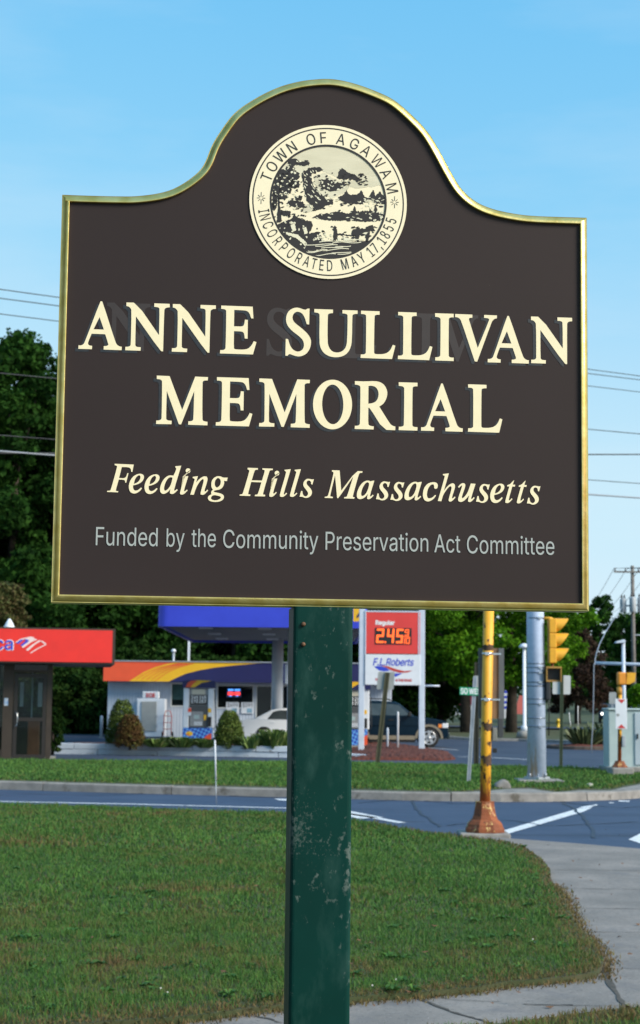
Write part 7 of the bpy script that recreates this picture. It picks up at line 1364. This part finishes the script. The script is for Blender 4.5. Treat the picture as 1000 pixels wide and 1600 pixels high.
# three lamp signal head facing right
def visor(mb, c, r, L, Lb, n=18):
    """tunnel visor: long above, cut away below, opening towards +x"""
    vs = []
    for i in range(n + 1):
        a = R(-50) + R(280) * i / n; k = max(0, math.sin(a)); l_ = Lb + (L - Lb) * ((math.sin(a) + .77) / 1.77) ** .8
        y, z = r * math.cos(a), r * math.sin(a); y2, z2 = (r - .006) * math.cos(a), (r - .006) * math.sin(a)
        vs += [(c[0], c[1] + y, c[2] + z), (c[0] + l_, c[1] + y, c[2] + z), (c[0] + l_, c[1] + y2, c[2] + z2), (c[0], c[1] + y2, c[2] + z2)]
    fs = []
    for i in range(n):
        for j in range(4): fs.append((4 * i + j, 4 * i + (j + 1) % 4, 4 * i + 4 + (j + 1) % 4, 4 * i + 4 + j))
    fs += [(0, 1, 2, 3), (4 * n, 4 * n + 1, 4 * n + 2, 4 * n + 3)]; mb.add(vs, fs, False)
HY = BP.y - .05; hb = at(863, 1036.5, HY); t2 = thing('traffic_signal', 'yellow three lamp traffic signal turned to the right on the big grey pole', 'traffic signal', (hb.x, HY, hb.z))
H_ = Z(966.5, HY, 863) - hb.z; wS = .15; M_ysig = M_yelpole
boxpart('back_spine', M_ysig, t2, (-.075, -.15, 0), (.035, .15, H_), .02)
M_lens = [mat('dark_red_lens', (.15, .02, .015), .2), mat('dark_amber_lens', (.2, .1, .02), .2), mat('dark_green_lens', (.02, .12, .08), .2)]
for i in range(3):
    z1_ = H_ - i * H_ / 3; z0_ = z1_ - H_ / 3; sec = boxpart('lamp_section', M_ysig, t2, (-.078, -.165, z0_ + .006), (.068, .165, z1_ - .006), .015)
    c = (.069, 0, (z0_ + z1_) / 2 + .01); mb = MB(); visor(mb, c, .15, .27, .06); mb.build('visor', M_ysig, sec); mb = MB(); mb.lathe([(.145, .002), (.10, .02), (.01, .03)], 20, c, 'x'); mb.build('lens', M_lens[i], sec)
ax0 = X(853, HY) - hb.x; zA = Z(966, HY, 858) - hb.z
pipe('top_arm', M_ysig, t2, [(ax0 - .05, 0, zA), (-.04, 0, zA), (0.0, 0, zA - .01), (0.0, 0, H_ - .01)], .028, 10)
mb = MB(); mb.tube([(0, 0, 0), (0, 0, -.06), (-.03, 0, -.09), (ax0 - .05, 0, -.10)], .03, 10); mb.build('bottom_arm', mat('rusty_bracket', (.20, .07, .03), .8, var=.4, scale=12), t2)
# pedestrian signal below it, facing the viewer
pb = at(864.5, 1065, HY - .1); t3 = thing('pedestrian_signal', 'square pedestrian signal with a dark screen below the traffic signal', 'pedestrian signal', (pb.x, HY - .1, pb.z)); s_ = Z(1042, HY - .1, 864) - pb.z
M_pedfr = mat('ochre_housing', (.42, .24, .05), .55, c2=(.34, .18, .04), scale=6)
boxpart('housing', M_pedfr, t3, (-s_ * .5, .02, 0), (s_ * .5, .2, s_), .02)
mb = MB(); w2, th = s_ * .52, .03
mb.box(-w2, w2, -.14, .019, s_ - th, s_ + .005); mb.box(-w2, -w2 + th * .7, -.12, .019, -.005, s_ - th - .001); mb.box(w2 - th * .7, w2, -.12, .019, -.005, s_ - th - .001); mb.box(-w2 + th * .7 + .001, w2 - th * .7 - .001, -.06, .019, -.005, .03); mb.build('hood', M_pedfr, t3)
boxpart('screen', mat('dark_screen', (.055, .050, .042), .6, c2=(.035, .032, .028), scale=40), t3, (-s_ * .46, .0, .03), (s_ * .46, .018, s_ - .035))
mb = MB()
for i in range(9): mb.box(-s_ * .45, s_ * .45, -.012, -.001, .06 + i * (s_ - .12) / 9, .066 + i * (s_ - .12) / 9)
mb.build('screen_louver', M_dark, t3)
mb = MB(); mb.tube([(-s_ * .5 + .02, .1, s_ * .9), (-s_ * .5 - .06, .1, s_ * 1.02), (-s_ * .5 - .12, .1, s_ * 1.04)], .025, 8); mb.tube([(-s_ * .5 + .02, .1, s_ * .1), (-s_ * .5 - .04, .1, -.02), (-s_ * .5 - .12, .1, -.06)], .025, 8); mb.build('bracket', mat('rusty_bracket', (.2, .07, .03), .8), t3)
# yellow pedestrian pole on the far right
RY = 37.2; rp_ = at(968.5, 1213, RY); z0 = .30; t = thing('yellow_pole', 'short yellow pedestrian signal pole with red and white warning sign by the cabinet', 'pole', (rp_.x, RY, z0))
def q2(px, py): q = at(px, py, RY); return (q.x - rp_.x, q.z - z0)
a = q2(969, 1072); mb = MB(); mb.tube([(q2(968, 1190)[0], 0, q2(968, 1190)[1]), (a[0], 0, a[1])], .045, 16); mb.build('shaft', M_yp, t)
mb = MB(); mb.lathe([(.065, 0), (.065, .17)], 16, (q2(968, 1086)[0], 0, q2(968, 1085)[1])); mb.build('collar', mat('ochre_collar', (.62, .30, .05), .6, var=.2), t)
flared_base(t, q2(968.5, 1213)[0], 0, q2(968, 1189)[1], .19, .10, M_rust2)
a, b = q2(964.5, 1070.5), q2(977.5, 1050.5); hd = boxpart('signal_housing', mat('orange_yellow_housing', (.80, .30, .03), .5, var=.1), t, (a[0], -.12, a[1]), (b[0], .12, b[1]), .035)
c0, c1 = q2(978, 1051), q2(992, 1069); mb = MB()
for s in (-1, 1): y0, y1 = sorted((s * .125, s * .135)); mb.prism([(c0[0], c0[1]), (c1[0], c0[1]), (c1[0] - .02, c1[1] + .06), (c0[0] + .07, c1[1]), (c0[0], c1[1])], y0, y1, 'y')
mb.box(c0[0], c1[0], -.124, .124, c0[1] - .01, c0[1]); mb.build('hood', M_yelpole, hd)
a, b = q2(961, 1139), q2(978.5, 1092); wsn = boxpart('warning_sign', M_wh, t, (a[0], -.07, a[1]), (b[0], -.06, b[1]), .01)
mb = MB(); tri1 = [q2(964, 1093), q2(976, 1093.3), q2(970.3, 1099)]; tri2 = [q2(963.5, 1137.5), q2(976.5, 1138), q2(970, 1131.5)]
for tr in (tri1, tri2): mb.flat([tr], fn=lambda a, b: (a, -.073, b))
mb.build('red_triangle', M_ltr_red, wsn, fixn=False); mb = MB(); cx_, cz_ = q2(964.5, 1117); mb.flat([ell(cx_, cz_, .04, .035, 12)], fn=lambda a, b: (a, -.073, b)); mb.build('grey_mark', M_signback, wsn, fixn=False)
a, b = q2(971, 1167), q2(976, 1150); boxpart('push_button', M_galv, t, (a[0], -.1, a[1]), (b[0], 0, b[1]), .01)
boxpart('footing', M_concrete, t, (q2(953, 1213)[0], -.3, -.4), (q2(987, 1213)[0], .35, -.004), .03)
# signal control cabinet
CY = 38.6; cb = at(985, 1198, CY); z0 = cb.z; t = thing('control_cabinet', 'pale green signal control cabinet on a concrete plinth', 'cabinet', (cb.x, CY, 0))
def c2_(px, py): q = at(px, py, CY); return (q.x - cb.x, q.z)
M_cab = mat('pale_green_cabinet', (.42, .52, .52), .5, c2=(.36, .46, .47), scale=3); M_cabside = M_cab
a, b = c2_(951.5, 1199), c2_(1032, 1110.5); body = boxpart('body', M_cab, t, (a[0], 0, a[1]), (b[0], .75, b[1]), .02)
boxpart('roof', M_cab, t, (a[0] - .02, -.04, b[1] + .001), (b[0] + .02, .8, b[1] + .05), .015)
a2, b2 = c2_(992, 1195), c2_(1029, 1114); dr = boxpart('door', mat('cabinet_door', (.40, .48, .54), .5, var=.1, scale=3), t, (a2[0], -.03, a2[1]), (b2[0], -.001, b2[1]), .01); boxpart('handle', M_dark, dr, (a2[0] + .05, -.06, (a2[1] + b2[1]) / 2), (a2[0] + .08, -.031, (a2[1] + b2[1]) / 2 + .12))
a, b = c2_(947, 1228), c2_(1036, 1199.5); boxpart('plinth', M_concrete, t, (a[0], -.35, -.05), (b[0], 1.0, z0 - .002), .02)
# small sign back behind the cabinet pole
Y5 = 44.0; t = leaning_post('sign_post', 'grey sign back on a thin post behind the short yellow pole', (957, 1204), (957, 1084), Y5, M_galv, .05); plate(t, [(951.5, 1100), (963, 1100), (963, 1081.5), (951.5, 1081.5)], Y5, M_signback, dy=-.03)
# pale pole with lamp and cross bar, cable dangling from the bar's end
LY = 46.0; lb = ground(975, 1196, 0); t = thing('lamp_pole', 'pale steel pole with a small lamp head and a long cross bar behind the cabinet', 'lamp post', (X(975, LY), LY, 0))
zt_ = Z(999.5, LY, 975); mb = MB(); mb.tube([(0, 0, 0), (0, 0, zt_)], [.065, .05], 14); mb.build('shaft', M_palepost, t); zc = Z(1038, LY, 965); mb = MB(); mb.tube([(X(930.5, LY) - X(975, LY), 0, zc + .03), (X(1100, LY) - X(975, LY), 0, zc - .03)], .045, 12); mb.build('cross_bar', M_palepost, t)
mb = MB(); mb.prism([(X(962, LY) - X(975, LY), zt_ - .10), (X(964, LY) - X(975, LY), zt_ - .05), (X(972, LY) - X(975, LY), zt_ - .01), (X(978, LY) - X(975, LY), zt_ - .04), (X(977, LY) - X(975, LY), zt_ - .09)], -.12, .12, 'y'); mb.build('lamp_head', M_palepost, t)
def wire(name, label, pts, r, M, group=None, cat='cable', n=6): mb = MB(); mb.tube(pts, r, n); return tag(mb.build(name, M), label, cat, group)
M_cab_ = mat('pale_conduit', (.30, .34, .40), .5, metal=.2); M_wire = mat('dark_wire', (.02, .024, .03), .5); M_wire2 = mat('silver_cable', (.22, .25, .29), .5, metal=.3)
def A3(px, py, Y): q = at(px, py, Y); return (q.x, q.y, q.z)
wire('dangling_cable', 'pale cable hanging straight down from the end of the cross bar', [A3(929.5, 1035, LY - .06), A3(928, 1040, LY - .06), A3(927.5, 1080, LY - .06), A3(926.5, 1130, LY - .06), A3(924.5, 1160, LY - .06), A3(924, 1176, LY - .06)], .014, M_cab_)
wire('curved_cable', 'grey cable curving up to the right from the end of the cross bar', [A3(929.5, 1034, LY), A3(931.5, 1022, LY + .5), A3(937, 1006, LY + 2), A3(946, 988, LY + 5), A3(957, 970, LY + 9), A3(966, 958, LY + 12), A3(974, 946, 118)], .014, M_cab_)

# ------------------------------------------------------------------ lamp post, bollards and small far things
LPY = 77.5; t = thing('lamp_post', 'white lamp post with a mushroom cap left of the big grey pole', 'lamp post', (X(819.5, LPY), LPY, 0)); zt_ = Z(1012, LPY, 818)
mb = MB(); mb.lathe([(.42, 0), (.36, .30), (.20, .36)], 20, (0, 0, .1)); mb.build('foot', M_concrete, t); mb = MB(); mb.lathe([(.18, .44), (.17, .70), (.085, .72), (.08, zt_)], 16, (0, 0, 0)); mb.build('shaft', M_wh, t)
mb = MB(); mb.lathe([(.12, -.02), (.26, .0), (.25, .08), (.16, .17), (.04, .21)], 20, (0, 0, zt_)); mb.build('cap', M_wh, t)
def bollard(label, px, py0, py1, Y, r, M, z0=0.0): q = at(px, py0, Y); t = thing('bollard', label, 'bollard', (q.x, Y, z0)); h = Z(py1, Y, px) - z0; mb = MB(); mb.lathe([(r, -.05), (r, h * .93), (r * .8, h * .98), (r * .3, h)], 14); mb.build('pipe', M, t); mb = MB(); mb.lathe([(r * 1.8, -.02), (r * 1.8, .03)], 14); mb.build('collar', M_concrete, t)
bollard('tall slim white bollard between the two price sign posts', 621.5, 1165, 1111.5, 56.5, .035, M_wh); bollard('short pale bollard beside the leaning olive post', 605.5, 1161, 1137, 56.5, .04, M_palepost); bollard('grey bollard at the left end of the shop wall', 158, 1150, 1118, 74, .07, M_galv)
t = thing('fire_hydrant', 'tiny yellow fire hydrant beside the far road', 'hydrant', (X(872, 112), 112, hill(0, 112))); M_hyd = mat('hydrant_yellow', (.75, .50, .03), .5)
mb = MB(); mb.lathe([(.16, 0), (.16, .05), (.11, .06), (.11, .45), (.15, .46), (.15, .50), (.10, .58), (.03, .64)], 14); mb.build('barrel', M_hyd, t); mb = MB(); mb.lathe([(.05, -.2), (.05, .2)], 10, (0, 0, .38), 'x'); mb.build('side_cap', M_hyd, t)
for i, (px, p0, p1, lab) in enumerate(((889, 1113, 1140, 'thin leaning white marker stake beside the far road'), (903, 1103, 1130, 'thin upright white marker stake beside the far road'))):
    Y = 105; a, b = at(px + (3.5 if i == 0 else 0), p1, Y), at(px, p0, Y); t = thing('marker_stake', lab, 'marker', (a.x, Y, 0)); pipe('stake', M_wh, t, [(0, 0, hill(0, Y) - .05), (b.x - a.x, 0, b.z)], .03, 6); pipe('stake_foot', M_galv, t, [(-.0, 0, hill(0, Y) - .06), (0, 0, hill(0, Y) + .12)], .045, 6)
boxpart('utility_box', mat('dark_utility_box', (.05, .055, .06), .6), None, (X(778.5, 79), 79, .08), (X(786.5, 79), 79.3, Z(1122, 79, 782)), .02); tag(bpy.data.objects['utility_box'], 'dark upright utility box on the far grass behind the yellow pole', 'utility box')
# round bed with tufted plants
IYc = 64.0; ic = at(935, 1165, IYc); ibed = [(ic.x + 2.05 * math.cos(a), IYc + 1.7 * math.sin(a)) for a in [i * .209 for i in range(30)]]
mound('island_mulch', ibed, .14, .8, n=36, M=M_bark); mb = MB(); kerb_run(mb, ibed + [ibed[0]], .14, .14, 1.2); setting(mb.build('island_kerb', mat('brown_kerb', (.13, .095, .075), .9, var=.3, scale=4)), kind='structure')
M_yuc = mat('tuft_leaves', (.05, .09, .03), .6, tint=[(.02, .035, .014), (.04, .065, .022), (.07, .10, .035), (.12, .14, .06)])
for i, (dx, dy, w_, h, lab) in enumerate([(-.62, -.3, 1.5, .85, 'spiky tufted plant nearest the kerb in the round mulch bed'), (.25, .2, 1.6, 1.05, 'taller spiky tufted plant in the middle of the round mulch bed'), (1.0, .1, 1.4, 1.15, 'broad leafy plant at the back of the round mulch bed by the cabinet')]):
    pl = plant(lab, 900, IYc, w_, h, 170, 90 + i, 'tufted_plant', 'plants in the round mulch bed', M_yuc, .04, .12, 1.0); pl.location = (ic.x + dx, IYc + dy, .1)

# ------------------------------------------------------------------ utility poles and wires
M_woodpole = mat('weathered_pole_wood', (.20, .19, .18), .9, c2=(.14, .13, .125), scale=3)
def utility_pole(label, px, ytop, Y, arm_px, arm_y, trans, z0=None):
    x = X(px, Y, 1000); z0 = hill(x, Y); t = thing('utility_pole', label, 'utility pole', (x, Y, z0)); zt = Z(ytop, Y, px) - z0; mb = MB(); mb.tube([(0, 0, -.3), (0, 0, zt)], [.19, .13], 12); mb.build('pole', M_woodpole, t)
    za = Z(arm_y, Y, px) - z0; a0, a1 = X(arm_px[0], Y) - x, X(arm_px[1], Y) - x; am = boxpart('crossarm', M_woodpole, t, (a0, -.24, za - .06), (a1, -.14, za + .06))
    for k in range(4): xx = a0 + (a1 - a0) * (.03, .32, .68, .97)[k]; mb = MB(); mb.lathe([(.05, 0), (.08, .05), (.05, .12), (.08, .17), (.03, .24)], 10, (xx, -.19, za + .06)); mb.build('insulator', mat('grey_insulator', (.25, .27, .3), .4), am)
    for (pa, pb2, y0, y1) in trans:
        r = (X(pb2, Y) - X(pa, Y)) / 2; xx = (X(pa, Y) + X(pb2, Y)) / 2 - x; z1, z2 = Z(y1, Y, px) - z0, Z(y0, Y, px) - z0; mb = MB(); mb.lathe([(r * .9, 0), (r, .05), (r, z2 - z1 - .08), (r * .85, z2 - z1), (.1, z2 - z1 + .06)], 20, (xx, -.35 if abs(xx) < .4 else 0, z1)); tk = mb.build('transformer', mat('transformer_grey', (.40, .43, .46), .5, var=.1), t)
        for s in (-1, 1): mb = MB(); mb.lathe([(.05, 0), (.07, .1), (.04, .28)], 8, (xx + s * r * .4, -.35 if abs(xx) < .4 else 0, z2 + .02)); mb.build('bushing', M_dark, tk)
        mb = MB(); mb.box(min(xx, 0), max(xx, 0) + .02, -.06, .06, (z1 + z2) / 2 - .06, (z1 + z2) / 2 + .06); mb.build('hanger', M_galv, t)
    return t, x, za + z0, (x + a0, x + a1)
up1 = utility_pole('tall utility pole with three grey transformers near the right edge', 989.5, 884, 118, (961, 1018), 894, [(970.5, 980.5, 936, 957), (984, 994.5, 934, 957), (998, 1008, 934, 957)])
boxpart('lower_arm', M_galv, up1[0], (.1, -.05, Z(986, 118) - up1[0].location.z), (2.2, .05, Z(990, 118) - up1[0].location.z + .1))
up2 = utility_pole('distant utility pole with a long crossarm between the far trees', 918, 955, 190, (899, 940), 970, [])
up3 = utility_pole('distant utility pole half hidden behind the lamp head', 971, 958, 175, (952, 990), 972, [])
for i, (sx, ex) in enumerate(((0, 0), (.35, .3), (.7, .7), (1, 1))):
    a = Vector((up1[3][0] + (up1[3][1] - up1[3][0]) * sx, 118 - .2, up1[2] + .25)); b = Vector((up2[3][0] + (up2[3][1] - up2[3][0]) * ex, 190, up2[2] + .25))
    wire('power_line', ('leftmost thin power line from the transformer pole to the distant pole', 'second thin power line from the transformer pole to the distant pole', 'third thin power line from the transformer pole to the distant pole', 'rightmost thin power line from the transformer pole to the distant pole')[i],
         [tuple(a + (b - a) * t_ + Vector((0, 0, -3.0 * t_ * (1 - t_)))) for t_ in [j / 10 for j in range(11)]], .018, M_wire, 'power lines of the transformer pole', 'wire', 5)
    c = Vector((a.x + 22, 90, a.z + 1.2)); wire('power_line', ('leftmost', 'second', 'third', 'rightmost')[i] + ' thin power line running right out of view from the transformer pole', [tuple(a + (c - a) * t_ + Vector((0, 0, -3.0 * t_ * (1 - t_)))) for t_ in [j / 8 for j in range(9)]], .018, M_wire, 'power lines of the transformer pole', 'wire', 5)
WL = [('topmost thin overhead wire crossing the sky behind the sign', 452, 587.5, .010, M_wire), ('second thin overhead wire just under the topmost one', 466, 593.5, .010, M_wire), ('third overhead wire, at the height of the sign lettering', 490.5, 612.5, .009, M_wire),
      ('fourth overhead wire, crossing the left tree below its top', 583, 678, .010, M_wire), ('thick dark overhead cable, lower of the middle wires', 708, 710, .015, M_wire), ('thin overhead wire above the lowest thick cable', 680, 755.5, .009, M_wire), ('lowest and thickest overhead cable, silver against the left tree', 705, 778, .018, M_wire2)]
for lab, yl, yr, r_, M in WL:
    if yl == 0: yl = 640
    a, b = at(0, yl, 30.0), at(1000, yr, 37.5); pts = []
    for j in range(25):
        t_ = -1.4 + 3.8 * j / 24; q = a + (b - a) * t_; q.z += .05 * ((t_ - .5) ** 2 - .25); pts.append(tuple(q))
    wire('overhead_wire', lab, pts, r_, M, 'overhead wires along the road', 'wire', 6)

# ------------------------------------------------------------------ trees
M_lf_dark = mat('dark_tree_leaves', (.03, .06, .015), .7, tint=[(.007, .022, .006), (.013, .040, .008), (.020, .060, .010), (.036, .098, .016)], trans=.25, spec=.04)
M_lf_mid = mat('maple_leaves', (.06, .14, .02), .65, tint=[(.022, .070, .008), (.060, .165, .010), (.105, .26, .014), (.18, .38, .022)], trans=.4, spec=.08)
M_lf_brown = mat('reddish_leaves', (.05, .035, .025), .75, tint=[(.016, .012, .010), (.038, .022, .016), (.060, .034, .022), (.050, .055, .022)], trans=.15, spec=.2)
M_lf_olive = mat('olive_red_leaves', (.10, .10, .03), .7, tint=[(.040, .038, .016), (.085, .060, .024), (.080, .105, .030), (.15, .11, .05)], trans=.25, spec=.2)
def tree_mesh(name, label, loc, h, rad, seed, M, n, size, z_low=.18, trunk=.28, top=.6, nclump=34, droop=0, group=None, cat='tree', dens_shell=.45, t0=.5, lean=(0, 0)):
    rg = np.random.default_rng(seed); t = thing(name, label, cat, loc, 0, group); C_ = []; Rr = []; mb = MB()
    ht = h * .62; pts = [(0, 0, -.3), (rg.normal(0, .05) * rad * .3, rg.normal(0, .05) * rad * .3, ht * .4), (rg.normal(0, .1) * rad * .3, rg.normal(0, .1) * rad * .3, ht * .75), (rg.normal(0, .1) * rad * .4, 0, ht * 1.15)]
    mb.tube(pts, [trunk * 1.25, trunk * .85, trunk * .6, trunk * .2], 10)
    for i in range(nclump):
        u_ = (i + .5) / nclump; zz = h * (z_low + (1 - z_low) * u_); prof = math.sin(math.pi * min(1, (.14 + .86 * (1 - u_) ** top) * 1.0) * .5) if u_ > .25 else .55 + 1.6 * u_
        prof = min(1, prof); a = i * 2.39996 + rg.normal(0, .25); rr = rad * prof * (.25 + .72 * rg.random() ** .5); q = rad * (.22 + .16 * rg.random()) * (.65 + .35 * prof)
        x, y = math.cos(a) * rr, math.sin(a) * rr; C_.append((x, y, min(zz, h - q * .6) - droop * rr * .25)); Rr.append((q, q, q * (.62 + .2 * rg.random()) * (1 + droop)))
        for e_ in range(3):     # small sprays outside the clump: ragged outline
            dv = rg.normal(size=3); dv /= np.linalg.norm(dv); qs = q * (.22 + .22 * rg.random()); C_.append((C_[3 * i + i][0] + dv[0] * q * 1.08, C_[3 * i + i][1] + dv[1] * q * 1.08, C_[3 * i + i][2] + dv[2] * q * .8)); Rr.append((qs * 1.3, qs * 1.3, qs * .7))
        if i % 3 == 0:
            zs = min(ht, max(ht * .3, zz - rr * .5)); mb.tube([(0, 0, zs), (x * .5, y * .5, (zs + zz) / 2 + .2), (x * .9, y * .9, zz)], [trunk * .32, trunk * .2, trunk * .06], 6)
    mb.build('trunk', M_bark_t, t)
    V, Q, tt = leaf_cloud(C_, Rr, n, size, rg, dens_shell, .35, t0, .14, flat=.25); numpy_mesh('crown', V, Q, M, t, np.clip(tt, 0, 1)); return t
def gz(x, y): return hill(x, y)
FG = 'trees of the wood behind the filling station'
def tx(px, Y): return X(px, Y, 1050)
protoA = tree_mesh('broadleaf_tree', 'tall dark tree whose crown stands against the sky at the left edge', (tx(12, 88), 88, 0), 21.7, 5.6, 1, M_lf_dark, 60000, .155, .06, .35, .75, 46, group=FG)
protoB = tree_mesh('broadleaf_tree', 'dark tree of the wood between the red kiosk and the shop', (tx(118, 92), 92, 0), 19, 5.0, 2, M_lf_dark, 46000, .165, .05, .32, .7, 42, group=FG)
protoC = tree_mesh('broadleaf_tree', 'dark tree of the wood behind the left end of the shop roof', (tx(205, 94), 94, 0), 17, 5.0, 3, M_lf_dark, 46000, .165, .05, .3, .65, 42, group=FG)
far_lab = 'tall dark tree among the others in the wood behind the filling station'
for i, (px, Y, s, rz_) in enumerate([(-70, 90, 1.0, 1), (-150, 93, .95, 4), (62, 99, .98, 2.2), (285, 96, .95, 2), (370, 94, .9, 3.4), (450, 97, 1.0, .7), (530, 95, .92, 5), (150, 106, 1.05, 3), (-20, 108, 1.0, 4.4), (330, 108, 1.05, 1.2), (240, 110, 1.0, .4), (480, 110, 1.05, 2.8), (-110, 110, 1.05, 1.9), (-230, 92, 1, 3.3), (-300, 100, 1.1, 2.1), (590, 104, .9, 1.0), (620, 116, 1.0, 4.0)]):
    c = copy_tree((protoB, protoC, protoA)[i % 3 if i not in (0, 1, 13) else 2]); c.location = (tx(px, Y), Y, gz(0, Y) - .2); c.rotation_euler.z = rz_; c.scale = (s, s, s * (.85 if c.name.startswith('x') else 1)); c['label'] = far_lab; c['group'] = FG
# understory shrubs at the wood's edge
M_lf_under = mat('understory_leaves', (.03, .05, .012), .75, tint=[(.006, .018, .005), (.012, .034, .007), (.020, .052, .010), (.038, .070, .016)], trans=.2, spec=.04)
ub = tree_mesh('understory_bush', 'dark bush at the edge of the wood behind the kiosk', (tx(105, 84.5), 84.5, -.2), 3.6, 2.6, 21, M_lf_under, 13000, .11, .03, .1, .6, 24, group='dark bushes at the edge of the wood', cat='bush')
for i, (px, Y, s) in enumerate([(150, 85, .9), (50, 86, 1.1), (205, 87, 1.2), (-10, 86, 1.1), (265, 88, 1.3), (-80, 87, 1.2), (340, 88.5, 1.2), (130, 88, 1.35), (80, 89, 1.4), (180, 90, 1.4)]):
    c = copy_tree(ub); c.location = (tx(px, Y), Y, -.2); c.scale = (s, s, s); c.rotation_euler.z = i * 1.3; c['label'] = 'dark bush among others along the edge of the wood'
tree_mesh('evergreen_bush', 'small dark bush directly behind the kiosk corner', (tx(86, 50.2), 50.2, .1), 1.35, .34, 22, M_lf_under, 2600, .05, .03, .05, .6, 20, cat='bush')
tree_mesh('broadleaf_tree', 'pale olive and reddish tree rising behind the kiosk roof', (tx(2, 60), 60, 0), 6.05, 1.55, 31, M_lf_olive, 16000, .065, .30, .12, .75, 34, t0=.55)
# maples on the far side of the lot
RG = 'maple trees beyond the parking lots'
mA = tree_mesh('maple_tree', 'bright green maple with a dark trunk right of the price sign', (tx(728, 93), 93, 0), 12.5, 3.9, 5, M_lf_mid, 30000, .115, .24, .30, .7, 40, group=RG)
c = copy_tree(mA); c.location = (tx(798, 94), 94, 0); c.rotation_euler.z = 2.1; c['label'] = 'bright green maple directly behind the yellow pole'; c['group'] = RG
c = copy_tree(mA); c.location = (tx(846, 101), 101, 0); c.rotation_euler.z = 4.0; c.scale = (.72, .72, .9); c['label'] = 'bright green maple behind the yellow traffic signal'; c['group'] = RG
tree_mesh('broadleaf_tree', 'dark drooping tree just right of the price sign posts', (tx(690, 106), 106, hill(0, 106)), 13, 3.3, 7, M_lf_dark, 24000, .13, .12, .3, .6, 38, droop=.6)
tree_mesh('broadleaf_tree', 'dark tree seen low behind the price sign posts', (tx(640, 112), 112, hill(0, 112)), 12, 3.6, 8, M_lf_dark, 22000, .14, .08, .3, .65, 36, droop=.3)
tree_mesh('copper_tree', 'dark reddish brown tree right of the traffic signal', (tx(902, 122), 122, hill(0, 122)), 7.2, 2.5, 9, M_lf_brown, 16000, .10, .16, .22, .8, 34)
for i, (px, Y, h, r_, lab) in enumerate([(938, 170, 12.3, 2.6, 'round topped distant tree against the sky right of the sign'), (982, 175, 10.6, 3.2, 'distant dark tree behind the transformer pole'), (1016, 160, 10.2, 3.4, 'distant tree cut off by the right edge'), (905, 185, 10.8, 3.0, 'distant dark tree above the reddish brown one'), (1003, 96, 3.0, 1.5, 'low bright green bush behind the cabinet at the right edge')]):
    tree_mesh('broadleaf_tree' if i < 4 else 'green_bush', lab, (tx(px, Y), Y, hill(0, Y)), h, r_, 50 + i, M_lf_dark if i < 4 else M_lf_mid, 8000 if i < 4 else 4000, .22 if i < 4 else .1, .12, .2, .7, 30, cat='tree' if i < 4 else 'bush')
# far wood: one mass closing the horizon
C_ = []; Rr = []; rg = np.random.default_rng(77)
for i in range(190):
    x = -150 + 340 * i / 189 + rg.normal(0, 1); y = 262 + rg.normal(0, 9); h = 7.5 + rg.random() * 3.5; C_.append((x, y, hill(x, y) + h * .45)); Rr.append((3.2 + rg.random(), 2.5, h * .55))
V, Q, tt = leaf_cloud(C_, Rr, 42000, .55, rg, .6, .5, .45, .16); setting(numpy_mesh('far_wood', V, Q, M_lf_dark, None, np.clip(tt, 0, 1)), 'far wood closing the view beyond the side road', 'stuff', 'wood')
# pale building and signs among the trees
BY = 150.0; bx0, bx1 = X(636, BY), X(738, BY); t = thing('pale_building', 'long low pale building with a maroon sign band behind the trees', 'building', ((bx0 + bx1) / 2, BY, hill(0, BY))); hw = (bx1 - bx0) / 2; zz0 = hill(0, BY)
zr = Z(1084, BY, 690) - zz0; boxpart('wall', M_wh, t, (-hw, 0, -.5), (hw, 8, zr)); boxpart('roof', mat('grey_roof', (.2, .21, .23), .8), t, (-hw - .3, -.4, zr + .002), (hw + .3, 8.4, zr + .3))
a, b = X(700, BY) - (bx0 + bx1) / 2, X(738, BY) - (bx0 + bx1) / 2; bn = boxpart('sign_band', mat('maroon_band', (.20, .03, .06), .6), t, (a, -.2, Z(1101, BY, 700) - zz0), (b, -.01, Z(1086, BY, 700) - zz0)); txt('band_lettering', M_ltr_white, bn, 'ER P', a + .5, a + 1.9, Z(1097, BY, 700) - zz0, .38, -.22, bold=.02)
for i in range(4): x_ = -hw + 1 + i * 1.25; boxpart('window', M_darkglass, t, (x_, -.04, .2), (x_ + .8, -.01, 1.1))
VY = 130.0; vx = X(795, VY); t = thing('roadside_sign', 'far white and blue roadside sign between the maple trunks', 'sign', (vx, VY, hill(0, VY))); zz0 = hill(0, VY); zv = Z(1066, VY, 795) - zz0
boxpart('board', M_wh, t, (-.55, -.1, .15), (.5, .1, zv), .02); mb = MB()
for i in range(5): z = zv - .25 - i * .42; mb.box(-.40, rnd.uniform(.0, .36), -.112, -.104, z - .20, z)
mb.build('board_marking', M_ltr_blue, t)
t = thing('red_tent', 'small pink and red tilted board far behind the lamp post', 'board', (X(812, 128), 128, hill(0, 128))); mb = MB(); zz0 = hill(0, 128); mb.prism([(-.45, .55), (.42, .55), (.30, Z(1088, 128, 812) - zz0), (.0, Z(1088, 128, 812) - zz0 + .1)], -.05, .05, 'y'); mb.build('panel', mat('pink_red', (.62, .16, .14), .6), t); mb = MB(); mb.box(-.3, -.25, -.03, .03, -.1, .549); mb.box(.25, .3, -.03, .03, -.1, .549); mb.build('leg', M_galv, t); t.name = 'tilted_board'

# unseen trees added left of the lawn to darken what the gilded edge reflects
for i, (x, y, s, lab) in enumerate(((-15, 4, .95, 'unseen tree added left of the lawn to darken the gold edge'), (-12, -7, 1.0, 'unseen tree added behind the viewer to darken the gold edge'))):
    c = copy_tree(protoB); c.location = (x, y, 0); c.scale = (s, s, s); c.rotation_euler.z = i * 2.2 + 1; c['label'] = lab; c['group'] = 'unseen trees added for dark reflections'
